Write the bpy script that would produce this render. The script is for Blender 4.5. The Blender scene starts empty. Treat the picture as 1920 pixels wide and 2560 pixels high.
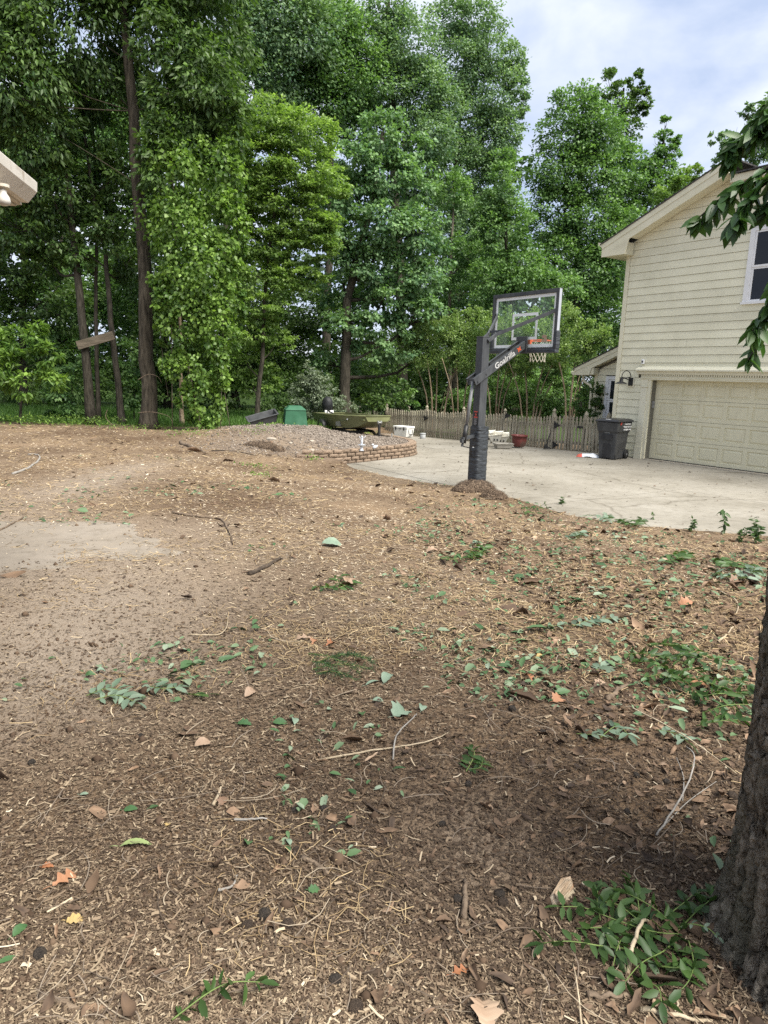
import bpy, bmesh, math, random
import numpy as np
from mathutils import Vector, Matrix

random.seed(7)
rng = np.random.default_rng(11)
SC = bpy.context.scene
COL = SC.collection
PI = math.pi

# ------------------------------------------------------------------ camera
EYE = np.array([0.0, 0.0, 2.05])
FPX = 1700.0                       # focal length in pixels of the 1920 x 2560 picture
TH, RO, PH = map(math.radians, (11.21, 1.737, 34.27))   # pitch down, roll, heading of the garage wall
cF = np.array([0, math.cos(TH), -math.sin(TH)])
cR0 = np.array([1.0, 0, 0]); cU0 = np.array([0, math.sin(TH), math.cos(TH)])
cR = cR0*math.cos(RO) + cU0*math.sin(RO)
cU = -cR0*math.sin(RO) + cU0*math.cos(RO)
cam = bpy.data.cameras.new('camera'); cam_o = bpy.data.objects.new('camera', cam); COL.objects.link(cam_o)
cam.sensor_fit = 'VERTICAL'; cam.sensor_height = 36.0; cam.lens = 36.0*FPX/2560.0
cam.clip_start = 0.05; cam.clip_end = 2000
mw = Matrix.Identity(4)
for i in range(3):
    mw[i][0] = cR[i]; mw[i][1] = cU[i]; mw[i][2] = -cF[i]; mw[i][3] = EYE[i]
cam_o.matrix_world = mw
SC.camera = cam_o

def ray(x, y): return cF + cR*(x-960)/FPX - cU*(y-1280)/FPX
def G(x, y, z=0.0):
    d = ray(x, y); return EYE + d*(z-EYE[2])/d[2]
def D(x, y, Y):
    d = ray(x, y); return EYE + d*Y/d[1]

# ------------------------------------------------------------------ light
SUN_EL, SUN_AZ = math.radians(54), math.radians(132)     # high, hazy sun behind thin cloud, over the photographer's right shoulder
world = bpy.data.worlds.new('World'); SC.world = world; world.use_nodes = True
nt = world.node_tree; nt.nodes.clear()
N = lambda t, **k: (lambda n: [setattr(n, a, b) for a, b in k.items()] and n or n)(nt.nodes.new(t))
out = N('ShaderNodeOutputWorld'); bg = N('ShaderNodeBackground')
sky = N('ShaderNodeTexSky', sky_type='NISHITA', sun_disc=False, sun_elevation=SUN_EL, sun_rotation=SUN_AZ)
tc = N('ShaderNodeTexCoord'); mp = N('ShaderNodeMapping'); mp.inputs['Scale'].default_value = (1.6, 1.6, 3.4)
mp.inputs['Location'].default_value = (0.35, 0.1, 0.62)
n1 = N('ShaderNodeTexNoise'); n1.inputs['Scale'].default_value = 2.1; n1.inputs['Detail'].default_value = 7; n1.inputs['Roughness'].default_value = .52
n1.inputs['Distortion'].default_value = .35
rp = N('ShaderNodeValToRGB')
rp.color_ramp.elements[0].position = .40; rp.color_ramp.elements[0].color = (4.2, 5.0, 6.7, 1)
rp.color_ramp.elements[1].position = .60; rp.color_ramp.elements[1].color = (7.1, 7.5, 8.3, 1)
mx = N('ShaderNodeMixRGB'); mx.inputs[0].default_value = .88
nt.links.new(tc.outputs['Generated'], mp.inputs[0]); nt.links.new(mp.outputs[0], n1.inputs['Vector'])
nt.links.new(n1.outputs['Fac'], rp.inputs[0]); nt.links.new(sky.outputs[0], mx.inputs[1]); nt.links.new(rp.outputs[0], mx.inputs[2])
nt.links.new(mx.outputs[0], bg.inputs['Color']); bg.inputs['Strength'].default_value = 0.064
nt.links.new(bg.outputs[0], out.inputs[0])
sl = bpy.data.lights.new('sun', 'SUN'); sl.energy = 3.9; sl.angle = math.radians(42); sl.color = (1, .95, .86)
so = bpy.data.objects.new('sun', sl); COL.objects.link(so)
sd = Vector((math.sin(SUN_AZ)*math.cos(SUN_EL), math.cos(SUN_AZ)*math.cos(SUN_EL), math.sin(SUN_EL)))
so.rotation_euler = sd.to_track_quat('Z', 'Y').to_euler()
vs = SC.view_settings
SC.display_settings.display_device = 'sRGB'
vs.view_transform = 'Standard'; vs.look = 'None'; vs.gamma = 1; vs.use_curve_mapping = False; vs.exposure = 1.22
SC.cycles.max_bounces = 6; SC.cycles.diffuse_bounces = 3; SC.cycles.glossy_bounces = 2
SC.cycles.transmission_bounces = 3; SC.cycles.transparent_max_bounces = 8
SC.cycles.caustics_reflective = False; SC.cycles.caustics_refractive = False
SC.cycles.use_denoising = False

# ------------------------------------------------------------------ materials
MATS = {}
def new_mat(name):
    m = bpy.data.materials.new(name); m.use_nodes = True
    nt = m.node_tree; b = nt.nodes['Principled BSDF']
    MATS[name] = m
    return m, nt, b

def mat(name, c1, c2=None, rough=.7, scale=8.0, detail=5, stretch=(1, 1, 1), bump=0.0, bscale=None, metal=0.0, spec=.3,
        lo=.35, hi=.65, c3=None, s3=1.5, f3=(.55, .7), coord='Object', objrand=0.0):
    """A noise-mottled surface: c1..c2 by one noise, a second colour c3 in larger patches, relief from the same noise."""
    m, nt, b = new_mat(name)
    L = nt.links.new
    tc = nt.nodes.new('ShaderNodeTexCoord'); mp = nt.nodes.new('ShaderNodeMapping'); mp.inputs['Scale'].default_value = stretch
    L(tc.outputs[coord], mp.inputs[0])
    nz = nt.nodes.new('ShaderNodeTexNoise'); nz.inputs['Scale'].default_value = scale; nz.inputs['Detail'].default_value = detail
    L(mp.outputs[0], nz.inputs['Vector'])
    r = nt.nodes.new('ShaderNodeValToRGB')
    r.color_ramp.elements[0].position = lo; r.color_ramp.elements[0].color = (*c1, 1)
    r.color_ramp.elements[1].position = hi; r.color_ramp.elements[1].color = (*(c2 or c1), 1)
    L(nz.outputs['Fac'], r.inputs[0]); col = r.outputs[0]
    if c3:
        n3 = nt.nodes.new('ShaderNodeTexNoise'); n3.inputs['Scale'].default_value = s3; n3.inputs['Detail'].default_value = 4
        L(mp.outputs[0], n3.inputs['Vector'])
        mr = nt.nodes.new('ShaderNodeMapRange'); mr.inputs[1].default_value = f3[0]; mr.inputs[2].default_value = f3[1]
        L(n3.outputs['Fac'], mr.inputs[0])
        m3 = nt.nodes.new('ShaderNodeMixRGB'); m3.inputs[2].default_value = (*c3, 1)
        L(mr.outputs[0], m3.inputs[0]); L(col, m3.inputs[1]); col = m3.outputs[0]
    if objrand:
        oi = nt.nodes.new('ShaderNodeObjectInfo'); ma = nt.nodes.new('ShaderNodeMapRange')
        ma.inputs[3].default_value = 1-objrand; ma.inputs[4].default_value = 1+objrand
        L(oi.outputs['Random'], ma.inputs[0])
        hv = nt.nodes.new('ShaderNodeHueSaturation'); L(ma.outputs[0], hv.inputs['Value']); L(col, hv.inputs['Color']); col = hv.outputs[0]
    L(col, b.inputs['Base Color'])
    b.inputs['Roughness'].default_value = rough; b.inputs['Metallic'].default_value = metal; b.inputs['Specular IOR Level'].default_value = spec
    if bump:
        nb = nt.nodes.new('ShaderNodeTexNoise'); nb.inputs['Scale'].default_value = bscale or scale*3; nb.inputs['Detail'].default_value = 6
        L(mp.outputs[0], nb.inputs['Vector'])
        bp = nt.nodes.new('ShaderNodeBump'); bp.inputs['Strength'].default_value = min(1, bump*2); bp.inputs['Distance'].default_value = bump*.05
        L(nb.outputs['Fac'], bp.inputs['Height']); L(bp.outputs[0], b.inputs['Normal'])
    return m

def leafmat(name, dark, light, trans=.35, rough=.5, spec=.35, objrand=0.0, tint=(1.08, 1.22, .54)):
    """Leaf: colour per leaf from the mesh attribute lv, some light passing through."""
    m, nt, b = new_mat(name); L = nt.links.new
    at = nt.nodes.new('ShaderNodeAttribute'); at.attribute_name = 'lv'
    r = nt.nodes.new('ShaderNodeMixRGB'); r.inputs[1].default_value = (*dark, 1); r.inputs[2].default_value = (*light, 1)
    L(at.outputs['Fac'], r.inputs[0]); col = r.outputs[0]
    if objrand:
        oi = nt.nodes.new('ShaderNodeObjectInfo'); ma = nt.nodes.new('ShaderNodeMapRange')
        ma.inputs[3].default_value = 1-objrand; ma.inputs[4].default_value = 1+objrand
        L(oi.outputs['Random'], ma.inputs[0])
        hv = nt.nodes.new('ShaderNodeHueSaturation'); L(ma.outputs[0], hv.inputs['Value']); L(col, hv.inputs['Color']); col = hv.outputs[0]
    L(col, b.inputs['Base Color']); b.inputs['Roughness'].default_value = rough; b.inputs['Specular IOR Level'].default_value = spec
    if trans:
        tr = nt.nodes.new('ShaderNodeBsdfTranslucent')
        tm = nt.nodes.new('ShaderNodeMixRGB'); tm.blend_type = 'MULTIPLY'; tm.inputs[0].default_value = 1; tm.inputs[2].default_value = (*tint, 1)
        L(col, tm.inputs[1]); L(tm.outputs[0], tr.inputs[0])
        ms = nt.nodes.new('ShaderNodeMixShader'); ms.inputs[0].default_value = trans
        L(b.outputs[0], ms.inputs[1]); L(tr.outputs[0], ms.inputs[2]); L(ms.outputs[0], nt.nodes['Material Output'].inputs[0])
    return m

def rampmat(name, cols, rough=.8, spec=.2, trans=0.0):
    """Colour per piece picked from a list by attribute lv (litter)."""
    m, nt, b = new_mat(name); L = nt.links.new
    at = nt.nodes.new('ShaderNodeAttribute'); at.attribute_name = 'lv'
    r = nt.nodes.new('ShaderNodeValToRGB'); r.color_ramp.interpolation = 'LINEAR'
    e = r.color_ramp.elements
    while len(e) < len(cols): e.new(.5)
    for i, c in enumerate(cols):
        e[i].position = i/(len(cols)-1); e[i].color = (*c, 1)
    L(at.outputs['Fac'], r.inputs[0]); L(r.outputs[0], b.inputs['Base Color'])
    b.inputs['Roughness'].default_value = rough; b.inputs['Specular IOR Level'].default_value = spec
    return m

def bark(name, c1, c2, sc=6, moss=None):
    return mat(name, c1, c2, rough=.9, scale=sc, detail=8, stretch=(3, 3, .55), bump=.9, bscale=sc*1.6, spec=.15, lo=.3, hi=.7, c3=moss, s3=.8, f3=(.5, .75))

# ------------------------------------------------------------------ mesh helpers
class MB:
    def __init__(s): s.v = []; s.f = []
    def add(s, vs, fs):
        o = len(s.v); s.v += [tuple(map(float, p)) for p in vs]; s.f += [tuple(i+o for i in f) for f in fs]; return s
    def box(s, lo, hi, M=None):
        x0, y0, z0 = lo; x1, y1, z1 = hi
        p = [(x0, y0, z0), (x1, y0, z0), (x1, y1, z0), (x0, y1, z0), (x0, y0, z1), (x1, y0, z1), (x1, y1, z1), (x0, y1, z1)]
        if M is not None: p = [tuple(M @ Vector(q)) for q in p]
        return s.add(p, [(3, 2, 1, 0), (4, 5, 6, 7), (0, 1, 5, 4), (1, 2, 6, 5), (2, 3, 7, 6), (3, 0, 4, 7)])
    def bar(s, a, b, w, h, up=(0, 0, 1)):
        """a rectangular bar from a to b, w wide, h along up"""
        a = Vector(a); b = Vector(b); d = (b-a).normalized(); x = d.cross(Vector(up)).normalized(); u = x.cross(d)
        p = []
        for q in (a, b):
            p += [q - x*w/2 - u*h/2, q + x*w/2 - u*h/2, q + x*w/2 + u*h/2, q - x*w/2 + u*h/2]
        return s.add(p, [(3, 2, 1, 0), (4, 5, 6, 7), (0, 1, 5, 4), (1, 2, 6, 5), (2, 3, 7, 6), (3, 0, 4, 7)])
    def prism(s, pts, axis_from, axis_to, plane='xz'):
        """outline pts (2-D) extruded along the third axis"""
        n = len(pts)
        def P(q, t):
            if plane == 'xz': return (q[0], t, q[1])
            if plane == 'xy': return (q[0], q[1], t)
            return (t, q[0], q[1])
        v = [P(q, axis_from) for q in pts] + [P(q, axis_to) for q in pts]
        f = [tuple(range(n))[::-1], tuple(range(n, 2*n))] + [(i, (i+1) % n, n+(i+1) % n, n+i) for i in range(n)]
        return s.add(v, f)
    def tube(s, pts, rad, n=8, cap=True):
        pts = [Vector(p) for p in pts]; k = len(pts)
        if not hasattr(rad, '__len__'): rad = [rad]*k
        v = []; prev = None
        for i, p in enumerate(pts):
            d = (pts[min(i+1, k-1)] - pts[max(i-1, 0)]).normalized()
            if prev is None:
                x = d.cross(Vector((0.3, .2, 1)) if abs(d.z) < .9 else Vector((1, .1, 0))).normalized()
            else:
                x = (prev - d*prev.dot(d)).normalized()
            prev = x; y = d.cross(x)
            for j in range(n):
                a = 2*PI*j/n
                v.append(p + (x*math.cos(a) + y*math.sin(a))*rad[i])
        f = [(i*n+j, i*n+(j+1) % n, (i+1)*n+(j+1) % n, (i+1)*n+j) for i in range(k-1) for j in range(n)]
        if cap: f += [tuple(range(n))[::-1], tuple(range((k-1)*n, k*n))]
        return s.add(v, f)
    def lathe(s, prof, n=16, c=(0, 0, 0), cap=True):
        k = len(prof); v = []
        for r, z in prof:
            for j in range(n):
                a = 2*PI*j/n; v.append((c[0]+r*math.cos(a), c[1]+r*math.sin(a), c[2]+z))
        f = [(i*n+j, i*n+(j+1) % n, (i+1)*n+(j+1) % n, (i+1)*n+j) for i in range(k-1) for j in range(n)]
        if cap: f += [tuple(range(n))[::-1], tuple(range((k-1)*n, k*n))]
        return s.add(v, f)
    def mesh(s, name):
        me = bpy.data.meshes.new(name); me.from_pydata(s.v, [], s.f); me.update(); return me
    def obj(s, name, m, parent=None, smooth=False, bevel=0, loc=None):
        me = s.mesh(name); return link(name, me, m, parent, smooth, bevel, loc)

def link(name, me, m, parent=None, smooth=False, bevel=0, loc=None):
    o = bpy.data.objects.new(name, me); COL.objects.link(o)
    if m is not None and not me.materials: me.materials.append(m)
    if smooth: me.polygons.foreach_set('use_smooth', [True]*len(me.polygons))
    if parent is not None: o.parent = parent
    if loc is not None: o.location = loc
    if bevel:
        b = o.modifiers.new('bevel', 'BEVEL'); b.width = bevel; b.segments = 2; b.limit_method = 'ANGLE'; b.angle_limit = .6
    return o

def tag(o, label=None, cat=None, group=None, kind=None):
    for k, v in (('label', label), ('category', cat), ('group', group), ('kind', kind)):
        if v: o[k] = v
    return o
def thing(name, label, cat, loc=(0, 0, 0), rotz=0.0, group=None):
    o = bpy.data.objects.new(name, None); COL.objects.link(o); o.location = [float(q) for q in loc]; o.rotation_euler = (0, 0, rotz)
    o.empty_display_size = .2
    return tag(o, label, cat, group)

def text(name, body, size, m, parent, M, extrude=.001, sx=1.0, shear=0.0):
    cu = bpy.data.curves.new(name, 'FONT'); cu.body = body; cu.size = size; cu.extrude = extrude; cu.align_x = 'CENTER'; cu.align_y = 'CENTER'
    cu.shear = shear; cu.offset = size*.02; cu.space_line = .85
    t = bpy.data.objects.new(name+'_t', cu); COL.objects.link(t)
    me = bpy.data.meshes.new_from_object(t.evaluated_get(bpy.context.evaluated_depsgraph_get()))
    bpy.data.objects.remove(t); bpy.data.curves.remove(cu)
    me.transform(M @ Matrix.Scale(sx, 4, (1, 0, 0)))
    me.materials.clear()
    return link(name, me, m, parent)

def npmesh(name, V, F, lv=None):
    """V (n,3), F (m,3 or 4) arrays to a mesh; lv one value per vertex"""
    me = bpy.data.meshes.new(name); n = len(V); m, k = F.shape
    me.vertices.add(n); me.vertices.foreach_set('co', V.astype(np.float32).ravel())
    me.loops.add(m*k); me.loops.foreach_set('vertex_index', F.astype(np.int32).ravel())
    me.polygons.add(m); me.polygons.foreach_set('loop_start', np.arange(0, m*k, k, dtype=np.int32))
    if lv is not None:
        a = me.attributes.new('lv', 'FLOAT', 'POINT'); a.data.foreach_set('value', lv.astype(np.float32))
    me.update(calc_edges=True)
    return me

def unit(a): return a/np.maximum(np.linalg.norm(a, axis=-1, keepdims=True), 1e-9)

def leaves(P, A, Nn, Ln, Wd, lv, fold=.12, hexa=False):
    """one folded leaf per row: base P, axis A, normal Nn, length, width -> V, F, lv"""
    A = unit(A); S = unit(np.cross(Nn, A)); Nn = np.cross(A, S)
    Ln = np.broadcast_to(Ln, (len(P),))[:, None]; Wd = np.broadcast_to(Wd, (len(P),))[:, None]
    if not hexa:
        V = np.stack([P, P + A*Ln*.42 + S*Wd/2 + Nn*Wd*fold, P + A*Ln - Nn*Ln*.06, P + A*Ln*.42 - S*Wd/2 + Nn*Wd*fold], 1)
        f = np.array([[0, 1, 2], [0, 2, 3]])
    else:
        V = np.stack([P, P + A*Ln*.28 + S*Wd*.45 + Nn*Wd*fold, P + A*Ln*.66 + S*Wd*.42 + Nn*Wd*fold*.6 - Nn*Ln*.03, P + A*Ln - Nn*Ln*.13,
                      P + A*Ln*.66 - S*Wd*.42 + Nn*Wd*fold*.6 - Nn*Ln*.03, P + A*Ln*.28 - S*Wd*.45 + Nn*Wd*fold, P + A*Ln*.45 - Nn*Ln*.01], 1)
        f = np.array([[0, 1, 6], [1, 2, 6], [2, 3, 6], [3, 4, 6], [4, 5, 6], [5, 0, 6]])
    k = V.shape[1]; n = len(P)
    F = (f[None] + (np.arange(n)*k)[:, None, None]).reshape(-1, 3)
    return V.reshape(-1, 3), F, np.repeat(lv, k)

def vnoise(x, y, s=1.0, seed=0):
    x = np.asarray(x)/s + seed*17.3; y = np.asarray(y)/s + seed*9.1
    xi = np.floor(x); yi = np.floor(y); xf = x-xi; yf = y-yi
    h = lambda a, b: np.modf(np.abs(np.sin(a*127.1 + b*311.7)*43758.5453))[0]
    u = xf*xf*(3-2*xf); v = yf*yf*(3-2*yf)
    return (h(xi, yi)*(1-u) + h(xi+1, yi)*u)*(1-v) + (h(xi, yi+1)*(1-u) + h(xi+1, yi+1)*u)*v
def fbm(x, y, s=1.0, seed=0, o=4):
    t = 0; a = .5
    for i in range(o): t = t + a*vnoise(x, y, s/2**i, seed+i); a *= .5
    return t/(1-.5**o)
def ss(t, a=0.0, b=1.0):
    t = np.clip((np.asarray(t)-a)/(b-a), 0, 1); return t*t*(3-2*t)

# ------------------------------------------------------------------ terrain
def catmull(P, n=6):
    P = [np.array(p, float) for p in P]; out = []
    for i in range(len(P)-1):
        p0, p1, p2, p3 = P[max(i-1, 0)], P[i], P[i+1], P[min(i+2, len(P)-1)]
        for t in np.arange(n)/n:
            out.append(.5*((2*p1)+(-p0+p2)*t+(2*p0-5*p1+4*p2-p3)*t*t+(-p0+3*p1-3*p2+p3)*t**3))
    out.append(P[-1]); return np.array(out)
DIRT_EDGE = np.array([(16, 5.2), (12, 6.6), (8.5, 8.2), (5.39, 9.31), (3.75, 9.78), (2.86, 10.45), (2.3, 11.77), (1.4, 12.83), (.05, 14.09), (-.7, 15.1), (-1.05, 15.9)])
WALL_LINE = catmull([(-1.05, 16.0), (-.52, 16.55), (-.02, 17.18), (.4, 17.65), (.73, 18.19), (.88, 18.85), (.8, 19.6), (.55, 20.3), (.2, 20.9), (-.3, 21.5)], 5)
BACK = np.array([(-.3, 21.5), (-.2, 24), (-.4, 28.6), (8, 20), (16, 14)])
POLY = np.vstack([DIRT_EDGE[:-1], [(-1.05, 15.95)], WALL_LINE, BACK[1:]])

def zdrive(y): return -.03*np.maximum(0, np.asarray(y)-20.5)
def dist_poly(x, y, P, closed=False):
    d = np.full(np.shape(x), 1e9)
    k = len(P)
    for i in range(k if closed else k-1):
        a = P[i]; b = P[(i+1) % k]; ab = b-a; t = np.clip(((x-a[0])*ab[0]+(y-a[1])*ab[1])/(ab@ab), 0, 1)
        d = np.minimum(d, np.hypot(x-a[0]-ab[0]*t, y-a[1]-ab[1]*t))
    return d
def inside(x, y, P):
    r = np.zeros(np.shape(x), bool); k = len(P)
    for i in range(k):
        (x1, y1), (x2, y2) = P[i], P[(i+1) % k]
        if y1 == y2: continue
        c = ((y1 > y) != (y2 > y)) & (x < (x2-x1)*(y-y1)/(y2-y1)+x1); r ^= c
    return r
def gz(x, y):
    """height of the natural ground"""
    x = np.asarray(x, float); y = np.asarray(y, float)
    ins = inside(x, y, POLY)
    dd = dist_poly(x, y, DIRT_EDGE); dw = dist_poly(x, y, WALL_LINE); db = dist_poly(x, y, BACK)
    dirt = .03 + .43*ss(dd, 0, 5.2) + .05*np.exp(-((x-1.68)**2+(y-12.5)**2)/.5)
    mound = -.10+.37*ss(dw, .05, .2) + .29*np.exp(-((x+2.9)**2/6+(y-20.4)**2/6)) - .3*ss(y, 19.8, 21.4)*ss(x, -2.2, -1.2)
    w = ss(dd-dw, -1.0, .9)
    z = dirt*(1-w)+mound*w
    back = zdrive(y)-.05
    wb = ss(np.minimum(dd, dw)-db, -.5, 1.0)*ss(x, -1.6, .2)
    z = z*(1-wb)+back*wb
    far = .42 - .95*ss(x, -3, 2.5)
    z = z + (far-z)*ss(y, 22.5, 27)
    z = z + .5*ss(y, 40, 90) + .05*(fbm(x, y, 2.2, 3)-.5)*ss(np.minimum(dd, dw), 0, 1.2) + .022*(fbm(x, y, .35, 5)-.5)
    dn = np.minimum(dd, np.minimum(dw, db))
    nearwall = dw < np.minimum(dd, db)
    din = zdrive(y) - np.where(nearwall, .07, np.where(db < dd, .09, np.clip(dn*.45, 0, .12))) + np.where(nearwall | (db < dd), 0, .03+.02*(fbm(x, y, .4, 9)-.5))
    return np.where(ins, din, z)
def ground_at(px, py, it=8):
    p = G(px, py, .4)
    for _ in range(it):
        p = G(px, py, float(gz(p[0], p[1])))
    return p

xs = np.unique(np.concatenate([np.arange(-3, 3, .05), np.arange(-9, 9, .13), np.arange(-24, 24, .4), np.arange(-150, 151, 6.)]).round(3))
ys = np.unique(np.concatenate([np.arange(.6, 5, .045), np.arange(5, 13, .10), np.arange(13, 30, .17), np.arange(30, 60, 1.), np.arange(-60, .6, 3.), np.arange(60, 400, 12.)]).round(3))
X, Y = np.meshgrid(xs, ys)
Z = gz(X, Y)
nx, ny = len(xs), len(ys)
idx = np.arange(nx*ny).reshape(ny, nx)
F = np.stack([idx[:-1, :-1], idx[:-1, 1:], idx[1:, 1:], idx[1:, :-1]], -1).reshape(-1, 4)
gme = npmesh('ground', np.stack([X, Y, Z], -1).reshape(-1, 3), F)
# masks: gravel, sandy tracks, straw cover, darker soil to the right
dd = dist_poly(X, Y, DIRT_EDGE); dw = dist_poly(X, Y, WALL_LINE)
grav = ss(dd-dw, -.5, .7)*ss(Y, 15.2, 16.2)*(1-ss(Y, 21.4, 22.2))*ss(X, -5.2, -3.6)
sand = np.exp(-((X+4.2)**2/.45+(Y-10)**2/7))*.9 + np.exp(-((X+3.3)**2/3.2+(Y-6.1)**2/1.4))*.95 + np.exp(-((X+2.0)**2/1.1+(Y-4.3)**2/1.5))*.8 + np.exp(-((X+1.6)**2/.5+(Y-3.2)**2/.9))*.55 + np.exp(-((X-.35)**2/.12+(Y-2.1)**2/.2))*.5
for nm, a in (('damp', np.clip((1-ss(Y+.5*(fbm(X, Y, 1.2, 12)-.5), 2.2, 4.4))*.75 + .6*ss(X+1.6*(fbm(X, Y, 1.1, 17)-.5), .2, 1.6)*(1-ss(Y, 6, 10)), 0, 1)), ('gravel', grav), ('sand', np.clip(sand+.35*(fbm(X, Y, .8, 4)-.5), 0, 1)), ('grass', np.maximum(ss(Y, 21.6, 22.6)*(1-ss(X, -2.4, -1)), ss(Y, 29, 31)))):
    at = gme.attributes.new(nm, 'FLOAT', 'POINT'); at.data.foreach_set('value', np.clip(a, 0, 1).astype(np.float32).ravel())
gme.polygons.foreach_set('use_smooth', [True]*len(gme.polygons))
m, nt, b = new_mat('soil'); L = nt.links.new
def nnode(t, **k):
    n = nt.nodes.new(t)
    for a, v in k.items():
        if a in n.inputs: n.inputs[a].default_value = v
    return n
tcn = nt.nodes.new('ShaderNodeTexCoord')
def ramp(src, stops):
    r = nt.nodes.new('ShaderNodeValToRGB'); e = r.color_ramp.elements
    while len(e) < len(stops): e.new(.5)
    for i, (p, c) in enumerate(stops): e[i].position = p; e[i].color = (*c, 1)
    L(src, r.inputs[0]); return r.outputs[0]
def mixc(f, a, bb):
    n = nt.nodes.new('ShaderNodeMixRGB'); L(f, n.inputs[0])
    for s, i in ((a, 1), (bb, 2)):
        if isinstance(s, tuple): n.inputs[i].default_value = (*s, 1)
        else: L(s, n.inputs[i])
    return n.outputs[0]
na = nnode('ShaderNodeTexNoise', Scale=9.0, Detail=9.0, Roughness=.68); L(tcn.outputs['Object'], na.inputs['Vector'])
nb_ = nnode('ShaderNodeTexNoise', Scale=160.0, Detail=3.0); L(tcn.outputs['Object'], nb_.inputs['Vector'])
nc = nnode('ShaderNodeTexNoise', Scale=.55, Detail=4.0); L(tcn.outputs['Object'], nc.inputs['Vector'])
soil = ramp(na.outputs['Fac'], [(.28, (.085, .057, .036)), (.5, (.17, .118, .076)), (.72, (.27, .198, .128))])
grit = ramp(nb_.outputs['Fac'], [(.38, (.07, .049, .034)), (.56, (.20, .147, .098)), (.7, (.40, .315, .215))])
mm = nt.nodes.new('ShaderNodeMixRGB'); mm.inputs[0].default_value = .45; L(soil, mm.inputs[1]); L(grit, mm.inputs[2])
sa = nt.nodes.new('ShaderNodeAttribute'); sa.attribute_name = 'sand'
ga = nt.nodes.new('ShaderNodeAttribute'); ga.attribute_name = 'gravel'
gr = nt.nodes.new('ShaderNodeAttribute'); gr.attribute_name = 'grass'
sandc = ramp(nb_.outputs['Fac'], [(.32, (.165, .13, .098)), (.55, (.265, .215, .165)), (.72, (.38, .325, .26))])
vo = nnode('ShaderNodeTexVoronoi', Scale=34.0); L(tcn.outputs['Object'], vo.inputs['Vector'])
grc = ramp(vo.outputs['Color'], [(.0, (.12, .096, .078)), (.5, (.20, .165, .134)), (1., (.32, .278, .236))])
big = ramp(nc.outputs['Fac'], [(.35, (.66, .62, .60)), (.5, (.95, .95, .95)), (.68, (1.22, 1.2, 1.15))])
mb_ = nt.nodes.new('ShaderNodeMixRGB'); mb_.blend_type = 'MULTIPLY'; mb_.inputs[0].default_value = 1; L(mm.outputs[0], mb_.inputs[1]); L(big, mb_.inputs[2])
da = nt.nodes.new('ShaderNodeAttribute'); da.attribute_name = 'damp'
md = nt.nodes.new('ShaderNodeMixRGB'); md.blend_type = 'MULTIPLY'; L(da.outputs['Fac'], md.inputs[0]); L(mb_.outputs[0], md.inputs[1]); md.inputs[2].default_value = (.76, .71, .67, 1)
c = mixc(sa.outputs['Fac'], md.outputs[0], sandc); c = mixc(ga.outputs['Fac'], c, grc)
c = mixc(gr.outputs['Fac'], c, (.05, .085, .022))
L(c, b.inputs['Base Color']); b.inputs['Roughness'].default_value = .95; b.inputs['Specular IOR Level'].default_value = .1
bp = nt.nodes.new('ShaderNodeBump'); bp.inputs['Strength'].default_value = .9; bp.inputs['Distance'].default_value = .02
ad = nt.nodes.new('ShaderNodeMath'); ad.operation = 'MULTIPLY_ADD'; L(nb_.outputs['Fac'], ad.inputs[0]); ad.inputs[1].default_value = .35; L(na.outputs['Fac'], ad.inputs[2])
L(ad.outputs[0], bp.inputs['Height']); L(bp.outputs[0], b.inputs['Normal'])
ground = link('ground', gme, m); tag(ground, kind='structure')

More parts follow.
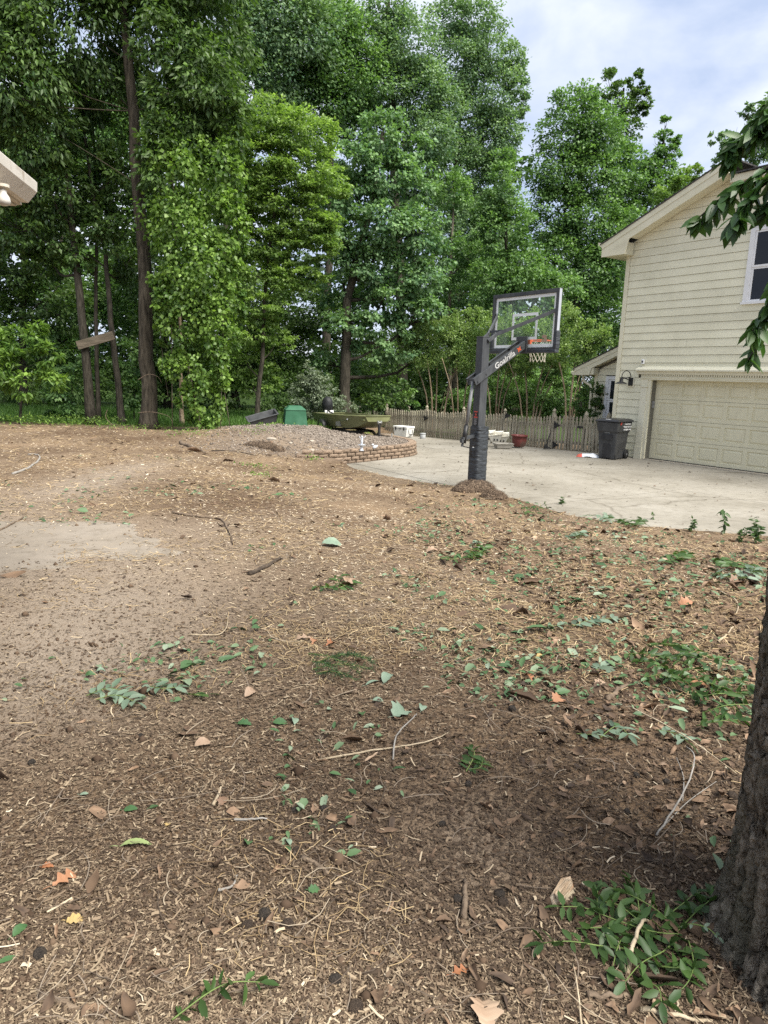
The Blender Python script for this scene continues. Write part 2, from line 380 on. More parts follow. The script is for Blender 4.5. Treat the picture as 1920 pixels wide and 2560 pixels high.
# ------------------------------------------------------------------ concrete
def concrete(name, c1, c2, c3, crack=.55):
    m, nt, b = new_mat(name); L = nt.links.new
    tc = nt.nodes.new('ShaderNodeTexCoord'); oi = nt.nodes.new('ShaderNodeNewGeometry')
    a = nt.nodes.new('ShaderNodeTexNoise'); a.inputs['Scale'].default_value = .55; a.inputs['Detail'].default_value = 6; a.inputs['Roughness'].default_value = .6
    g = nt.nodes.new('ShaderNodeTexNoise'); g.inputs['Scale'].default_value = 7; g.inputs['Detail'].default_value = 8; g.inputs['Roughness'].default_value = .7
    f = nt.nodes.new('ShaderNodeTexNoise'); f.inputs['Scale'].default_value = 150; f.inputs['Detail'].default_value = 2
    vo = nt.nodes.new('ShaderNodeTexVoronoi'); vo.feature = 'DISTANCE_TO_EDGE'; vo.inputs['Scale'].default_value = .33
    wv = nt.nodes.new('ShaderNodeTexNoise'); wv.inputs['Scale'].default_value = 1.1; wv.inputs['Detail'].default_value = 5
    for n in (a, g, f, wv): L(oi.outputs['Position'], n.inputs['Vector'])
    va = nt.nodes.new('ShaderNodeMixRGB'); va.inputs[0].default_value = .35; L(oi.outputs['Position'], va.inputs[1]); L(wv.outputs['Color'], va.inputs[2]); L(va.outputs[0], vo.inputs['Vector'])
    def rmp(src, st):
        r = nt.nodes.new('ShaderNodeValToRGB'); e = r.color_ramp.elements
        while len(e) < len(st): e.new(.5)
        for i, (p, c) in enumerate(st): e[i].position = p; e[i].color = (*c, 1)
        L(src, r.inputs[0]); return r.outputs[0]
    def mul(x, y, fac=1.0):
        n = nt.nodes.new('ShaderNodeMixRGB'); n.blend_type = 'MULTIPLY'; n.inputs[0].default_value = fac; L(x, n.inputs[1]); L(y, n.inputs[2]); return n.outputs[0]
    col = rmp(a.outputs['Fac'], [(.3, c1), (.52, c2), (.72, c3)])
    col = mul(col, rmp(g.outputs['Fac'], [(.3, (.72, .7, .66)), (.5, (1, 1, 1)), (.75, (1.08, 1.06, 1.02))]))
    col = mul(col, rmp(f.outputs['Fac'], [(.3, (.82, .8, .78)), (.55, (1, 1, 1))]), .7)
    col = mul(col, rmp(vo.outputs['Distance'], [(0, (.35, .32, .28)), (.006, (1, 1, 1))]), crack)
    L(col, b.inputs['Base Color']); b.inputs['Roughness'].default_value = .88; b.inputs['Specular IOR Level'].default_value = .2
    bp = nt.nodes.new('ShaderNodeBump'); bp.inputs['Strength'].default_value = .35; bp.inputs['Distance'].default_value = .006
    L(f.outputs['Fac'], bp.inputs['Height']); L(bp.outputs[0], b.inputs['Normal'])
    return m
concrete('driveway_concrete', (.195, .178, .145), (.272, .252, .212), (.325, .305, .264))
concrete('path_concrete', (.18, .15, .117), (.24, .206, .165), (.29, .254, .212), 0.0)

# driveway: concrete panels between real joints, in the house's own directions
B0 = np.array([7.14, 19.39]); HS = np.array([math.sin(PH), -math.cos(PH)]); HV = np.array([math.cos(PH), math.sin(PH)])
drive = thing('driveway', None, None); drive['kind'] = 'structure'
dpoly = np.vstack([DIRT_EDGE[:-1], [(-1.05, 15.95)], WALL_LINE, [(-.2, 24), (-.4, 28.6), (1.0, 27.3), (6.42, 20.4), (6.75, 20.1), (8.4, 18.6), (20, 6.0)]])
def bis(bm, co, no, clear=True):
    bmesh.ops.bisect_plane(bm, geom=bm.verts[:]+bm.edges[:]+bm.faces[:], plane_co=(*co, 0), plane_no=(*no, 0), clear_outer=clear, dist=1e-5)
JS = [-16, -7.9, -3.9, .1, 4.1, 8.1, 20]; JV = [-20, -12.3, -8.3, -4.2, 4]
for i in range(len(JS)-1):
    for j in range(len(JV)-1):
        bm = bmesh.new(); f = bm.faces.new([bm.verts.new((*p, 0)) for p in dpoly]); bmesh.ops.triangulate(bm, faces=[f])
        g = .006
        bis(bm, B0+HS*(JS[i+1]-g), HS); bis(bm, B0+HS*(JS[i]+g), -HS); bis(bm, B0+HV*(JV[j+1]-g), HV); bis(bm, B0+HV*(JV[j]+g), -HV)
        if not bm.faces: bm.free(); continue
        for yy in (20.5, 22, 24, 26): bis(bm, (0, yy), (0, 1), False)
        dz = random.uniform(-.004, .004)
        r = bmesh.ops.extrude_face_region(bm, geom=bm.faces[:])
        top = [v for v in r['geom'] if isinstance(v, bmesh.types.BMVert)]; ts = set(top)
        for v in bm.verts: v.co.z = float(zdrive(v.co.y)) + (dz if v in ts else -.12)
        bmesh.ops.recalc_face_normals(bm, faces=bm.faces[:])
        me = bpy.data.meshes.new('concrete_panel'); bm.to_mesh(me); bm.free()
        link('concrete_panel', me, MATS['driveway_concrete'], drive)

# half buried concrete path on the left, a thin sheet lying on the soil
pp = catmull([(-6.4, 4.4), (-5.4, 6.6), (-4.1, 6.9), (-3.5, 7.05), (-2.7, 7.05), (-2.55, 6.75), (-2.2, 6.3), (-1.75, 5.95), (-1.95, 5.65), (-2.5, 5.6), (-2.5, 5.3), (-3.0, 5.1), (-3.3, 4.85), (-4.6, 4.6), (-6.4, 4.4)], 8)[:-1]
pp = pp + np.stack([fbm(pp[:, 0], pp[:, 1], .3, 21)-.5, fbm(pp[:, 0], pp[:, 1], .3, 31)-.5], 1)*.35
gx, gy = np.meshgrid(np.arange(-6.6, -.6, .05), np.arange(2.5, 7.6, .05)); ok = inside(gx, gy, pp)
pv = np.stack([gx, gy, gz(gx, gy)+.007-.01*np.clip(1-dist_poly(gx, gy, pp, True)/.12, 0, 1)], -1)
ii = np.arange(gx.size).reshape(gx.shape); fm = ok[:-1, :-1] & ok[1:, 1:] & ok[1:, :-1] & ok[:-1, 1:]
pf = np.stack([ii[:-1, :-1], ii[:-1, 1:], ii[1:, 1:], ii[1:, :-1]], -1)[fm]
pme = npmesh('path', pv.reshape(-1, 3), pf); pme.polygons.foreach_set('use_smooth', [True]*len(pme.polygons))
tag(link('path', pme, MATS['path_concrete']), kind='structure')

# ------------------------------------------------------------------ retaining wall
mat('block', (.19, .135, .095), (.31, .235, .17), rough=.95, scale=14, detail=8, bump=.7, bscale=55, c3=(.36, .29, .22), s3=3, objrand=.22)
rw = thing('retaining_wall', 'low curved retaining wall of split brown concrete blocks holding the gravel mound', 'retaining wall', (0, 0, 0))
wl = np.vstack([[(-1.95, 15.62), (-1.5, 15.72)], WALL_LINE]); seg = np.hypot(*np.diff(wl, axis=0).T); cum = np.concatenate([[0], np.cumsum(seg)])
def wat(t):
    p = np.array([np.interp(t, cum, wl[:, 0]), np.interp(t, cum, wl[:, 1])]); q = np.array([np.interp(t+.02, cum, wl[:, 0]), np.interp(t+.02, cum, wl[:, 1])])
    q0 = np.array([np.interp(t-.02, cum, wl[:, 0]), np.interp(t-.02, cum, wl[:, 1])]); d = q-q0; return p, d/np.linalg.norm(d)
bmeshes = []
for k in range(6):
    w, h, dp = .245+.008*rng.random(), .080, .2
    bm = bmesh.new(); bmesh.ops.create_grid(bm, x_segments=5, y_segments=3, size=.5)
    for v in bm.verts:
        x, z = v.co.x, v.co.y
        e = min(.5-abs(x), .5-abs(z))
        v.co = (x*w*(.955 if e < .01 else 1), -(.0 if e < .01 else .007+.009*rng.random()), z*h*(.93 if e < .01 else 1)+h/2)
    r = bmesh.ops.extrude_edge_only(bm, edges=[e for e in bm.edges if e.is_boundary])
    for v in [v for v in r['geom'] if isinstance(v, bmesh.types.BMVert)]: v.co.y = dp; v.co.x *= .86
    bmesh.ops.holes_fill(bm, edges=[e for e in bm.edges if e.is_boundary])
    bmesh.ops.recalc_face_normals(bm, faces=bm.faces[:])
    me = bpy.data.meshes.new('block'); bm.to_mesh(me); bm.free(); me.materials.append(MATS['block']); bmeshes.append(me)
for c_ in range(4):
    t = .02 + (.13 if c_ % 2 else 0)
    while t < cum[-1]-.1:
        p, d = wat(t); o = bpy.data.objects.new('block', random.choice(bmeshes)); COL.objects.link(o); o.parent = rw
        nrm = np.array([d[1], -d[0]]); q = p + nrm*(-.02-.012*c_+random.uniform(-.006, .006))
        o.location = (q[0], q[1], -.02+c_*.09+random.uniform(-.002, .002)); o.rotation_euler = (0, 0, math.atan2(d[1], d[0])+random.uniform(-.03, .03))
        o.scale = (random.uniform(.97, 1.03), 1, 1)
        t += .268

# ------------------------------------------------------------------ house
mat('siding', (.71, .68, .515), (.77, .74, .57), rough=.62, scale=2.5, detail=4, bump=.05, bscale=60, c3=(.63, .60, .45), s3=.7, f3=(.5, .8), objrand=.04)
mat('trim', (.68, .645, .48), (.74, .70, .54), rough=.55, scale=3, c3=(.6, .56, .42), s3=2, f3=(.6, .8))
mat('peeling_trim', (.70, .67, .52), (.72, .69, .55), rough=.7, scale=5, stretch=(1, 1, 6), c3=(.42, .37, .28), s3=9, f3=(.66, .7))
mat('garage_paint', (.64, .60, .43), (.70, .655, .475), rough=.5, scale=1.2, stretch=(1, 1, .4), c3=(.6, .555, .4), s3=4, f3=(.5, .8))
mat('shingle', (.035, .033, .032), (.09, .085, .08), rough=.95, scale=30, bump=.5)
mat('white_vinyl', (.72, .72, .72), (.78, .78, .78), rough=.4, scale=4)
mat('backing', (.16, .15, .12), (.2, .19, .15), rough=.9, scale=5)
m, nt, b = new_mat('window_glass'); b.inputs['Base Color'].default_value = (.012, .014, .02, 1); b.inputs['Roughness'].default_value = .06; b.inputs['Specular IOR Level'].default_value = .3
nz = nt.nodes.new('ShaderNodeTexNoise'); nz.inputs['Scale'].default_value = 2; bp = nt.nodes.new('ShaderNodeBump'); bp.inputs['Strength'].default_value = .04
nt.links.new(nz.outputs['Fac'], bp.inputs['Height']); nt.links.new(bp.outputs[0], b.inputs['Normal'])
mat('black_metal', (.012, .012, .013), (.03, .03, .03), rough=.45, scale=20)
mat('grey_plastic', (.25, .25, .25), (.3, .3, .3), rough=.5, scale=8)

house = thing('house', 'two storey house with cream lap siding, a wide panelled garage door and lower wing', 'house', (7.14, 19.39, 0), math.atan2(-math.cos(PH), math.sin(PH)))
T, S, Wm, GP = MATS['trim'], MATS['siding'], MATS['backing'], MATS['garage_paint']
RS = .413; RZ0 = 5.93
def rake(x): return RZ0 + RS*(x+.75)                # soffit line against the wall
XR = 9.0
# structural wall behind the cladding, with the garage opening left out
w_ = MB()
for lo, hi in (((-.89, .03, -.1), (.28, .2, 2.2)), ((5.25, .03, -.1), (XR, .2, 2.2)), ((-.89, .03, 2.2), (XR, .2, 5.9)), ((-.89, .2, -.1), (-.7, 8, 5.9)), ((.3, 6, -.1), (XR, 6.2, 3))):
    w_.box(lo, hi)
w_.prism([(-.89, 5.9), (XR, 5.9), (XR, 7.1), (2.1, 7.1)], .03, .2)
w_.obj('wall', Wm, house)
# siding planks
WX0, WX1, WZ0, WZ1 = 2.62, 4.1, 4.1, 5.72
def plank(x0a, x0b, x1, z0, z1, yo=0.0, par=house):
    """lap board from z0 to z1, its foot proud of its head; the left end may slope with the rake"""
    v = [(x0a, yo-.026, z0), (x1, yo-.026, z0), (x1, yo-.012, z1), (x0b, yo-.012, z1), (x0a, yo+.0, z0), (x1, yo+.0, z0), (x1, yo+.0, z1), (x0b, yo+.0, z1)]
    MB().add(v, [(0, 1, 2, 3), (7, 6, 5, 4), (4, 5, 1, 0), (5, 6, 2, 1), (6, 7, 3, 2), (7, 4, 0, 3)]).obj('plank', S, par)
z = .02; RV = .203
while z < 7.1:
    z1 = min(z+RV-.007, 7.1)  # open gap over dark backing strengthens the shadow line under each board
    a = max(-.79, (z-RZ0)/RS-.75+.02); b_ = max(-.79, (z1-RZ0)/RS-.75+.02)
    if z1 < 2.2: plank(-.79, -.79, -.035, z, z1)
    elif z < 2.40: plank(-.79, -.79, -.035 if z < 2.2 else -.165, z, z1)
    elif z1 > WZ0 and z < WZ1:
        plank(a, b_, WX0-.07, z, z1); plank(WX1+.07, WX1+.07, XR, z, z1)
    else:
        j = random.uniform(.6, 5.0)
        plank(a, b_, j-.003, z, z1); plank(j+.003, j+.003, XR, z, z1)
    z += RV
MB().box((-.925, -.038, -.02), (-.80, .03, 5.93)).box((-.925, .031, -.02), (-.893, .16, 5.9)).obj('corner_board', T, house)
# roof with clipped gable: rake boards, soffit, shingles
OV = .42
def rk(x, dz): return (x, RZ0 + RS*(x+.75) + dz)
E0 = -1.50; XT = 2.05
roof = MB().prism([rk(E0-.06, .30), rk(XT, .30), rk(XT, .335), rk(E0-.06, .335)], -OV-.03, 9).obj('roof', MATS['shingle'], house)
MB().prism([rk(E0, .16), rk(XT, .16), rk(XT, .298), rk(E0, .298)], -OV-.012, -OV+.03).obj('rake_board', T, roof)
MB().prism([(E0, rk(E0, .0)[1]-.05), (-.72, rk(E0, 0)[1]-.05), (-.62, rk(-.62, -.035)[1]), rk(XT, -.035), rk(XT, .158), rk(E0, .158)], -OV, -OV+.028).obj('rake_board', T, roof)
MB().prism([rk(-.62, .0), rk(XT, .0), rk(XT, .02), rk(-.62, .02)], -OV+.028, .03).obj('soffit', T, roof)
MB().box((E0+.02, -OV+.03, RZ0-.34), (-.93, 9, RZ0-.31)).box((-.93, -OV+.03, RZ0-.36), (-.72, -.04, RZ0-.04)).obj('eave_return', T, roof)
MB().prism([(E0-.115, RZ0-.02), (E0, RZ0-.10), (E0, RZ0+.02), (E0-.13, RZ0+.05)], -OV-.02, 9).obj('gutter', T, roof)
MB().box((XT-.02, -.30, 6.86), (XR, -.27, 7.02)).box((XT-.02, -.27, 6.88), (XR, .03, 6.90)).obj('fascia', T, roof)
MB().prism([(-.36, 7.03), (5, 8.6), (5, 8.64), (-.36, 7.065)], XT-.03, XR, 'yz').obj('roof_slope', MATS['shingle'], roof)
# upper window
wnd = MB().box((WX0-.065, -.045, WZ0), (WX0+.05, .03, WZ1)).box((WX1-.05, -.045, WZ0), (WX1+.065, .03, WZ1)).box((WX0-.065, -.045, WZ1), (WX1+.065, .03, WZ1+.075)).box((WX0-.08, -.055, WZ1+.075), (WX1+.08, .03, WZ1+.095)).obj('window', MATS['white_vinyl'], house)
MB().box((WX0-.09, -.075, WZ0-.06), (WX1+.09, .03, WZ0-.002)).obj('sill', MATS['white_vinyl'], wnd)
for z0, z1, yo in ((WZ0, 4.89, 0.0), (4.89, WZ1, -.018)):
    f = MB(); a, c2 = WX0+.052, WX1-.052
    f.box((a, yo-.01, z0), (a+.05, yo+.025, z1)); f.box((c2-.05, yo-.01, z0), (c2, yo+.025, z1)); f.box((a+.05, yo-.01, z0), (c2-.05, yo+.025, z0+.045)); f.box((a+.05, yo-.01, z1-.045), (c2-.05, yo+.025, z1))
    f.obj('sash', MATS['white_vinyl'], wnd)
    MB().box((a+.051, yo+.003, z0+.046), (c2-.051, yo+.010, z1-.046)).obj('pane', MATS['window_glass'], wnd)
# garage: pilasters, jamb, cornice, dentils, sectional door
for x0 in (-.03, 5.42):
    p = MB().box((x0, -.05, .34), (x0+.2, .03, 2.0)).box((x0-.015, -.065, -.02), (x0+.215, .03, .34)).box((x0, -.05, 2.03), (x0+.2, .03, 2.2)).box((x0-.02, -.075, 2.0), (x0+.22, .03, 2.03)).obj('pilaster', MATS['peeling_trim'], house)
MB().box((.172, -.035, -.01), (.27, .27, 2.2)).box((5.31, -.035, -.01), (5.418, .27, 2.2)).box((.27, -.035, 2.19), (5.31, .27, 2.24)).obj('door_jamb', T, house)
MB().box((-.05, -.06, 2.2), (5.62, .03, 2.30)).box((-.055, -.075, 2.24), (5.625, .03, 2.262)).obj('frieze', T, house)
MB().prism([(-.05, 2.345), (-.10, 2.345), (-.13, 2.40), (-.2, 2.44), (-.2, 2.475), (-.035, 2.56), (.03, 2.56), (.03, 2.345)], -.16, 5.75, 'yz').obj('cornice', MATS['peeling_trim'], house)
dn = MB(); x = -.03
while x < 5.6: dn.box((x, -.085, 2.302), (x+.036, .03, 2.344)); x += .062
d_ = dn.obj('dentils', T, house); d_['kind'] = 'stuff'
door = MB().box((.30, .262, .03), (5.30, .27, 2.19)).obj('garage_door', MATS['backing'], house)
secs = [(.03, .578), (.585, 1.123), (1.13, 1.673), (1.68, 2.19)]
xs_ = [.43 + i*.652 for i in range(8)]
for z0, z1 in secs:
    sm = MB(); sm.box((.272, .235, z0), (5.308, .258, z1))
    xe = [.272]+[q for x in xs_ if x+.545 < 5.3 for q in (x, x+.545)]+[5.308]; za, zc = z0+.09, z1-.085
    sm.box((.272, .2, z0), (5.308, .236, za)); sm.box((.272, .2, zc), (5.308, .236, z1))
    for q in range(0, len(xe), 2): sm.box((xe[q], .2, za), (xe[q+1], .236, zc))
    for x in xs_:
        x1 = x+.545; a, c2 = z0+.09, z1-.085
        if x1 > 5.3: break
        # raised field with a bevelled step around it
        for (q0, q1, yo) in ((0, .0, .1985), (.02, .02, .190), (.055, .055, .190), (.075, .075, .197)):
            pass
        v = []
        for ins, yo in ((0, .2), (.010, .222), (.026, .222), (.062, .203)):
            v += [(x+ins, yo, a+ins), (x1-ins, yo, a+ins), (x1-ins, yo, c2-ins), (x+ins, yo, c2-ins)]
        fs = [(k*4+i, k*4+(i+1) % 4, k*4+4+(i+1) % 4, k*4+4+i) for k in range(3) for i in range(4)] + [(12, 13, 14, 15)]
        sm.add(v, fs)
    sm.obj('door_section', GP, door)
MB().box((.30, .18, .0), (5.30, .262, .028)).obj('weather_strip', MATS['black_metal'], door)
MB().box((.272, .10, 1.43), (.30, .18, 1.62)).obj('keypad', MATS['grey_plastic'], house)
mat('door_sill', (.33, .29, .23), (.4, .36, .3), rough=.9, scale=8)
MB().box((.27, -.06, -.02), (5.4, .30, .012)).obj('threshold', MATS['door_sill'], house)
# interior side of the garage kept dark by a ceiling and back wall is the wall mesh; the door closes it
# barn lamp
lp = MB().box((-.46, -.058, 2.02), (-.32, -.034, 2.24)).obj('lamp_plate', MATS['black_metal'], None)
lamp = thing('wall_lamp', 'black gooseneck barn lamp fixed to the siding beside the garage door', 'wall lamp'); lamp.parent = None
lamp.location = house.location; lamp.rotation_euler = house.rotation_euler
lp.parent = lamp
MB().box((-.50, -.034, 1.98), (-.28, -.028, 2.28)).obj('mounting_board', T, lamp)
arc = [(-.39, -.06, 2.16)] + [(-.39, -.26-.2*math.cos(a), 2.26+.17*math.sin(a)) for a in np.linspace(0, PI, 10)] + [(-.39, -.46, 2.2)]
MB().tube(arc, .012, 8).obj('arm', MATS['black_metal'], lamp, True)
MB().lathe([(.03, .17), (.045, .12), (.05, .06), (.12, .03), (.17, .0), (.172, -.006), (.11, .02), (.04, .05)], 20, (-.39, -.46, 2.07), False).obj('lamp_shade', MATS['black_metal'], lamp, True)
cam_ = thing('security_camera', 'small white security camera on the siding above the garage cornice', 'camera', house.location, house.rotation_euler[2])
MB().box((-.08, -.09, 2.62), (-.0, -.03, 2.75)).obj('housing', MATS['white_vinyl'], cam_, bevel=.01)
MB().box((-.06, -.098, 2.66), (-.02, -.089, 2.71)).obj('lens', MATS['black_metal'], cam_)
# lower wing set back behind the fence
WY = 2.0; wx0, wx1 = -3.27, -.88
w2 = MB().prism([(wx0, -.2), (wx1, -.2), (wx1, 3.5), (wx0, 2.55)], WY+.03, WY+.2).box((wx0, WY+.2, -.2), (wx0+.2, 8, 2.5)).obj('wing_wall', Wm, house)
z = -.1
while z < 3.4:
    z1 = z+RV-.011; top = 2.52+.40*(0)
    a = max(wx0+.10, wx0+.1+(z1-2.50)/.405)
    a0 = max(wx0+.10, wx0+.1+(z-2.50)/.405)
    if a < wx1-.1:
        v0, v1 = -2.78, -1.0
        if z1 > .85 and z < 2.2:
            plank(a0, a, v0-.06, z, z1, WY)
        else: plank(a0, a, wx1, z, z1, WY)
    z += RV
MB().box((wx0-.03, WY-.04, -.1), (wx0+.1, WY+.03, 2.55)).obj('corner_board', T, house)
def rw2(x, dz): return (x, 2.56+.405*(x-wx0)+dz)
r2 = MB().prism([rw2(wx0-.72, .25), rw2(wx1, .25), rw2(wx1, .285), rw2(wx0-.72, .285)], WY-.33, 8).obj('wing_roof', MATS['shingle'], house)
MB().prism([rw2(wx0-.68, .13), rw2(wx1, .13), rw2(wx1, .248), rw2(wx0-.68, .248)], WY-.312, WY-.28).obj('rake_board', T, r2)
MB().prism([(wx0-.68, 2.28+.04), (wx0-.05, 2.32), (wx0+.02, rw2(wx0+.02, -.02)[1]), rw2(wx1, -.02), rw2(wx1, .128), rw2(wx0-.68, .128)], WY-.3, WY-.275).obj('rake_board', T, r2)
MB().prism([rw2(wx0+.02, -.0), rw2(wx1, -.0), rw2(wx1, .02), rw2(wx0+.02, .02)], WY-.275, WY+.03).obj('soffit', T, r2)
MB().box((wx0-.66, WY-.27, 2.33), (wx0-.031, 8, 2.36)).box((wx0-.031, WY-.27, 2.34), (wx0+.1, WY-.042, 2.56)).obj('eave_return', T, r2)
MB().prism([(wx0-.80, 2.36), (wx0-.68, 2.30), (wx0-.68, 2.42), (wx0-.82, 2.45)], WY-.31, 8).obj('gutter', T, r2)
MB().tube([(wx0-.45, WY-.1, 2.33), (wx0-.45, WY-.1, 2.2), (wx0-.38, WY-.1, 2.1), (wx0-.12, WY-.1, 1.98), (wx0-.07, WY-.1, 1.88), (wx0-.07, WY-.1, .1)], .042, 8).obj('downspout', T, r2, True)
w3 = MB().box((-2.83, WY-.05, .85), (-2.72, WY+.03, 2.2)).box((-1.1, WY-.05, .85), (-.99, WY+.03, 2.2)).box((-2.83, WY-.05, 2.2), (-.99, WY+.03, 2.3)).box((-2.86, WY-.07, .78), (-.96, WY+.03, .85)).obj('window', MATS['white_vinyl'], house)
for z0, z1, yo in ((.85, 1.52, 0.), (1.52, 2.2, -.018)):
    f = MB(); a, c2 = -2.72, -1.1
    f.box((a, WY+yo-.01, z0), (a+.09, WY+yo+.025, z1)); f.box((c2-.09, WY+yo-.01, z0), (c2, WY+yo+.025, z1)); f.box((a+.09, WY+yo-.01, z0), (c2-.09, WY+yo+.025, z0+.05)); f.box((a+.09, WY+yo-.01, z1-.05), (c2-.09, WY+yo+.025, z1))
    f.obj('sash', MATS['white_vinyl'], w3)
    MB().box((a+.091, WY+yo+.003, z0+.051), (c2-.091, WY+yo+.010, z1-.051)).obj('pane', MATS['window_glass'], w3)

# ------------------------------------------------------------------ eave of the near house on the left
C0 = np.array([-2.265, 4.50, 3.065])
nh = thing('porch_roof', 'corner of a pale cream eave with white gutter at the upper left edge', 'roof', C0, math.atan2(-.984, .176))
mat('cream_gutter', (.66, .62, .55), (.74, .70, .63), rough=.5, scale=4, c3=(.4, .33, .25), s3=7, f3=(.6, .75))
mat('cream_soffit', (.56, .51, .42), (.63, .58, .49), rough=.75, scale=3, c3=(.32, .26, .19), s3=5, f3=(.58, .75))
# local x runs along the gutter towards the camera, local y is outward (to the right), so the roof lies at y < 0
MB().prism([(-.045, -.02), (.0, -.02), (.055, .045), (.06, .10), (.05, .11), (.045, .10), (-.045, .10)], -.0, 4.2, 'yz').obj('gutter', MATS['cream_gutter'], nh)
MB().box((-.03, -.075, -.03), (4.2, -.047, .12)).obj('fascia', MATS['cream_soffit'], nh)
MB().box((-.02, -.30, -.04), (4.2, -.08, -.018)).obj('soffit', MATS['cream_soffit'], nh)
MB().box((-.012, -.37, -.058), (4.2, -.305, -.02)).obj('frieze_board', MATS['cream_gutter'], nh)
MB().box((-.018, -3.0, -.045), (4.2, -.372, -.02)).obj('ceiling', MATS['cream_soffit'], nh)
MB().box((-.05, -3.0, -.03), (-.022, -.08, .10)).obj('end_board', MATS['cream_soffit'], nh)
MB().add([(-.06, .02, .112), (4.2, .02, .112), (4.2, -3, 1.1), (-.06, -3, 1.1), (-.06, .02, .13), (4.2, .02, .13), (4.2, -3, 1.12), (-.06, -3, 1.12)], [(3, 2, 1, 0), (4, 5, 6, 7), (0, 1, 5, 4), (1, 2, 6, 5), (2, 3, 7, 6), (3, 0, 4, 7)]).obj('roof_slope', MATS['shingle'], nh)
MB().box((.3, -2.9, -2.7), (4.2, -2.7, -.06)).obj('wall', MATS['cream_soffit'], nh)
fl = thing('floodlight', 'white outdoor floodlight bulb hanging under the corner of the eave', 'floodlight', C0, math.atan2(-.984, .176))
q = G(8, 492, 2.955); rr_ = math.atan2(-.984, .176); q = Matrix.Rotation(-rr_, 4, 'Z') @ (Vector(q)-Vector(C0)); q.z = -.047
MB().lathe([(.035, 0), (.035, -.015), (.012, -.02), (.012, -.045)], 12, q).obj('bracket', MATS['cream_soffit'], fl)
MB().lathe([(.010, .05), (.018, .045), (.02, .03), (.032, .01), (.037, -.01), (.032, -.025), (.016, -.033), (.003, -.035)], 18, q+Vector((0, .0, -.075))).obj('bulb', mat('bulb_glass', (.55, .53, .48), (.62, .6, .55), rough=.3, scale=6), fl, True)

# ------------------------------------------------------------------ picket fences
mat('picket_wood', (.23, .205, .155), (.42, .38, .295), rough=.95, scale=5, detail=8, stretch=(3, 3, .4), bump=.5, bscale=25, spec=.1, c3=(.25, .26, .15), s3=1.6, f3=(.5, .72), coord='Object', objrand=.18)
PK = [(-.043, 0), (.043, 0), (.043, .84), (.028, .875), (.036, .91), (.03, .95), (0, 1.0), (-.03, .95), (-.036, .91), (-.028, .875), (-.043, .84)]
pick = [MB().prism([(x*(1+random.uniform(-.05, .05)), z) for x, z in PK], -.01, .01).mesh('picket') for _ in range(5)]
for p in pick: p.materials.append(MATS['picket_wood'])
postm = MB().box((-.05, -.05, -.15), (.05, .05, 1.12)).mesh('post'); postm.materials.append(MATS['picket_wood'])
capm = MB().lathe([(.062, 1.121), (.066, 1.14), (.04, 1.15), (.03, 1.165), (.055, 1.19), (.06, 1.22), (.045, 1.255), (.015, 1.285), (.002, 1.31)], 10).mesh('finial'); capm.materials.append(MATS['picket_wood'])
capp = MB().lathe([(.075, 1.121), (.075, 1.135), (.05, 1.19), (.02, 1.235), (.002, 1.25)], 4).mesh('finial'); capp.materials.append(MATS['picket_wood'])
def child(name, me, par, loc, rz=0, sc=(1, 1, 1), ry=0.0):
    o = bpy.data.objects.new(name, me); COL.objects.link(o); o.parent = par; o.location = [float(q) for q in loc]; o.rotation_euler = (0, ry, rz); o.scale = sc; return o
FA = np.array([6.42, 20.38]); FB = np.array([-.1, 28.6]); FD = FB-FA; FL = np.linalg.norm(FD); FD /= FL; fang = math.atan2(FD[1], FD[0])
fn = np.array([-FD[1], FD[0]])
fence = thing('picket_fence', 'weathered grey picket fence along the far edge of the driveway with posts and gate', 'fence', (0, 0, 0))
def fx(px):                                           # distance along the fence line of the photo column px at the fence
    d = ray(px, 1050); a = np.array([d[0], d[1]]); Mx = np.array([a, -FD]).T; return np.linalg.solve(Mx, FA)[1]
posts = sorted([fx(p) for p in (1518, 1461, 1381, 1258, 1155, 1063, 963)])
for k, t in enumerate(posts):
    p = FA+FD*t; z = float(zdrive(p[1])); o = child('post', postm, fence, (p[0]+fn[0]*-.07, p[1]+fn[1]*-.07, z), fang, (1, 1, .94 if k > 2 else .99))
    child('finial', capp if k < 2 else capm, o, (0, 0, 0))
gate = thing('gate', 'weathered picket gate closing the fence next to the house, black hinge and latch', 'gate', (0, 0, 0))
t = .02; hseq = []
while t < FL-.05:
    p = FA+FD*t; z = float(zdrive(p[1])); k = max(0, np.searchsorted(posts, t)-1); t0 = posts[k]; t1 = posts[min(k+1, len(posts)-1)]
    u = (t-t0)/max(t1-t0, .1); sag = .075*math.sin(PI*min(max(u, 0), 1)) if t > posts[2] else -.02*math.sin(PI*min(max(u, 0), 1))
    h = 1.04-sag+random.uniform(-.012, .012)
    par = gate if posts[1] < t < posts[2] else fence
    rz = fang+random.uniform(-.04, .04)
    o = child('picket', random.choice(pick), par, (p[0], p[1], z+.02+random.uniform(-.01, .01)), rz, (random.uniform(.94, 1.06), 1, h), random.uniform(-.018, .018))
    t += .128
def rail(par, t0, t1, zz, name='rail'):
    a = FA+FD*t0 - fn*.035; c_ = FA+FD*t1 - fn*.035
    MB().bar((a[0], a[1], float(zdrive(a[1]))+zz), (c_[0], c_[1], float(zdrive(c_[1]))+zz), .035, .085).obj(name, MATS['picket_wood'], par)
for zz in (.24, .76):
    cuts = [0.0]+posts+[FL]
    for a, c_ in zip(cuts[:-1], cuts[1:]):
        if c_-a > .15: rail(gate if abs(a-posts[1]) < .01 else fence, a+.02, c_-.02, zz)
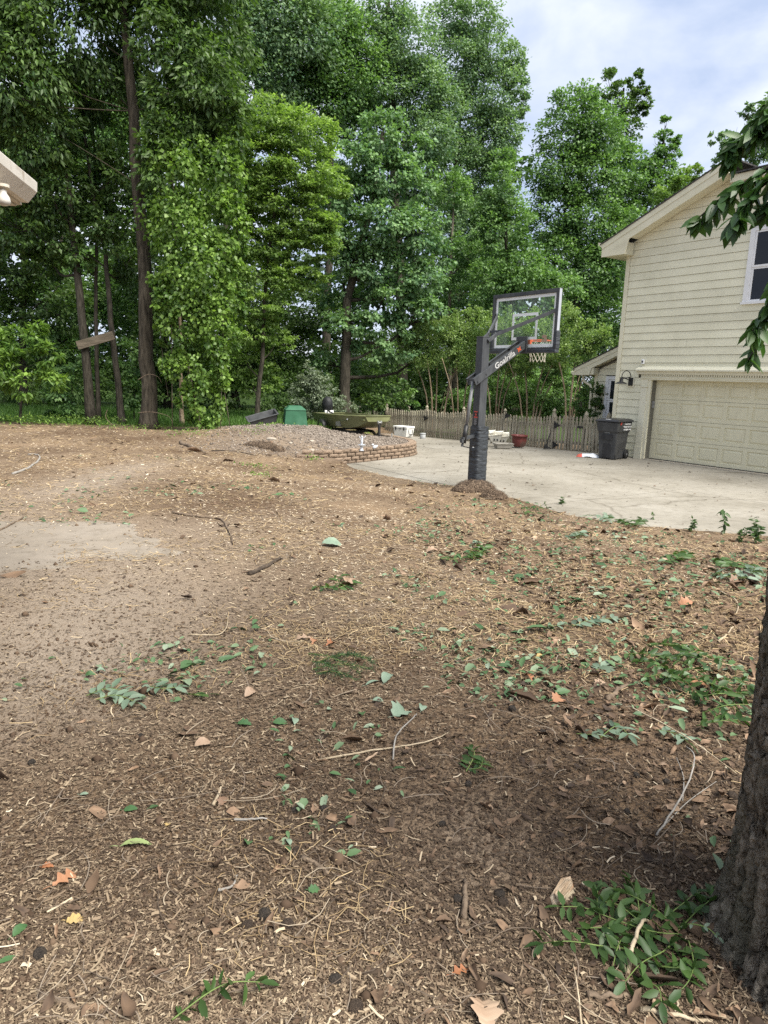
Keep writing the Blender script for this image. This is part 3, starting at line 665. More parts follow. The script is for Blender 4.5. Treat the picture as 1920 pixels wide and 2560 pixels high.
def hard(name, par, t, zz, w, h):
    p = FA+FD*t + fn*.03; z0 = float(zdrive(p[1]))
    M_ = Matrix.Translation((p[0], p[1], z0+zz)) @ Matrix.Rotation(fang, 4, 'Z')
    return M_
M_ = hard('hinge', gate, posts[2]-.1, .76, 0, 0); hm = MB().prism([(-.02, -.12), (.0, -.13), (.0, .13), (-.02, .12)], -.008, .004); hm.add([(-.02, .0, .1), (-.02, 0, -.1), (-.26, 0, 0), (-.02, .006, .1), (-.02, .006, -.1), (-.26, .006, 0)], [(0, 1, 2), (5, 4, 3), (0, 3, 4, 1), (1, 4, 5, 2), (2, 5, 3, 0)])
o = hm.obj('hinge', MATS['black_metal'], gate); o.matrix_local = M_
o = hm.obj('hinge', MATS['black_metal'], gate); o.matrix_local = hard('h', gate, posts[2]-.1, .14, 0, 0)
o = MB().box((-.1, -.012, -.03), (.1, .012, .03)).obj('latch', MATS['black_metal'], gate); o.matrix_local = hard('h', gate, posts[1]+.12, .74, 0, 0)
for k in (5, 6):
    o = hm.obj('hinge', MATS['black_metal'], fence); o.matrix_local = hard('h', fence, posts[k]+.05, .72, 0, 0)
o = hm.obj('hinge', MATS['black_metal'], fence); o.matrix_local = hard('h', fence, posts[3]-.1, .98, 0, 0)
# second fence beyond the yard
bf = thing('back_fence', 'far picket fence with pointed gothic posts showing above the nearer fence', 'fence', (0, 0, 0))
A2 = D(880, 1040, 33.5); B2 = D(1180, 1045, 37.0); d2 = (B2-A2)[:2]; L2 = np.linalg.norm(d2); d2 /= L2; a2 = math.atan2(d2[1], d2[0])
tops = .40
pb = MB(); t = 0
while t < L2:
    p = A2[:2]+d2*t; Mt = Matrix.Translation((p[0], p[1], -.75)) @ Matrix.Rotation(a2, 4, 'Z')
    o0 = len(pb.v); pb.prism([(x, z*(1.17+.02*rng.random())) for x, z in PK], -.01, .01)
    for i in range(o0, len(pb.v)): pb.v[i] = tuple(Mt @ Vector(pb.v[i]))
    t += .125
o = pb.obj('pickets', MATS['picket_wood'], bf); o['kind'] = 'stuff'
for zz in (-.3, .2):
    MB().bar((A2[0], A2[1]+.04, zz), (B2[0], B2[1]+.04, zz), .04, .09).obj('rail', MATS['picket_wood'], bf)
for px in (900, 936, 1022, 1105):
    d = ray(px, 1015); Mx = np.array([d[:2], -d2]).T; t = np.linalg.solve(Mx, A2[:2])[1]; p = A2[:2]+d2*t
    o = child('post', postm, bf, (p[0], p[1]-.08, -.72), a2, (1.2, 1.2, 1.05)); child('finial', capm, o, (0, 0, 0), 0, (1.1, 1.1, 1))

# ------------------------------------------------------------------ trees and shrubs
leafmat('leaf_dark', (0.037, 0.077, 0.025), (0.146, 0.239, 0.062), .38, .45)
leafmat('leaf_mid', (0.064, 0.136, 0.050), (0.235, 0.383, 0.125), .38, .45)
leafmat('leaf_sweetgum', (0.073, 0.154, 0.071), (0.259, 0.405, 0.173), .36, .42)
leafmat('leaf_far', (0.082, 0.160, 0.085), (0.275, 0.395, 0.20), .36, .5)
leafmat('leaf_lime', (.088, .160, .036), (.32, .455, .13), .45, .45)
leafmat('leaf_vine', (0.062, 0.129, 0.026), (0.258, 0.399, 0.086), .42, .4)
leafmat('leaf_silver', (0.094, 0.131, 0.077), (0.250, 0.300, 0.200), .25, .5)
leafmat('leaf_myrtle', (.10, .18, .06), (.37, .49, .18), .4, .42)
leafmat('leaf_hedge', (0.068, 0.148, 0.046), (0.286, 0.452, 0.144), .3, .35)
leafmat('leaf_forest', (0.026, 0.055, 0.022), (0.075, 0.13, 0.045), .35, .6)  # leaf colour kept dark to stand for shade under the tall crowns
bark('bark_dark', (.026, .023, .018), (.085, .075, .058))
bark('bark_big', (.027, .023, .017), (.11, .094, .07), 5)
bark('bark_pale', (.22, .165, .105), (.42, .335, .23), 5)
bark('bark_tan', (.12, .10, .075), (.27, .23, .175), 6)

def world_blob(b, Y):
    px, py, rx, ry = b[:4]; y = Y+(b[4] if len(b) > 4 else 0)
    c = D(px, py, y); s = y/FPX
    return c, np.array([rx*s, min(rx, ry)*s*.8+.15, ry*s])

def crown_leaves(blobs, Y, leaf, k=2.0, flat=.55, droop=.25, up=.7, hexa=False, back=.45, cl=.30, ncl=1.0):
    Ps, As, Ns, Ls, Ws, Vs = [], [], [], [], [], []
    L0, W0 = leaf
    for b in blobs:
        c, r = world_blob(b, Y); s = FPX/(Y+(b[4] if len(b) > 4 else 0))
        n = int(KM*k*PI*b[2]*b[3]/(L0*W0*.55*s*s)); nc = max(6, int(ncl*n/46))
        d = unit(rng.normal(size=(nc*3, 3)))
        keep = (d[:, 1] < .15) | (rng.random(nc*3) < back); d = d[keep][:nc]; nc = len(d)
        rad = rng.uniform(.35, 1.0, nc)**.6 * rng.uniform(.82, 1.14, nc)
        cc = c + d*r*rad[:, None]
        rc = cl*min(r[0], r[2])*rng.uniform(.6, 1.35, nc)
        w = rc**1.5; cnt = np.maximum(4, (n*w/w.sum())).astype(int)
        ci = np.repeat(np.arange(nc), cnt); m_ = len(ci)
        q = unit(rng.normal(size=(m_, 3)))*rng.random((m_, 1))**.45
        off = q*rc[ci][:, None]*np.array([1, 1, flat])
        P = cc[ci]+off
        outw = unit(off*np.array([1, 1, .5]) + d[ci]*rc[ci][:, None]*.6)
        A = unit(outw*.9 + rng.normal(size=(m_, 3))*.55 + np.array([0, 0, -droop]))
        Nn = unit(np.array([0, 0, up]) + outw*.45 + rng.normal(size=(m_, 3))*.42)
        cv = rng.uniform(-.3, .3, nc) + .18*d[:, 2]  # upper clumps get a lighter leaf colour, as if lit from above
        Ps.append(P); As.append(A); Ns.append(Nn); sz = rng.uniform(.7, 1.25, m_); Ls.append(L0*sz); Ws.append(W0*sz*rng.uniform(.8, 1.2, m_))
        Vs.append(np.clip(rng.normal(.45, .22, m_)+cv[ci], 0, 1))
    P, A, Nn = np.concatenate(Ps), np.concatenate(As), np.concatenate(Ns); Ln, Wd, lv = np.concatenate(Ls), np.concatenate(Ws), np.concatenate(Vs)
    return leaves(P, A, Nn, Ln, Wd, lv, hexa=hexa)

NLEAF = [0]
KM = 2.6
def plant(name, label, cat, Y, trunk, rad, blobs, leaf, m, barkm=None, group=None, limb=.35, zbase=None, stems=None, crownname='crown', limbk=1.0, **kw):
    """trunk: photo columns/rows of its axis at distance Y, root first; blobs: ellipsoids of foliage (column, row, half sizes, extra distance)"""
    tp = [D(x, y, Y) for x, y in trunk]
    base = tp[0].copy(); g = float(gz(base[0], base[1])) if zbase is None else zbase
    base[2] = g-.05; tp[0] = base.copy()
    t = thing(name, label, cat, base, 0, group)
    b = MB()
    if rad:
        # finer axis with slight wander
        tt = catmull(tp, 4); u = np.linspace(0, 1, len(tt)); rr = rad*(1-.72*u); rr[0] *= 1.45; 
        if len(rr) > 1: rr[1] *= 1.12
        jit = rng.normal(size=tt.shape)*rad*.12; jit[:, 2] = 0; jit[0] = 0; tt = tt+jit
        b.tube([p-base for p in tt], list(rr), 9 if rad > .12 else 6)
        for bl in blobs:
            c, r = world_blob(bl, Y)
            if limb <= 0: continue
            low = [i for i in range(len(tt)) if tt[i][2] < c[2]-.25*np.hypot(c[0]-tt[i][0], c[1]-tt[i][1])]
            i = low[-1] if low else 0
            a = tt[i]; e = c + np.array([0, 0, r[2]*.3]); mid = (a+e)/2 + np.array([0, 0, -.12*np.linalg.norm(e-a)]) + rng.normal(size=3)*.08*np.linalg.norm(e-a)
            r0 = min(rr[i]*.6, rad*limb)
            b.tube([p-base for p in catmull([a, mid, e], 3)], list(np.linspace(r0, r0*.25, 7)), 5)
            for _ in range(int(3*limbk)):
                d = unit(rng.normal(size=3)); f = c+d*r*.85; b.tube([mid*.4+c*.6-base, (c+f)/2-base+rng.normal(size=3)*.1, f-base], [r0*.35, r0*.22, r0*.08], 4)
        b.obj('trunk', MATS[barkm or 'bark_dark'], t, True)
    if stems:
        for st in stems:
            sp = [D(x, y, Y+rng.uniform(-.3, .3)) for x, y in st[0]]; sp[0][2] = g-.05; sp = catmull(sp, 3)
            MB().tube([p-base for p in sp], list(np.linspace(st[1], st[1]*.45, len(sp))), 6).obj('stem', MATS[barkm or 'bark_pale'], t, True)
    V, F, lv = crown_leaves(blobs, Y, leaf, **kw); NLEAF[0] += len(F)
    link(crownname, npmesh(crownname, V-base, F, lv), MATS[m], t)
    return t

# left woods
plant('tree', 'thickest dark trunk at the mulch edge, long hanging leaves overhead', 'tree', 21, [(372, 1062), (366, 900), (358, 640), (340, 400), (318, 150), (300, -150), (290, -400)], .25,
      [(170, 60, 170, 130), (60, 170, 140, 120, -.5), (330, 40, 150, 110, 1), (430, 110, 90, 120, -.2), (510, 200, 90, 110, -.3), (570, 320, 60, 100, -.3), (460, 300, 90, 110, -.2), (400, 400, 60, 90, -.6), (540, 90, 80, 90, .8), (250, 230, 120, 80, 1.2), (90, 330, 110, 80), (-120, 120, 180, 200), (200, -150, 300, 130), (480, -130, 160, 130)],
      (.19, .075), 'leaf_dark', 'bark_big', k=1.6, droop=.75, up=.35, flat=.7, limb=.07)
for i, (lab, pts, r, bl, dy) in enumerate([
    ('slender dark tree left of the big trunk carrying the nailed board', [(229, 1052), (205, 800), (180, 560), (140, 200), (115, -100)], .15, [(120, 470, 120, 90), (40, 560, 110, 80), (210, 500, 80, 60, 1), (120, 640, 80, 50, 1)], 22),
    ('thinnest dark sapling trunk between the two trees joined by a board', [(246, 1050), (240, 850), (241, 640), (236, 380), (215, 120)], .08, [(250, 330, 90, 70), (190, 400, 70, 60)], 22.6),
    ('slender tree leaning left with pale streaked bark, right end of the nailed board', [(306, 1055), (292, 940), (276, 800), (263, 640), (232, 480), (200, 260)], .12, [(280, 560, 70, 70), (300, 440, 60, 80), (200, 640, 60, 45), (330, 660, 50, 60, 1.5)], 22.2)]):
    plant('tree', lab, 'tree', dy, pts, r, bl, (.16, .075), 'leaf_dark' if i != 1 else 'leaf_mid', k=1.6, droop=.4)
# woods behind
DK = 'dark woodland tree among the trunks on the left'
WG = 'trees standing deeper in the woods'
for (x, Y, r, bl, mt_, lab) in [
    (60, 27, .16, [(60, 470, 130, 110), (20, 640, 110, 90), (130, 760, 110, 80), (-60, 800, 120, 120)], 'leaf_dark', 'dark woodland tree behind the eave at the far left'),
    (150, 32, .14, [(170, 300, 150, 120), (200, 720, 110, 90), (330, 760, 110, 90), (150, 870, 110, 60)], 'leaf_mid', 'bright green woodland tree seen through the leaning trunks'),
    (420, 30, .16, [(440, 420, 120, 140), (420, 640, 120, 120), (440, 840, 110, 110), (350, 930, 90, 60)], 'leaf_dark', 'dark woodland tree hidden behind the hanging vine'),
    (560, 34, .2, [(560, 60, 130, 150), (620, 230, 110, 120), (540, 330, 90, 110), (700, 60, 130, 130), (590, -110, 180, 120)], 'leaf_far', 'tall blue green tree rising above the vine at the top'),
    (590, 33, .17, [(600, 760, 100, 90), (570, 900, 110, 80), (680, 870, 110, 80), (760, 780, 90, 70)], 'leaf_dark', 'deep shaded tree behind the lime green tree'),
    (820, 36, .28, [(800, 110, 110, 110), (790, 260, 120, 100), (880, 200, 90, 90), (740, 160, 80, 110), (850, 70, 60, 60)], 'leaf_mid', 'tall mid green tree between the two highest crowns'),
    ]:
    plant('tree', lab, 'tree', Y, [(x, 1040), (x-4, 800), (x+6, 500), (x-4, 200)], r, bl, (.17, .1), mt_, k=1.75, group=None)
# hanging vine curtain
vb = [(455, 430, 70, 70), (540, 440, 60, 90), (450, 560, 85, 100), (570, 560, 45, 80), (500, 680, 85, 100), (540, 800, 55, 90), (455, 780, 65, 110), (420, 690, 40, 120), (520, 900, 60, 70), (470, 930, 45, 60), (608, 560, 18, 70), (592, 720, 20, 80), (575, 860, 22, 60), (396, 560, 14, 80), (405, 760, 16, 90), (566, 640, 30, 60), (430, 900, 22, 60), (548, 960, 18, 50), (515, 1000, 46, 55), (518, 1066, 32, 32), (470, 1010, 30, 40), (560, 975, 22, 46)]
vine = plant('hanging_vine', 'thick curtain of bright vine leaves hanging to the ground right of the big trunk', 'vine', 20.4, [(505, 1090), (480, 960), (455, 800), (440, 560), (420, 300)], .03, vb, (.125, .10), 'leaf_vine', 'bark_tan', limb=0, k=1.5, droop=.85, up=.15, flat=1.3, cl=.34,
             stems=[([(500, 1085), (470, 930), (440, 760), (430, 500)], .015), ([(570, 600), (520, 760), (480, 900), (490, 1040)], .011), ([(410, 400), (425, 620), (400, 800), (420, 990)], .012), ([(540, 420), (560, 640), (530, 850)], .011)])
plant('tree', 'pale thin trunk standing behind the hanging vine', 'tree', 22.5, [(455, 1052), (452, 960), (450, 800), (440, 600)], .085, [(470, 560, 60, 60)], (.14, .09), 'leaf_mid', 'bark_pale', k=1.2)
# lime green tree
plant('tree', 'spreading lime green tree with layered sprays, brightest of the wood edge', 'tree', 24.5, [(640, 1045), (655, 900), (665, 700), (690, 500), (710, 300)], .10,
      [(660, 310, 70, 60), (735, 330, 75, 65), (790, 360, 55, 60, 1), (600, 330, 60, 70, 1), (830, 470, 40, 50, 1), (590, 470, 70, 80, 1), (820, 560, 40, 30), (570, 640, 70, 60, 1), (570, 760, 60, 60, 1), (640, 410, 100, 70), (760, 440, 80, 60), (700, 490, 110, 60), (630, 540, 90, 55, .6), (750, 560, 100, 50), (680, 610, 100, 45), (790, 610, 60, 40), (640, 690, 100, 42), (740, 690, 80, 36), (660, 770, 80, 36), (620, 840, 70, 40), (610, 905, 80, 44, .8), (690, 850, 60, 34, .6), (640, 965, 70, 36, 1.2)],
      (.12, .075), 'leaf_lime', 'bark_dark', k=1.55, flat=.32, droop=.2, up=1.0, cl=.34, limb=.3, limbk=2)
# sweetgum centre
plant('tree', 'large sweetgum with star leaves in stacked clumps at the centre, over the boat', 'tree', 29, [(868, 1040), (862, 900), (880, 700), (930, 500), (960, 330)], .26,
      [(960, 340, 55, 60), (1010, 380, 55, 55, .5), (900, 400, 60, 60), (960, 440, 80, 60), (1040, 470, 50, 70, .5), (880, 490, 75, 60), (960, 550, 80, 65, -.5), (1040, 580, 65, 70), (870, 600, 75, 60), (940, 660, 80, 60), (1040, 690, 65, 60), (1090, 640, 40, 60, 1), (860, 720, 65, 60, .8), (960, 760, 80, 55), (1050, 790, 65, 50), (880, 820, 70, 50), (980, 860, 75, 45), (840, 910, 60, 45, 1), (1080, 860, 50, 45, 1)],
      (.155, .12), 'leaf_sweetgum', 'bark_dark', k=1.6, droop=.5, up=.7, cl=.36)
# tall crowns behind
plant('tree', 'tallest crown at the top centre of the wood, reaching out of the picture', 'tree', 37, [(1010, 1030), (1000, 700), (985, 400), (975, 100), (970, -60)], .3,
      [(970, 30, 55, 60), (930, 130, 80, 80), (1020, 120, 75, 80), (960, 230, 100, 80), (1060, 230, 70, 80, .5), (900, 300, 80, 70), (1060, 340, 80, 70), (1100, 280, 50, 70, 1)], (.145, .105), 'leaf_far', k=1.7, cl=.34)
plant('tree', 'tall feathery tree left of the open sky with a ragged right edge', 'tree', 40, [(1140, 1035), (1128, 800), (1130, 560), (1150, 300), (1170, 60)], .24,
      [(1130, 50, 55, 60), (1190, 60, 60, 60), (1220, 140, 75, 60), (1140, 160, 75, 75), (1280, 170, 32, 60), (1240, 240, 70, 70), (1300, 240, 22, 60), (1160, 280, 75, 70), (1220, 350, 70, 70), (1270, 330, 40, 60), (1150, 420, 80, 80), (1220, 480, 70, 80, .5), (1140, 560, 80, 80), (1210, 620, 70, 80), (1120, 690, 80, 80), (1180, 780, 100, 80, 1)],
      (.14, .095), 'leaf_far', k=1.5, cl=.30)
plant('tree', 'slim tree with a pale bare trunk in front of the feathery tree', 'tree', 36, [(1126, 1035), (1124, 800), (1130, 600), (1136, 480)], .12, [(1130, 480, 50, 50), (1180, 640, 60, 60), (1240, 700, 60, 60, 1), (1150, 740, 60, 50)], (.16, .11), 'leaf_mid', 'bark_tan', k=1.5)
plant('tree', 'light green tree behind the backboard top', 'tree', 33, [(1290, 1040), (1280, 800), (1265, 600), (1255, 480)], .16, [(1255, 470, 45, 80), (1270, 570, 60, 70), (1220, 560, 40, 70), (1300, 680, 70, 80), (1230, 700, 60, 70), (1380, 720, 70, 60, 1)], (.15, .10), 'leaf_mid', k=1.6)
plant('tree', 'broad round crowned tree behind the house eave', 'tree', 42, [(1440, 1045), (1440, 800), (1450, 500), (1455, 300)], .3,
      [(1450, 260, 55, 50), (1420, 330, 75, 70), (1490, 330, 70, 70), (1400, 430, 85, 75), (1480, 440, 90, 75), (1550, 430, 50, 70, .5), (1390, 540, 80, 70), (1470, 560, 90, 80), (1400, 650, 90, 70), (1490, 680, 80, 80), (1430, 770, 90, 70), (1530, 610, 60, 90), (1520, 800, 60, 80)], (.17, .12), 'leaf_mid', k=1.7, cl=.3)
plant('tree', 'darker ragged tree top poking above the round crown against the sky', 'tree', 47, [(1570, 1040), (1560, 700), (1550, 400), (1560, 220)], .22,
      [(1520, 215, 28, 35), (1545, 260, 40, 45), (1583, 215, 18, 42), (1590, 260, 32, 30), (1610, 230, 18, 16), (1560, 330, 40, 45), (1605, 275, 20, 14)], (.17, .12), 'leaf_dark', k=1.6, cl=.3)
plant('tree', 'pointed green tree rising behind the roof slope', 'tree', 44, [(1640, 1040), (1640, 700), (1645, 500), (1660, 330)], .2,
      [(1665, 320, 14, 34), (1650, 365, 30, 34), (1690, 370, 16, 34), (1620, 410, 40, 40), (1675, 420, 32, 36), (1590, 450, 50, 60), (1650, 480, 60, 55), (1600, 560, 70, 70), (1690, 500, 36, 40), (1720, 450, 20, 34), (1560, 520, 40, 60)], (.17, .12), 'leaf_mid', k=1.6, cl=.3)
plant('tree', 'lime tinted small tree top just above the roof slope', 'tree', 38, [(1700, 1040), (1700, 700), (1705, 480)], .14, [(1700, 470, 34, 36), (1660, 500, 36, 32), (1730, 440, 22, 24)], (.15, .1), 'leaf_lime', k=1.5)
plant('tree', 'distant tree seen through the overhanging leaves behind the house', 'tree', 36, [(1900, 1040), (1890, 700), (1880, 420)], .2, [(1885, 290, 26, 32), (1860, 275, 20, 14), (1800, 345, 30, 14), (1835, 345, 34, 26), (1870, 380, 60, 50), (1800, 395, 30, 20), (1920, 320, 50, 70)], (.16, .11), 'leaf_far', k=1.4, cl=.3)
# dense tall woodland filling in behind everything
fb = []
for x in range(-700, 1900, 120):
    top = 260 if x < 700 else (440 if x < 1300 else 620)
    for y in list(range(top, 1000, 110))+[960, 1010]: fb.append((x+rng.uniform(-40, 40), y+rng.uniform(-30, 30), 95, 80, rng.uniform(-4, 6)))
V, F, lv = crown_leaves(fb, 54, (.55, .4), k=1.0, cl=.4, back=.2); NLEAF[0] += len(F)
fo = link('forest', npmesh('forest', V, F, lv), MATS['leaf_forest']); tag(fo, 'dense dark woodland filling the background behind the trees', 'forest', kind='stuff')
# undergrowth along the wood edge
ub = []
for x in range(900, 1560, 70):
    ub.append((x+rng.uniform(-20, 20), 970+rng.uniform(-15, 15), 60, 60, rng.uniform(10, 14)))
    ub.append((x+rng.uniform(-20, 20), 890+rng.uniform(-15, 15), 60, 60, rng.uniform(10, 14)))
for x in range(-250, 1000, 75):
    ub.append((x+rng.uniform(-20, 20), 985+rng.uniform(-15, 15), 70, 55, rng.uniform(-1, 3)))
    ub.append((x+rng.uniform(-20, 20), 900+rng.uniform(-25, 15), 70, 60, rng.uniform(2, 6)))
V, F, lv = crown_leaves(ub, 29, (.16, .095), k=.75, cl=.4, back=.2); NLEAF[0] += len(F)
uo = link('undergrowth', npmesh('undergrowth', V, F, lv), MATS['leaf_dark']); tag(uo, 'dark leafy undergrowth along the foot of the woods', 'undergrowth', kind='stuff')

plant('sapling', 'light green leafy sapling at the left edge below the eave', 'sapling', 20.5, [(50, 1055), (52, 960), (55, 880), (60, 830)], .04, [(60, 850, 70, 45), (30, 920, 90, 50), (90, 960, 70, 45), (130, 880, 45, 30), (-40, 900, 80, 90)], (.19, .075), 'leaf_vine', k=1.3, droop=.5, cl=.4)
plant('shrub', 'leafy green shrub between the left sapling and the dark trunks', 'shrub', 23, [(180, 1045), (180, 960)], .03, [(170, 960, 60, 50), (150, 1010, 60, 35), (215, 920, 40, 40)], (.15, .08), 'leaf_mid', k=1.4, cl=.4)
plant('shrub', 'small shrub in the gap just left of the big trunk', 'shrub', 23.5, [(335, 1045), (335, 980)], .025, [(335, 900, 40, 55), (325, 980, 45, 45)], (.14, .08), 'leaf_mid', k=1.4, cl=.4)
plant('shrub', 'tall silvery shrub with pale leaves behind the green box and the outboard', 'shrub', 25, [(785, 1050), (785, 1000), (780, 940)], .04, [(775, 945, 26, 30), (800, 965, 34, 35), (765, 985, 40, 38), (815, 1005, 40, 30), (850, 1015, 50, 22, .5), (760, 1030, 35, 25), (772, 918, 10, 16)], (.095, .045), 'leaf_silver', 'bark_tan', k=1.7, cl=.35, up=.4)
plant('shrub', 'yellow green bush left of the far fence corner', 'shrub', 32, [(930, 1045), (930, 1010)], .03, [(930, 1005, 26, 22), (905, 1000, 14, 12), (955, 1012, 18, 14)], (.12, .08), 'leaf_lime', k=1.7, cl=.4)
plant('shrub', 'green sapling bush behind the second post of the far fence', 'shrub', 34, [(1010, 1040), (1010, 990)], .03, [(1010, 990, 26, 26), (1030, 1015, 24, 14), (1000, 960, 18, 16)], (.13, .085), 'leaf_hedge', k=1.5, cl=.4)
# crape myrtles behind the fence
def myrtle(lab, Y, bx, by, stems, blobs):
    blobs = [(x, y-6, rx*.86, ry*.8) for x, y, rx, ry in blobs]
    blobs += [(x+rng.uniform(-.9, .9)*rx, y-ry*rng.uniform(.8, 1.05), rng.uniform(5, 8), rng.uniform(14, 24)) for x, y, rx, ry in blobs if y < 895 for _ in range(4)]
    stems = [(a, b, r*1.25) for a, b, r in stems]
    plant('crape_myrtle', lab, 'crape myrtle', Y, [(bx, by), (bx, by-20)], 0, blobs, (.085, .048), 'leaf_myrtle', 'bark_pale', k=1.5, cl=.4, flat=.9, droop=-.5, up=.4, group=None,
          stems=[([(bx+a, by), (bx+a*1.5+b*.2, by-60), (bx+a*1.5+b, by-150)], r) for a, b, r in stems])
myrtle('crape myrtle with smooth tan stems at the left, standing alone behind the fence', 29.5, 1085, 1045, [(-8, -40, .035), (-2, -15, .04), (4, 2, .035), (18, 35, .045), (10, 60, .02)],
       [(1050, 850, 34, 34), (1020, 880, 28, 28), (1085, 850, 44, 50), (1130, 830, 40, 42), (1060, 905, 44, 34), (1120, 900, 50, 40), (1010, 850, 14, 20), (1035, 840, 12, 12), (1150, 880, 40, 50)])
myrtle('crape myrtle directly left of the basketball pole', 29, 1150, 1045, [(-10, -30, .03), (-3, -5, .035), (5, 25, .035), (10, 45, .025)],
       [(1160, 850, 44, 44), (1200, 830, 44, 44), (1150, 905, 50, 40), (1205, 890, 45, 45), (1180, 800, 26, 20)])
myrtle('crape myrtle seen between the pole and the arm', 28, 1240, 1050, [(-8, -25, .03), (0, 10, .04), (8, 50, .03), (3, 30, .03)],
       [(1240, 880, 50, 45), (1290, 870, 50, 50), (1260, 830, 50, 50), (1230, 920, 45, 30), (1300, 930, 45, 30)])
myrtle('crape myrtle under the backboard and net', 27, 1325, 1055, [(-12, -35, .03), (-4, -8, .04), (5, 30, .04), (14, 70, .04), (9, 45, .03)],
       [(1310, 880, 50, 40), (1370, 890, 60, 45), (1340, 830, 60, 50), (1400, 840, 50, 45), (1410, 900, 40, 36), (1300, 920, 36, 24)])
myrtle('crape myrtle at the right with pale forked stems beside the wing roof', 25.5, 1422, 1055, [(-3, -20, .035), (2, 12, .045), (8, 40, .03), (5, 30, .02)],
       [(1440, 850, 50, 44), (1480, 840, 44, 36), (1410, 800, 36, 36), (1455, 900, 40, 30), (1395, 890, 30, 40), (1480, 880, 20, 24), (1510, 850, 24, 24)])
# broad leaved hedge behind the fence
for lab, Y, bl in [('bright broad leaved hedge behind the fence under the backboard', 29, [(1260, 985, 60, 50), (1330, 975, 50, 50), (1290, 1020, 60, 30), (1225, 1020, 50, 30)]),
                   ('bright broad leaved hedge behind the fence right of the net', 27.5, [(1380, 990, 50, 60), (1400, 930, 40, 40), (1370, 1030, 50, 25)]),
                   ('leafy bush behind the fence left of the pole', 31, [(1180, 1000, 50, 45), (1140, 1015, 40, 25), (1100, 1010, 40, 22)])]:
    plant('hedge', lab, 'hedge', Y, [(bl[0][0], 1050), (bl[0][0], 1000)], .04, bl, (.11, .07), 'leaf_hedge', k=1.8, cl=.3, up=.9)
plant('hedge', 'clipped bright topped hedge behind the fence beside the wing', 'hedge', 24.3, [(1465, 1075), (1465, 1020)], .04, [(1462, 985, 24, 18), (1460, 1015, 30, 26), (1465, 1045, 30, 22), (1485, 1010, 14, 40)], (.07, .045), 'leaf_hedge', k=2.2, cl=.3, up=.9)
plant('climbing_ivy', 'dark ivy climbing the corner of the wing wall', 'ivy', 22.9, [(1490, 1080), (1489, 1000)], .02, [(1488, 985, 14, 26), (1488, 1030, 17, 30), (1490, 962, 5, 8), (1512, 983, 5, 4), (1503, 968, 4, 6)], (.07, .05), 'leaf_dark', k=2.0, cl=.4)

# wooden board nailed across two trunks
mat('old_board', (.10, .08, .057), (.19, .155, .115), rough=.9, scale=4, stretch=(1, 1, 6), bump=.3, c3=(.1, .085, .06), s3=2)
a = D(193, 864, 21.75); b_ = D(284, 838, 21.9)
wb = MB().bar(a, b_, .04, .26).obj('board', MATS['old_board'], bevel=.004); tag(wb, 'tilted weathered board nailed across two slender dark trunks', 'board')

# ------------------------------------------------------------------ near tree on the right with overhanging twigs
ft = thing('tree', 'furrowed grey trunk close by at the lower right edge with twigs of large leaves above', 'tree', (1.385, 1.64, .40))
mat('bark_near', (.060, .050, .038), (.42, .37, .30), rough=.92, scale=26, detail=10, stretch=(1.6, 1.6, .8), bump=1.0, bscale=60, spec=.15, lo=.3, hi=.74, c3=(.15, .14, .105), s3=5, f3=(.45, .65))
zz = np.concatenate([np.linspace(-.1, 1.5, 150), np.linspace(1.55, 7, 40)]); th = np.linspace(0, 2*PI, 280, endpoint=False)
TT, ZZ = np.meshgrid(th, zz)
R_ = .325+.085*np.exp(-np.maximum(ZZ, 0)/.12)*(1+.3*np.sin(TT*5+1)) - .012*ZZ
wv = fbm(TT*3.2+ZZ*.3, ZZ*.9, .5, 3, 3)*3
per = np.abs(np.sin(TT*17+wv*1.1+ZZ*.8)); cr = np.minimum(per, .62)/.62
brk = ss(np.abs(np.sin(ZZ*21+TT*9+7*fbm(TT*5, ZZ*3, .4, 8, 3))), 0, .35)
R_ = R_ + .058*(cr*(.45+.55*brk)-.6) + .020*(fbm(TT*14, ZZ*14, .35, 6, 4)-.5)
cx = -.035*ZZ + .02*np.sin(ZZ*1.3); cy = .02*ZZ
Vt = np.stack([cx+R_*np.cos(TT), cy+R_*np.sin(TT), ZZ], -1).reshape(-1, 3)
k_ = len(th); I = np.arange(Vt.shape[0]).reshape(len(zz), k_); J = np.roll(I, -1, 1)
Ft = np.stack([I[:-1], J[:-1], J[1:], I[1:]], -1).reshape(-1, 4)
tr = npmesh('trunk', Vt, Ft); tr.polygons.foreach_set('use_smooth', [True]*len(tr.polygons)); link('trunk', tr, MATS['bark_near'], ft)
leafmat('leaf_near', (0.040, 0.095, 0.030), (0.11, 0.20, 0.06), .35, .35, .4, objrand=.3)
lmeshes = []
for i in range(5):
    V, F, lv = leaves(np.zeros((1, 3)), np.array([[1., 0, 0]]), np.array([[0, 0, 1.]]), 1.0, random.uniform(.36, .46), np.array([random.random()]), fold=random.uniform(.05, .25), hexa=True)
    me = npmesh('leaf', V, F, lv); me.materials.append(MATS['leaf_near']); lmeshes.append(me)
fb0 = np.array(ft.location)
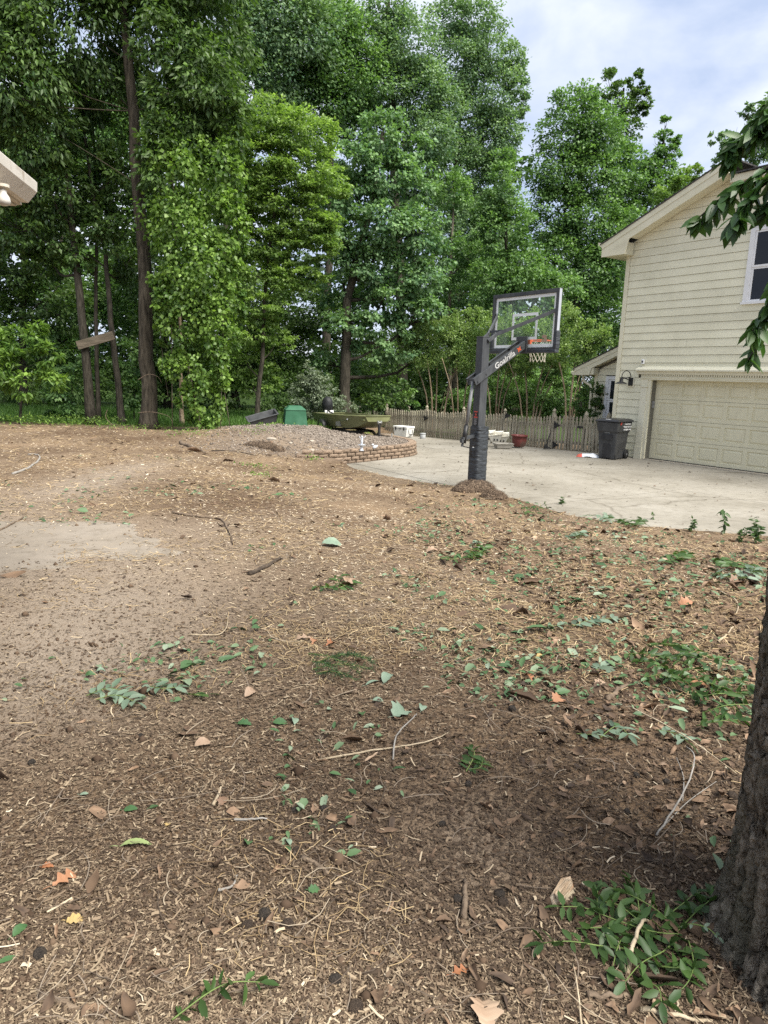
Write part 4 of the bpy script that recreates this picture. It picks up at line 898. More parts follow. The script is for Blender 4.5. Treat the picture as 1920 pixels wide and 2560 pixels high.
def twig(path, depth, nl, r=.006, size=.105, spread=1.15):
    nl = int(nl*1.35)
    """a drooping twig through photo points at the given distances, with leaves hung along it"""
    pts = catmull([D(x, y, d) for (x, y), d in zip(path, depth)], 5)
    MB().tube([p-fb0 for p in pts], list(np.linspace(r*1.8, r*.5, len(pts))), 5).obj('twig', MATS['bark_dark'], ft, True)
    for i in range(nl):
        u = rng.random()**.75; j = min(int(u*(len(pts)-1)), len(pts)-2); p = pts[j]+(pts[j+1]-pts[j])*rng.random()
        dirn = unit(pts[j+1]-pts[j]); a = rng.normal(size=3)*np.array([1, .9, .5])*spread; A = unit(dirn*.7+a*.7+np.array([0, 0, -.75]))
        Nn = unit(np.array([0, -.35, .7])+rng.normal(size=3)*.55); S_ = unit(np.cross(Nn, A)); Nn = np.cross(A, S_)
        s = size*rng.uniform(.65, 1.2)
        M_ = Matrix([[A[k]*s, S_[k]*s, Nn[k]*s, p[k]-fb0[k]] for k in range(3)]+[[0, 0, 0, 1]])
        o = bpy.data.objects.new('leaf', random.choice(lmeshes)); COL.objects.link(o); o.parent = ft; o.matrix_local = M_
twig([(2150, 250), (1980, 380), (1870, 450), (1800, 500), (1740, 550)], [3.3, 3.5, 3.6, 3.65, 3.7], 100)
twig([(2150, 200), (2000, 300), (1900, 330), (1850, 350), (1822, 400)], [3.4, 3.6, 3.7, 3.8, 3.8], 115)
twig([(2100, 300), (1960, 420), (1890, 480), (1850, 530), (1835, 560)], [3.2, 3.4, 3.5, 3.5, 3.5], 85)
twig([(2100, 180), (1980, 260), (1910, 290), (1880, 330)], [3.4, 3.6, 3.7, 3.7], 80)
twig([(2100, 500), (1990, 640), (1930, 760), (1900, 850), (1870, 900)], [3.2, 3.3, 3.4, 3.5, 3.5], 60, size=.10)
twig([(2100, 560), (1960, 690), (1910, 780), (1880, 830)], [3.2, 3.3, 3.4, 3.4], 44, size=.10)
twig([(2080, 380), (1970, 480), (1930, 500), (1915, 520)], [3.2, 3.4, 3.5, 3.5], 26)
twig([(2120, 120), (2010, 215), (1950, 250), (1905, 265)], [3.4, 3.6, 3.7, 3.7], 20)
MB().tube([tuple(np.array(q)) for q in [(.1, .05, 3.4), (.5, .3, 4.0), (.9, .7, 4.2), (1.25, 1.2, 4.3), (1.4, 1.45, 4.2)]], [.06, .05, .04, .025, .012], 6).obj('limb', MATS['bark_near'], ft, True)
print('leaf tris', NLEAF[0])

# ------------------------------------------------------------------ basketball hoop
mat('hoop_steel', (.040, .043, .047), (.066, .070, .075), rough=.5, scale=12, stretch=(1, 1, .3), bump=.05, c3=(.075, .077, .075), s3=2.5, f3=(.5, .75))
mat('hoop_pad', (.026, .030, .035), (.044, .050, .057), rough=.42, scale=9, stretch=(.7, .7, 3.4), bump=.5, bscale=6, spec=.4)
mat('hoop_white', (.72, .74, .72), (.8, .82, .8), rough=.5, scale=6)
mat('hoop_orange', (.55, .085, .03), (.62, .11, .04), rough=.45, scale=10)
mat('net_cord', (.45, .42, .34), (.55, .52, .43), rough=.9, scale=10)
mat('lettering_white', (.78, .78, .76), (.82, .82, .8), rough=.5, scale=5)
mat('lettering_grey', (.38, .38, .37), (.45, .45, .44), rough=.5, scale=5)
mat('logo_pink', (.6, .28, .2), (.66, .33, .25), rough=.5, scale=5)
m, nt, b = new_mat('hoop_glass'); b.inputs['Base Color'].default_value = (.62, .70, .66, 1); b.inputs['Roughness'].default_value = .02
b.inputs['Transmission Weight'].default_value = 0; b.inputs['Specular IOR Level'].default_value = .5
tb = nt.nodes.new('ShaderNodeBsdfTransparent'); tb.inputs[0].default_value = (.90, .95, .92, 1)
nz = nt.nodes.new('ShaderNodeTexNoise'); nz.inputs['Scale'].default_value = 2.2; nz.inputs['Detail'].default_value = 6
tcn_ = nt.nodes.new('ShaderNodeTexCoord'); mpn = nt.nodes.new('ShaderNodeMapping'); mpn.inputs['Scale'].default_value = (3, 1, .8); nt.links.new(tcn_.outputs['Object'], mpn.inputs[0]); nt.links.new(mpn.outputs[0], nz.inputs['Vector'])
mrn = nt.nodes.new('ShaderNodeMapRange'); mrn.inputs[1].default_value = .35; mrn.inputs[2].default_value = .75; mrn.inputs[3].default_value = .02; mrn.inputs[4].default_value = .14; nt.links.new(nz.outputs['Fac'], mrn.inputs[0])
ms = nt.nodes.new('ShaderNodeMixShader'); nt.links.new(mrn.outputs[0], ms.inputs[0]); nt.links.new(tb.outputs[0], ms.inputs[1]); nt.links.new(b.outputs[0], ms.inputs[2]); nt.links.new(ms.outputs[0], nt.nodes['Material Output'].inputs[0])
HST, HP = MATS['hoop_steel'], MATS['hoop_pad']
hang = math.atan2(-math.cos(PH), math.sin(PH))
hp = thing('basketball_hoop', 'in-ground basketball hoop seen from behind, dark steel pole and arms with clear backboard', 'basketball hoop', (1.68, 12.52, 0), hang)
pole = MB().box((-.086, -.084, -.1), (.086, .084, 2.8)).box((-.092, -.09, 2.8), (.092, .09, 2.812)).obj('pole', HST, hp, bevel=.008)
# the padding: a bellied box with wrinkles modelled in its mesh
pb = bmesh.new(); bmesh.ops.create_grid(pb, x_segments=40, y_segments=60, size=.5)
pv = []
for v in pb.verts:
    a = (v.co.x+.5)*2*PI; z = (v.co.y+.5)*1.14+.08
    ca, sa_ = math.cos(a), math.sin(a); k = (abs(ca)**7+abs(sa_)**7)**(-1/7)
    wr = .0028*math.sin(z*62+3.5*math.sin(a*3+z*2)+9*float(fbm(a*1.5, z*2, .5, 3))) * (.4+float(fbm(a, z, .4, 8))) * (1 if ca > .3 else .25)
    v.co = (ca*k*(.130+wr), sa_*k*(.134+wr)+.03, z)
me = bpy.data.meshes.new('pole_pad'); pb.to_mesh(me); pb.free()
pad = link('pole_pad', me, HP, hp, True)
MB().box((-.115, -.095, 1.215), (.115, .14, 1.222)).obj('pad_top', HP, hp)
def Pw(p): return Vector(p)
for s, nm in ((1, 'near'), (-1, 'far')):
    arm = MB().bar((s*.105, -.24, 2.01), (s*.105, .96, 2.73), .012, .125)
    dd_ = (Vector((0, 1.2, .72))).normalized(); up = Vector((0, -dd_.z, dd_.y))
    for k in (1, -1):
        a = Vector((s*.105-s*.018, -.24, 2.01))+up*.0625*k; c_ = Vector((s*.105-s*.018, .96, 2.73))+up*.0625*k
        arm.bar(a, c_, .048, .008, up)
    ao = arm.obj('lower_arm', HST, hp, bevel=.002)
    if s == 1:
        X_ = dd_; Zt = Vector((1, 0, 0)); Y_ = Zt.cross(X_)
        def TM(t, off=0.0):
            p = Vector((.105+.0085, -.24, 2.01)) + dd_*t + up*off
            return Matrix([[X_[k], Y_[k], Zt[k], p[k]] for k in range(3)]+[[0, 0, 0, 1]])
        text('lettering', 'Goalrilla', .14, MATS['lettering_grey'], ao, TM(.80), .0008, 1.14, .12)
        lg = MB().add([(-.05, -.035, 0), (-.012, -.035, 0), (.006, -.006, 0), (.02, -.035, 0), (.05, -.035, 0), (.032, 0, 0), (.05, .035, 0), (.02, .035, 0), (.006, .008, 0), (-.012, .035, 0), (-.05, .035, 0), (-.02, 0, 0)], [(0, 1, 2, 11), (2, 3, 4, 5), (5, 6, 7, 8), (8, 9, 10, 11), (11, 2, 5, 8)])
        me = lg.mesh('emblem'); me.transform(TM(1.20)); link('emblem', me, MATS['hoop_orange'], ao)
    up_pts = [(s*.10, .02, 2.735), (s*.115, .21, 2.86), (s*.67, .92, 3.25), (s*.76, .985, 3.30)]
    ua = MB()
    for a, c_ in zip(up_pts[:-1], up_pts[1:]): ua.bar(a, c_, .035, .062)
    ua.obj('upper_arm', HST, hp, bevel=.003)
for t in (.42, .82):
    p = Vector((0, -.24, 2.01))+dd_*t*1.4; MB().bar(p+Vector((-.1, 0, .03)), p+Vector((.1, 0, .03)), .05, .01).obj('cross_plate', HST, hp)
MB().bar((-.105, -.20, 2.04), (.105, -.20, 2.04), .03, .03).obj('cross_pin', HST, hp); MB().bar((-.17, .3, 2.92), (.17, .3, 2.92), .03, .04).obj('cross_bar', HST, hp)
bo = MB().tube([(.112, -.17, 2.02), (.125, -.17, 2.02)], .014, 8).tube([(.112, .02, 2.16), (.125, .02, 2.16)], .014, 8).tube([(.112, .86, 2.67), (.125, .86, 2.67)], .014, 8).tube([(-.13, .03, 2.74), (.13, .03, 2.74)], .014, 8).obj('bolts', HST, hp)
MB().box((-.14, .945, 2.56), (.14, .97, 2.87)).obj('mount_plate', HST, hp, bevel=.004)
fr = MB().box((-.86, .965, 3.605), (.82, 1.04, 3.67)).box((-.86, .965, 2.60), (.82, 1.04, 2.665)).box((-.86, .965, 2.665), (-.795, 1.04, 3.605)).box((.755, .965, 2.665), (.82, 1.04, 3.605)).obj('board_frame', HST, hp, bevel=.004)
MB().box((.8205, .972, 2.95), (.8225, 1.034, 3.66)).obj('edge_strip', mat('steel_light', (.3, .32, .36), (.36, .38, .42), rough=.45, scale=8), fr)
gl = MB().box((-.795, 1.0, 2.665), (.755, 1.008, 3.605)).obj('backboard', MATS['hoop_glass'], hp)
ln = MB()
def rect(mb, x0, x1, z0, z1, w, y):
    for lo, hi in (((x0, y, z1-w), (x1, y+.0015, z1)), ((x0, y, z0), (x1, y+.0015, z0+w)), ((x0, y, z0+w), (x0+w, y+.0015, z1-w)), ((x1-w, y, z0+w), (x1, y+.0015, z1-w))): mb.box(lo, hi)
rect(ln, -.79, .75, 2.67, 3.60, .055, .9975); ln.obj('border_line', MATS['hoop_white'], gl)
ln = MB(); rect(ln, -.325, .325, 2.81, 3.29, .05, .9975); ln.obj('target_square', MATS['hoop_white'], gl)
MB().prism([(.44, 2.76), (.56, 2.76), (.575, 2.80), (.55, 2.83), (.56, 2.865), (.53, 2.885), (.47, 2.885), (.44, 2.87), (.455, 2.83), (.475, 2.84), (.50, 2.82), (.43, 2.79)], 1.010, 1.0115).obj('emblem', MATS['logo_pink'], gl)
text('lettering', 'Goalrilla', .055, MATS['lettering_white'], gl, Matrix.Translation((.5, 1.0118, 2.735)) @ Matrix.Rotation(PI, 4, 'Z') @ Matrix.Rotation(PI/2, 4, 'X'), .0005, 1.1)
MB().box((-.87, .955, 2.565), (.83, 1.06, 2.63)).box((.762, .957, 2.63), (.84, 1.058, 2.945)).box((-.87, .957, 2.63), (-.80, 1.058, 2.945)).obj('board_padding', HP, hp, bevel=.012)
MB().add([(-.13, 1.04, 2.70), (.13, 1.04, 2.70), (.13, 1.04, 2.83), (-.13, 1.04, 2.83), (-.06, 1.17, 2.80), (.06, 1.17, 2.80), (.10, 1.17, 2.83), (-.10, 1.17, 2.83)], [(0, 1, 5, 4), (1, 2, 6, 5), (2, 3, 7, 6), (3, 0, 4, 7), (4, 5, 6, 7), (3, 2, 1, 0)]).obj('rim_bracket', MATS['hoop_orange'], hp)
rc_ = Vector((0, 1.40, 2.815))
rim = MB().tube([rc_+Vector((.228*math.cos(a), .228*math.sin(a), 0)) for a in np.linspace(0, 2*PI, 33)], .010, 8, False).obj('rim', MATS['hoop_orange'], hp, True)
ne = MB(); K = 12; prof = [(.222, 2.805), (.20, 2.73), (.175, 2.65), (.15, 2.57), (.14, 2.49), (.15, 2.42)]
for j in range(K):
    for sgn in (.5, -.5):
        pts = []
        for i, (r, z) in enumerate(prof):
            a = 2*PI*(j + (sgn if i % 2 else 0))/K; pts.append(rc_*1.0+Vector((r*math.cos(a), r*math.sin(a), z-2.815)))
        ne.tube(pts, .0045, 4, False)
ne.obj('net', MATS['net_cord'], rim)
MB().tube([(0, -.19, 2.02), (0, -.29, 1.22)], .030, 10).obj('actuator', mat('actuator_grey', (.13, .135, .14), (.19, .195, .2), rough=.4, scale=9), hp, True)
ac = MB().tube([(0, -.288, 1.24), (0, -.335, .92)], .042, 10).obj('actuator_sleeve', MATS['black_metal'], hp, True)
MB().box((-.03, -.40, .93), (.03, -.30, 1.0)).bar((0, -.08, 1.05), (0, -.37, 1.0), .07, .05).bar((0, -.345, .97), (0, -.37, .86), .03, .03).obj('bracket', HST, hp)
MB().tube([(0, -.365, .87), (.0, -.20, .835), (.0, -.145, .80), (0, -.143, .66)], .010, 6).obj('crank_handle', MATS['black_metal'], ac, True)
stk = MB().box((-.045, -.0865, 1.235), (.06, -.0845, 1.50)).obj('warning_sticker', mat('sticker_black', (.02, .02, .02), (.03, .03, .03), rough=.4), hp)
mat('sticker_red', (.5, .07, .05), (.55, .09, .07), rough=.4); mat('sticker_grey', (.3, .3, .3), (.35, .35, .35), rough=.4)
MB().box((-.04, -.0875, 1.475), (.055, -.0867, 1.495)).box((-.04, -.0875, 1.375), (.055, -.0867, 1.40)).obj('stripe', MATS['sticker_red'], stk)
q = MB().lathe([(.022, 0), (.022, .001)], 12).mesh('symbol'); q.transform(Matrix.Translation((.008, -.0868, 1.435)) @ Matrix.Rotation(PI/2, 4, 'X')); link('symbol', q, MATS['sticker_red'], stk)
ln = MB()
for i in range(9): ln.box((-.032, -.0875, 1.248+i*.0135), (.02+.028*((i*7) % 3)/2, -.0867, 1.254+i*.0135))
o = ln.obj('print_lines', MATS['sticker_grey'], stk)
MB().box((-.01, -.113, .83), (.03, -.105, .85)).obj('tag_plate', MATS['hoop_white'], hp)

# ------------------------------------------------------------------ wheeled bin
mat('bin_plastic', (.042, .043, .044), (.068, .069, .07), rough=.55, scale=5, bump=.04, bscale=120, c3=(.075, .075, .077), s3=2, f3=(.5, .75))
mat('bin_lid', (.018, .018, .02), (.032, .032, .034), rough=.4, scale=6)
mat('bin_red', (.55, .05, .035), (.6, .06, .04), rough=.4)
bn = thing('wheeled_bin', 'dark grey wheeled trash bin with white lettering by the garage pilaster', 'trash bin', (6.27, 18.60, 0), math.radians(45))
# local x runs from the front edge to the wheels, local y across
def ringbox(mb, levels):
    v = []
    for x0, x1, y0, y1, z in levels: v += [(x0, y0, z), (x1, y0, z), (x1, y1, z), (x0, y1, z)]
    k = len(levels); f = [(i*4+j, i*4+(j+1) % 4, i*4+4+(j+1) % 4, i*4+4+j) for i in range(k-1) for j in range(4)] + [(3, 2, 1, 0), tuple(range(4*k-4, 4*k))]
    return mb.add(v, f)
ringbox(MB(), [(.08, .68, .06, .52, .012), (.03, .74, .02, .56, .72), (.0, .76, -.01, .59, .78), (-.03, .80, -.03, .61, 1.0), (-.03, .80, -.03, .61, 1.03)]).obj('body', MATS['bin_plastic'], bn, bevel=.02)
MB().prism([(.10, .02), (.24, .03), (.28, .5), (.30, .70), (.07, .70)], .035, .05).obj('side_rib', MATS['bin_plastic'], bn, bevel=.01)
ringbox(MB(), [(-.07, .84, -.07, .65, 1.035), (-.06, .84, -.06, .64, 1.065), (.0, .82, .0, .58, 1.10), (.12, .80, .06, .52, 1.115)]).obj('lid', MATS['bin_lid'], bn, bevel=.012)
MB().tube([(.86, .02, 1.0), (.86, .56, 1.0)], .016, 8).obj('handle', MATS['bin_lid'], bn, True)
MB().box((.0, .14, .55), (.06, .44, .68)).obj('lift_recess', MATS['bin_lid'], bn)
MB().tube([(.015, .14, .56), (.015, .44, .56)], .010, 6).obj('lift_bar', MATS['steel_light'], bn, True)
MB().box((.05, .17, .04), (.068, .41, .5)).obj('front_panel', MATS['bin_lid'], bn, bevel=.01)
for y in (.03, .53):
    wh = MB().lathe([(.05, 0), (.125, .0), (.13, .01), (.13, .045), (.125, .055), (.05, .055)], 20).mesh('wheel'); wh.transform(Matrix.Translation((.70, y+.025, .13)) @ Matrix.Rotation(PI/2, 4, 'X')); w_o = link('wheel', wh, MATS['black_metal'], bn, True)
    hb = MB().lathe([(.03, 0), (.03, .064), (.0, .066)], 10).mesh('hub'); hb.transform(Matrix.Translation((.70, y+.03, .13)) @ Matrix.Rotation(PI/2, 4, 'X')); link('hub', hb, MATS['grey_plastic'], w_o)
tl = Matrix.Rotation(PI/2, 4, 'X')
for i, (s_, sz) in enumerate((('CAROLINA', .062), ('TRASH PICKUP', .062), ('919-800-1446', .068))):
    text('lettering', s_, sz, MATS['lettering_white'], bn, Matrix.Translation((.52, -.034-.001+.0015*i, .975-.075*i)) @ tl, .002, 1.15)
text('lettering', '50290', .05, MATS['grey_plastic'], bn, Matrix.Translation((.022, .29, .74)) @ Matrix.Rotation(-PI/2, 4, 'Z') @ tl, .004, 1.2)
MB().add([(.10, -.036, 1.02), (.24, -.036, 1.025), (.18, -.036, 1.0), (.14, -.036, .955), (.10, -.036, .96)], [(0, 1, 2), (0, 2, 3, 4), ]).obj('red_tag', MATS['bin_red'], bn)
MB().box((-.01, .22, 1.095), (.1, .36, 1.104)).obj('lid_label', MATS['lettering_white'], bn)

# ------------------------------------------------------------------ things along the fence
def at(px, py, Y, z=None):
    p = D(px, py, Y); p[2] = float(zdrive(p[1])) if z is None else z; return p
pt = thing('plant_pot', 'glazed maroon plant pot standing empty against the fence', 'plant pot', G(1297, 1117))
mat('maroon_glaze', (.13, .035, .032), (.20, .06, .05), rough=.35, scale=4, c3=(.1, .075, .06), s3=3, f3=(.52, .7))
MB().lathe([(.15, 0), (.20, .06), (.235, .22), (.24, .335), (.265, .335), (.27, .35), (.27, .375), (.255, .38), (.225, .375), (.215, .30), (.12, .28)], 28).obj('body', MATS['maroon_glaze'], pt, True)
MB().lathe([(.217, .30), (.0, .30)], 16, (0, 0, 0), False).obj('potting_soil', mat('pot_soil', (.04, .028, .02), (.08, .06, .04), rough=.95), pt)
ty = thing('plastic_tub', 'shallow grey beige plastic tub on the driveway before the white planters', 'tub', G(1257, 1120), math.radians(12))
mat('tub_grey', (.27, .25, .215), (.34, .32, .275), rough=.5, scale=5)
ringbox(MB(), [(-.23, .23, -.14, .14, .0), (-.26, .26, -.17, .17, .13), (-.29, .29, -.20, .20, .132), (-.29, .29, -.20, .20, .15), (-.25, .25, -.16, .16, .15), (-.22, .22, -.13, .13, .02)]).obj('body', MATS['tub_grey'], ty, bevel=.006)
mat('white_plastic', (.66, .63, .53), (.74, .71, .62), rough=.5, scale=5, c3=(.55, .5, .4), s3=4, f3=(.55, .75))
PB = G(1240, 1116)
for k, (dx, dy, h, tlt) in enumerate([(-.22, .10, .46, .10), (.03, .02, .44, .18), (.22, .05, .40, .26)]):
    lab = ['leftmost cream plastic planter leaning behind the pole', 'middle cream plastic planter leaning on its neighbours', 'rightmost cream plastic planter tipped forward over the tub'][k]
    pl = thing('planter', lab, 'planter', (PB[0]+dx, PB[1]+dy+.25, 0.0), math.radians(-18+6*k), 'tipped cream plastic planters')
    n8 = MB(); w = .22
    # a folded square shell: wide mouth with peaked corners, narrowing to the foot
    v = [(-.07, -.05, .02), (.07, -.05, .02), (.07, .08, .02), (-.07, .08, .02), (-w, -.10, h*.72), (w*.9, -.12, h*.80), (w*.95, .13, h*.96), (-w*.95, .15, h*.86), (-w*1.02, -.12, h*.78), (w*.95, -.16, h*.98), (w*1.02, .15, h*1.06), (-w, .17, h*.95),
         (-w*.9, -.08, h*.8), (w*.85, -.10, h*.93), (w*.9, .10, h*1.0), (-w*.88, .12, h*.9), (-.05, -.02, .08), (.05, -.02, .08), (.05, .05, .08), (-.05, .05, .08)]
    f = [(3, 2, 1, 0)]+[(a*4+j, a*4+(j+1) % 4, a*4+4+(j+1) % 4, a*4+4+j) for a in range(4) for j in range(4)]+[(16, 17, 18, 19)]
    o = n8.add(v, f).obj('shell', MATS['white_plastic'], pl, bevel=.008); o.rotation_euler = (tlt, 0, 0)
    for j in (-1, 1):
        hm = MB().prism([(j*.05-.016, h*.40), (j*.05+.016, h*.40), (j*.05+.02, h*.56), (j*.05-.012, h*.56)], -.094-.02*1, -.085).obj('handle_hole_dark', MATS['black_metal'], pl); hm.rotation_euler = (tlt, 0, 0)  # solid black plates paint the dark of the open handle holes
# plastic bag
bg_ = thing('plastic_bag', 'crumpled white plastic bag with red print lying on the driveway by the bin', 'plastic bag', G(1470, 1143), math.radians(-20))
mat('bag_white', (.60, .62, .65), (.72, .74, .77), rough=.4, scale=6); mat('bag_red', (.62, .13, .09), (.7, .2, .15), rough=.4, scale=6)
gx2, gy2 = np.meshgrid(np.linspace(-1, 1, 26), np.linspace(-1, 1, 16))
hh = .10*np.clip(1-np.abs(gx2)**2.2-gy2**2*.9, 0, 1)**.6*(.6+.8*fbm(gx2, gy2, .5, 4))+.012*fbm(gx2, gy2, .18, 7)+.004
edge = 1-.25*fbm(gx2*2, gy2*2, .6, 5)
V = np.stack([gx2*.36*edge, gy2*.15*edge*(1-.35*gx2), hh], -1).reshape(-1, 3); I = np.arange(26*16).reshape(16, 26)
Fq = np.stack([I[:-1, :-1], I[:-1, 1:], I[1:, 1:], I[1:, :-1]], -1); cutc = 6
link('bag', npmesh('bag', V, Fq[:, cutc:].reshape(-1, 4)), MATS['bag_white'], bg_, True); link('red_print', npmesh('red_print', V, Fq[:, :cutc].reshape(-1, 4)), MATS['bag_red'], bg_, True)
# cooler
cl_ = thing('cooler', 'white hard cooler with black latches set against the fence behind the trailer tongue', 'cooler', at(1009, 1086, 26.0), math.radians(-42))
mat('cooler_white', (.66, .66, .63), (.73, .73, .70), rough=.45, scale=5, c3=(.55, .54, .5), s3=3, f3=(.55, .75))
ringbox(MB(), [(-.30, .30, -.20, .20, .02), (-.34, .34, -.22, .22, .33)]).obj('body', MATS['cooler_white'], cl_, bevel=.02)
MB().box((-.355, -.235, .335), (.355, .235, .42)).obj('lid', MATS['cooler_white'], cl_, bevel=.02)
for x in (-.2, .2): MB().box((x-.02, -.25, .27), (x+.02, -.224, .39)).obj('latch', MATS['black_metal'], cl_)
MB().tube([(.33, -.11, .30), (.37, -.11, .12), (.37, .11, .12), (.33, .11, .30)], .010, 6).box((.345, -.06, .09), (.38, .06, .13)).obj('handle', MATS['black_metal'], cl_)
MB().box((-.03, -.237, .30), (.03, -.222, .33)).obj('badge', MATS['black_metal'], cl_)
bk = thing('bucket', 'small grey lidded can on the concrete by the fence right of the cooler', 'can', at(1057, 1091, 25.3))
MB().lathe([(.10, 0), (.105, .01), (.105, .15), (.09, .165), (.112, .17), (.112, .20), (.06, .21), (.0, .21)], 18).obj('body', mat('can_grey', (.34, .35, .35), (.42, .43, .43), rough=.5, scale=6), bk, True)
# edger tool leaning on the gate
ed = thing('garden_tool', 'black handled garden tool leaning on the fence gate near the maroon pot', 'garden tool', G(1366, 1122))
MB().tube([(.0, .0, .05), (.03, .03, .25), (.10, .06, .50)], .02, 8).obj('handle', MATS['black_metal'], ed, True)
MB().prism([(-.10, 0), (.14, 0), (.08, .05), (-.02, .14), (-.06, .13)], -.05, .05).obj('head', MATS['black_metal'], ed, bevel=.008)

# ------------------------------------------------------------------ on the gravel mound
gb = thing('green_box', 'dark green tapered utility cover with hipped top standing on the gravel mound', 'utility box', (0, 0, 0))
p = D(737, 1062, 20.9); gb.location = (p[0], p[1], float(gz(p[0], p[1]))-.02); gb.rotation_euler = (0, 0, math.radians(14))
mat('box_green', (.02, .085, .042), (.03, .115, .06), rough=.6, scale=4, bump=.03, c3=(.045, .13, .075), s3=2)
ringbox(MB(), [(-.36, .36, -.36, .36, 0), (-.345, .345, -.345, .345, .04), (-.30, .30, -.30, .30, .46)]).obj('body', MATS['box_green'], gb, bevel=.012)
ringbox(MB(), [(-.312, .312, -.312, .312, .462), (-.312, .312, -.312, .312, .485), (-.18, .18, -.18, .18, .60)]).obj('lid', MATS['box_green'], gb, bevel=.01)
tb_ = thing('tub_liner', 'dark grey plastic tub lying tilted in the grass left of the green box', 'plastic tub', (0, 0, 0))
p = D(660, 1062, 21.0); tb_.location = (p[0], p[1], float(gz(p[0], p[1]))+.02); tb_.rotation_euler = (math.radians(12), math.radians(-16), math.radians(18))
mat('liner_grey', (.05, .052, .055), (.085, .088, .09), rough=.5, scale=5)
ringbox(MB(), [(-.36, .36, -.20, .20, .0), (-.44, .44, -.27, .27, .26), (-.48, .48, -.31, .31, .262), (-.48, .48, -.31, .31, .285), (-.43, .43, -.26, .26, .285), (-.35, .35, -.19, .19, .02)]).obj('body', MATS['liner_grey'], tb_, bevel=.008)
mat('stone_pale', (.30, .26, .21), (.42, .37, .30), rough=.95, scale=7, bump=.4)
mat('stone_brown', (.20, .16, .12), (.30, .25, .2), rough=.95, scale=7, bump=.4)
def rock(px, py, sx, sy, sz, lab, m_='stone_pale', seed=1):
    p = ground_at(px, py); bm = bmesh.new(); bmesh.ops.create_icosphere(bm, subdivisions=3, radius=1)
    for v in bm.verts:
        n_ = .75+.5*float(fbm(v.co.x+v.co.z*.7+seed*3, v.co.y-v.co.z*.4+seed, 1.1, seed)); v.co = (v.co.x*sx*n_, v.co.y*sy*n_, max(-.3, v.co.z)*sz*n_)
    me = bpy.data.meshes.new('rock'); bm.to_mesh(me); bm.free(); o = link('rock', me, MATS[m_]); o.location = p; o.rotation_euler = (0, 0, seed)
    return tag(o, lab, 'rock')
rock(779, 1127, .11, .08, .06, 'flat pale rock lying on the gravel just left of the retaining wall', seed=2)
rock(678, 1098, .13, .07, .05, 'low tan rock on the gravel above the dark straw clod', seed=3)
rock(727, 1108, .07, .05, .035, 'small tan rock in the middle of the gravel mound', seed=5)
rock(780, 1103, .07, .05, .03, 'small pale rock on the gravel below the green box', seed=6)
mat('red_brick', (.22, .07, .04), (.3, .11, .07), rough=.95, scale=9, bump=.4)
p = ground_at(750, 1083); o = MB().box((-.08, -.05, -.01), (.08, .05, .055)).obj('brick', MATS['red_brick'], bevel=.006); o.location = p; o.rotation_euler = (.1, .05, .5); tag(o, 'broken red brick on the gravel mound below the green box', 'brick')
a = ground_at(717, 1066); b_ = ground_at(727, 1058); o = MB().bar(a+np.array([-.1, 0, .02]), b_+np.array([.0, -.3, .14]), .05, .02).obj('plank_offcut', MATS['liner_grey']); tag(o, 'short dark board offcut lying beside the green box foot', 'board')
a = G(953, 1088, .30); b_ = G(986, 1094, .31); o = MB().bar(a, b_, .07, .03).obj('plank_offcut', MATS['old_board']); tag(o, 'pale plank lying on the gravel near the curve of the retaining wall', 'plank')
# pair of white figures on the wall
st = thing('statuette', 'small white and grey bird bath figure standing on the retaining wall', 'statuette', G(904, 1127, .345))
mat('statue_white', (.5, .52, .56), (.66, .68, .70), rough=.6, scale=14, c3=(.3, .33, .38), s3=18, f3=(.5, .62))
MB().lathe([(.055, 0), (.05, .02), (.03, .03), (.03, .09), (.05, .11), (.085, .135), (.09, .145), (.06, .14), (.02, .13)], 18).obj('pedestal', MATS['statue_white'], st, True)
fg = MB().lathe([(.0, .13), (.028, .14), (.024, .19), (.03, .24), (.02, .28), (.012, .30), (.02, .32), (.018, .345), (.0, .355)], 12)
fg.tube([(.01, 0, .27), (.05, .0, .31), (.09, -.0, .35)], [.012, .009, .004], 6).tube([(-.01, 0, .27), (-.045, .01, .30), (-.06, .0, .34)], [.012, .009, .004], 6)
fg.obj('figure', MATS['statue_white'], st, True)
bd = thing('bird_figure', 'small white bird figurine sitting on the retaining wall cap', 'figurine', G(937, 1122, .345), .5)
ell = MB().lathe([(.002, -.06), (.03, -.045), (.043, 0), (.034, .04), (.012, .075), (.002, .085)], 12).mesh('body'); ell.transform(Matrix.Translation((0, 0, .045)) @ Matrix.Rotation(1.2, 4, 'Y')); link('body', ell, MATS['statue_white'], bd, True)
MB().lathe([(.002, -.026), (.02, -.016), (.026, 0), (.02, .016), (.002, .027)], 10, (-.055, 0, .10)).add([(-.08, -.008, .10), (-.08, .008, .10), (-.105, 0, .096), (-.08, 0, .11)], [(0, 1, 2), (1, 3, 2), (3, 0, 2)]).obj('head', MATS['statue_white'], bd, True)

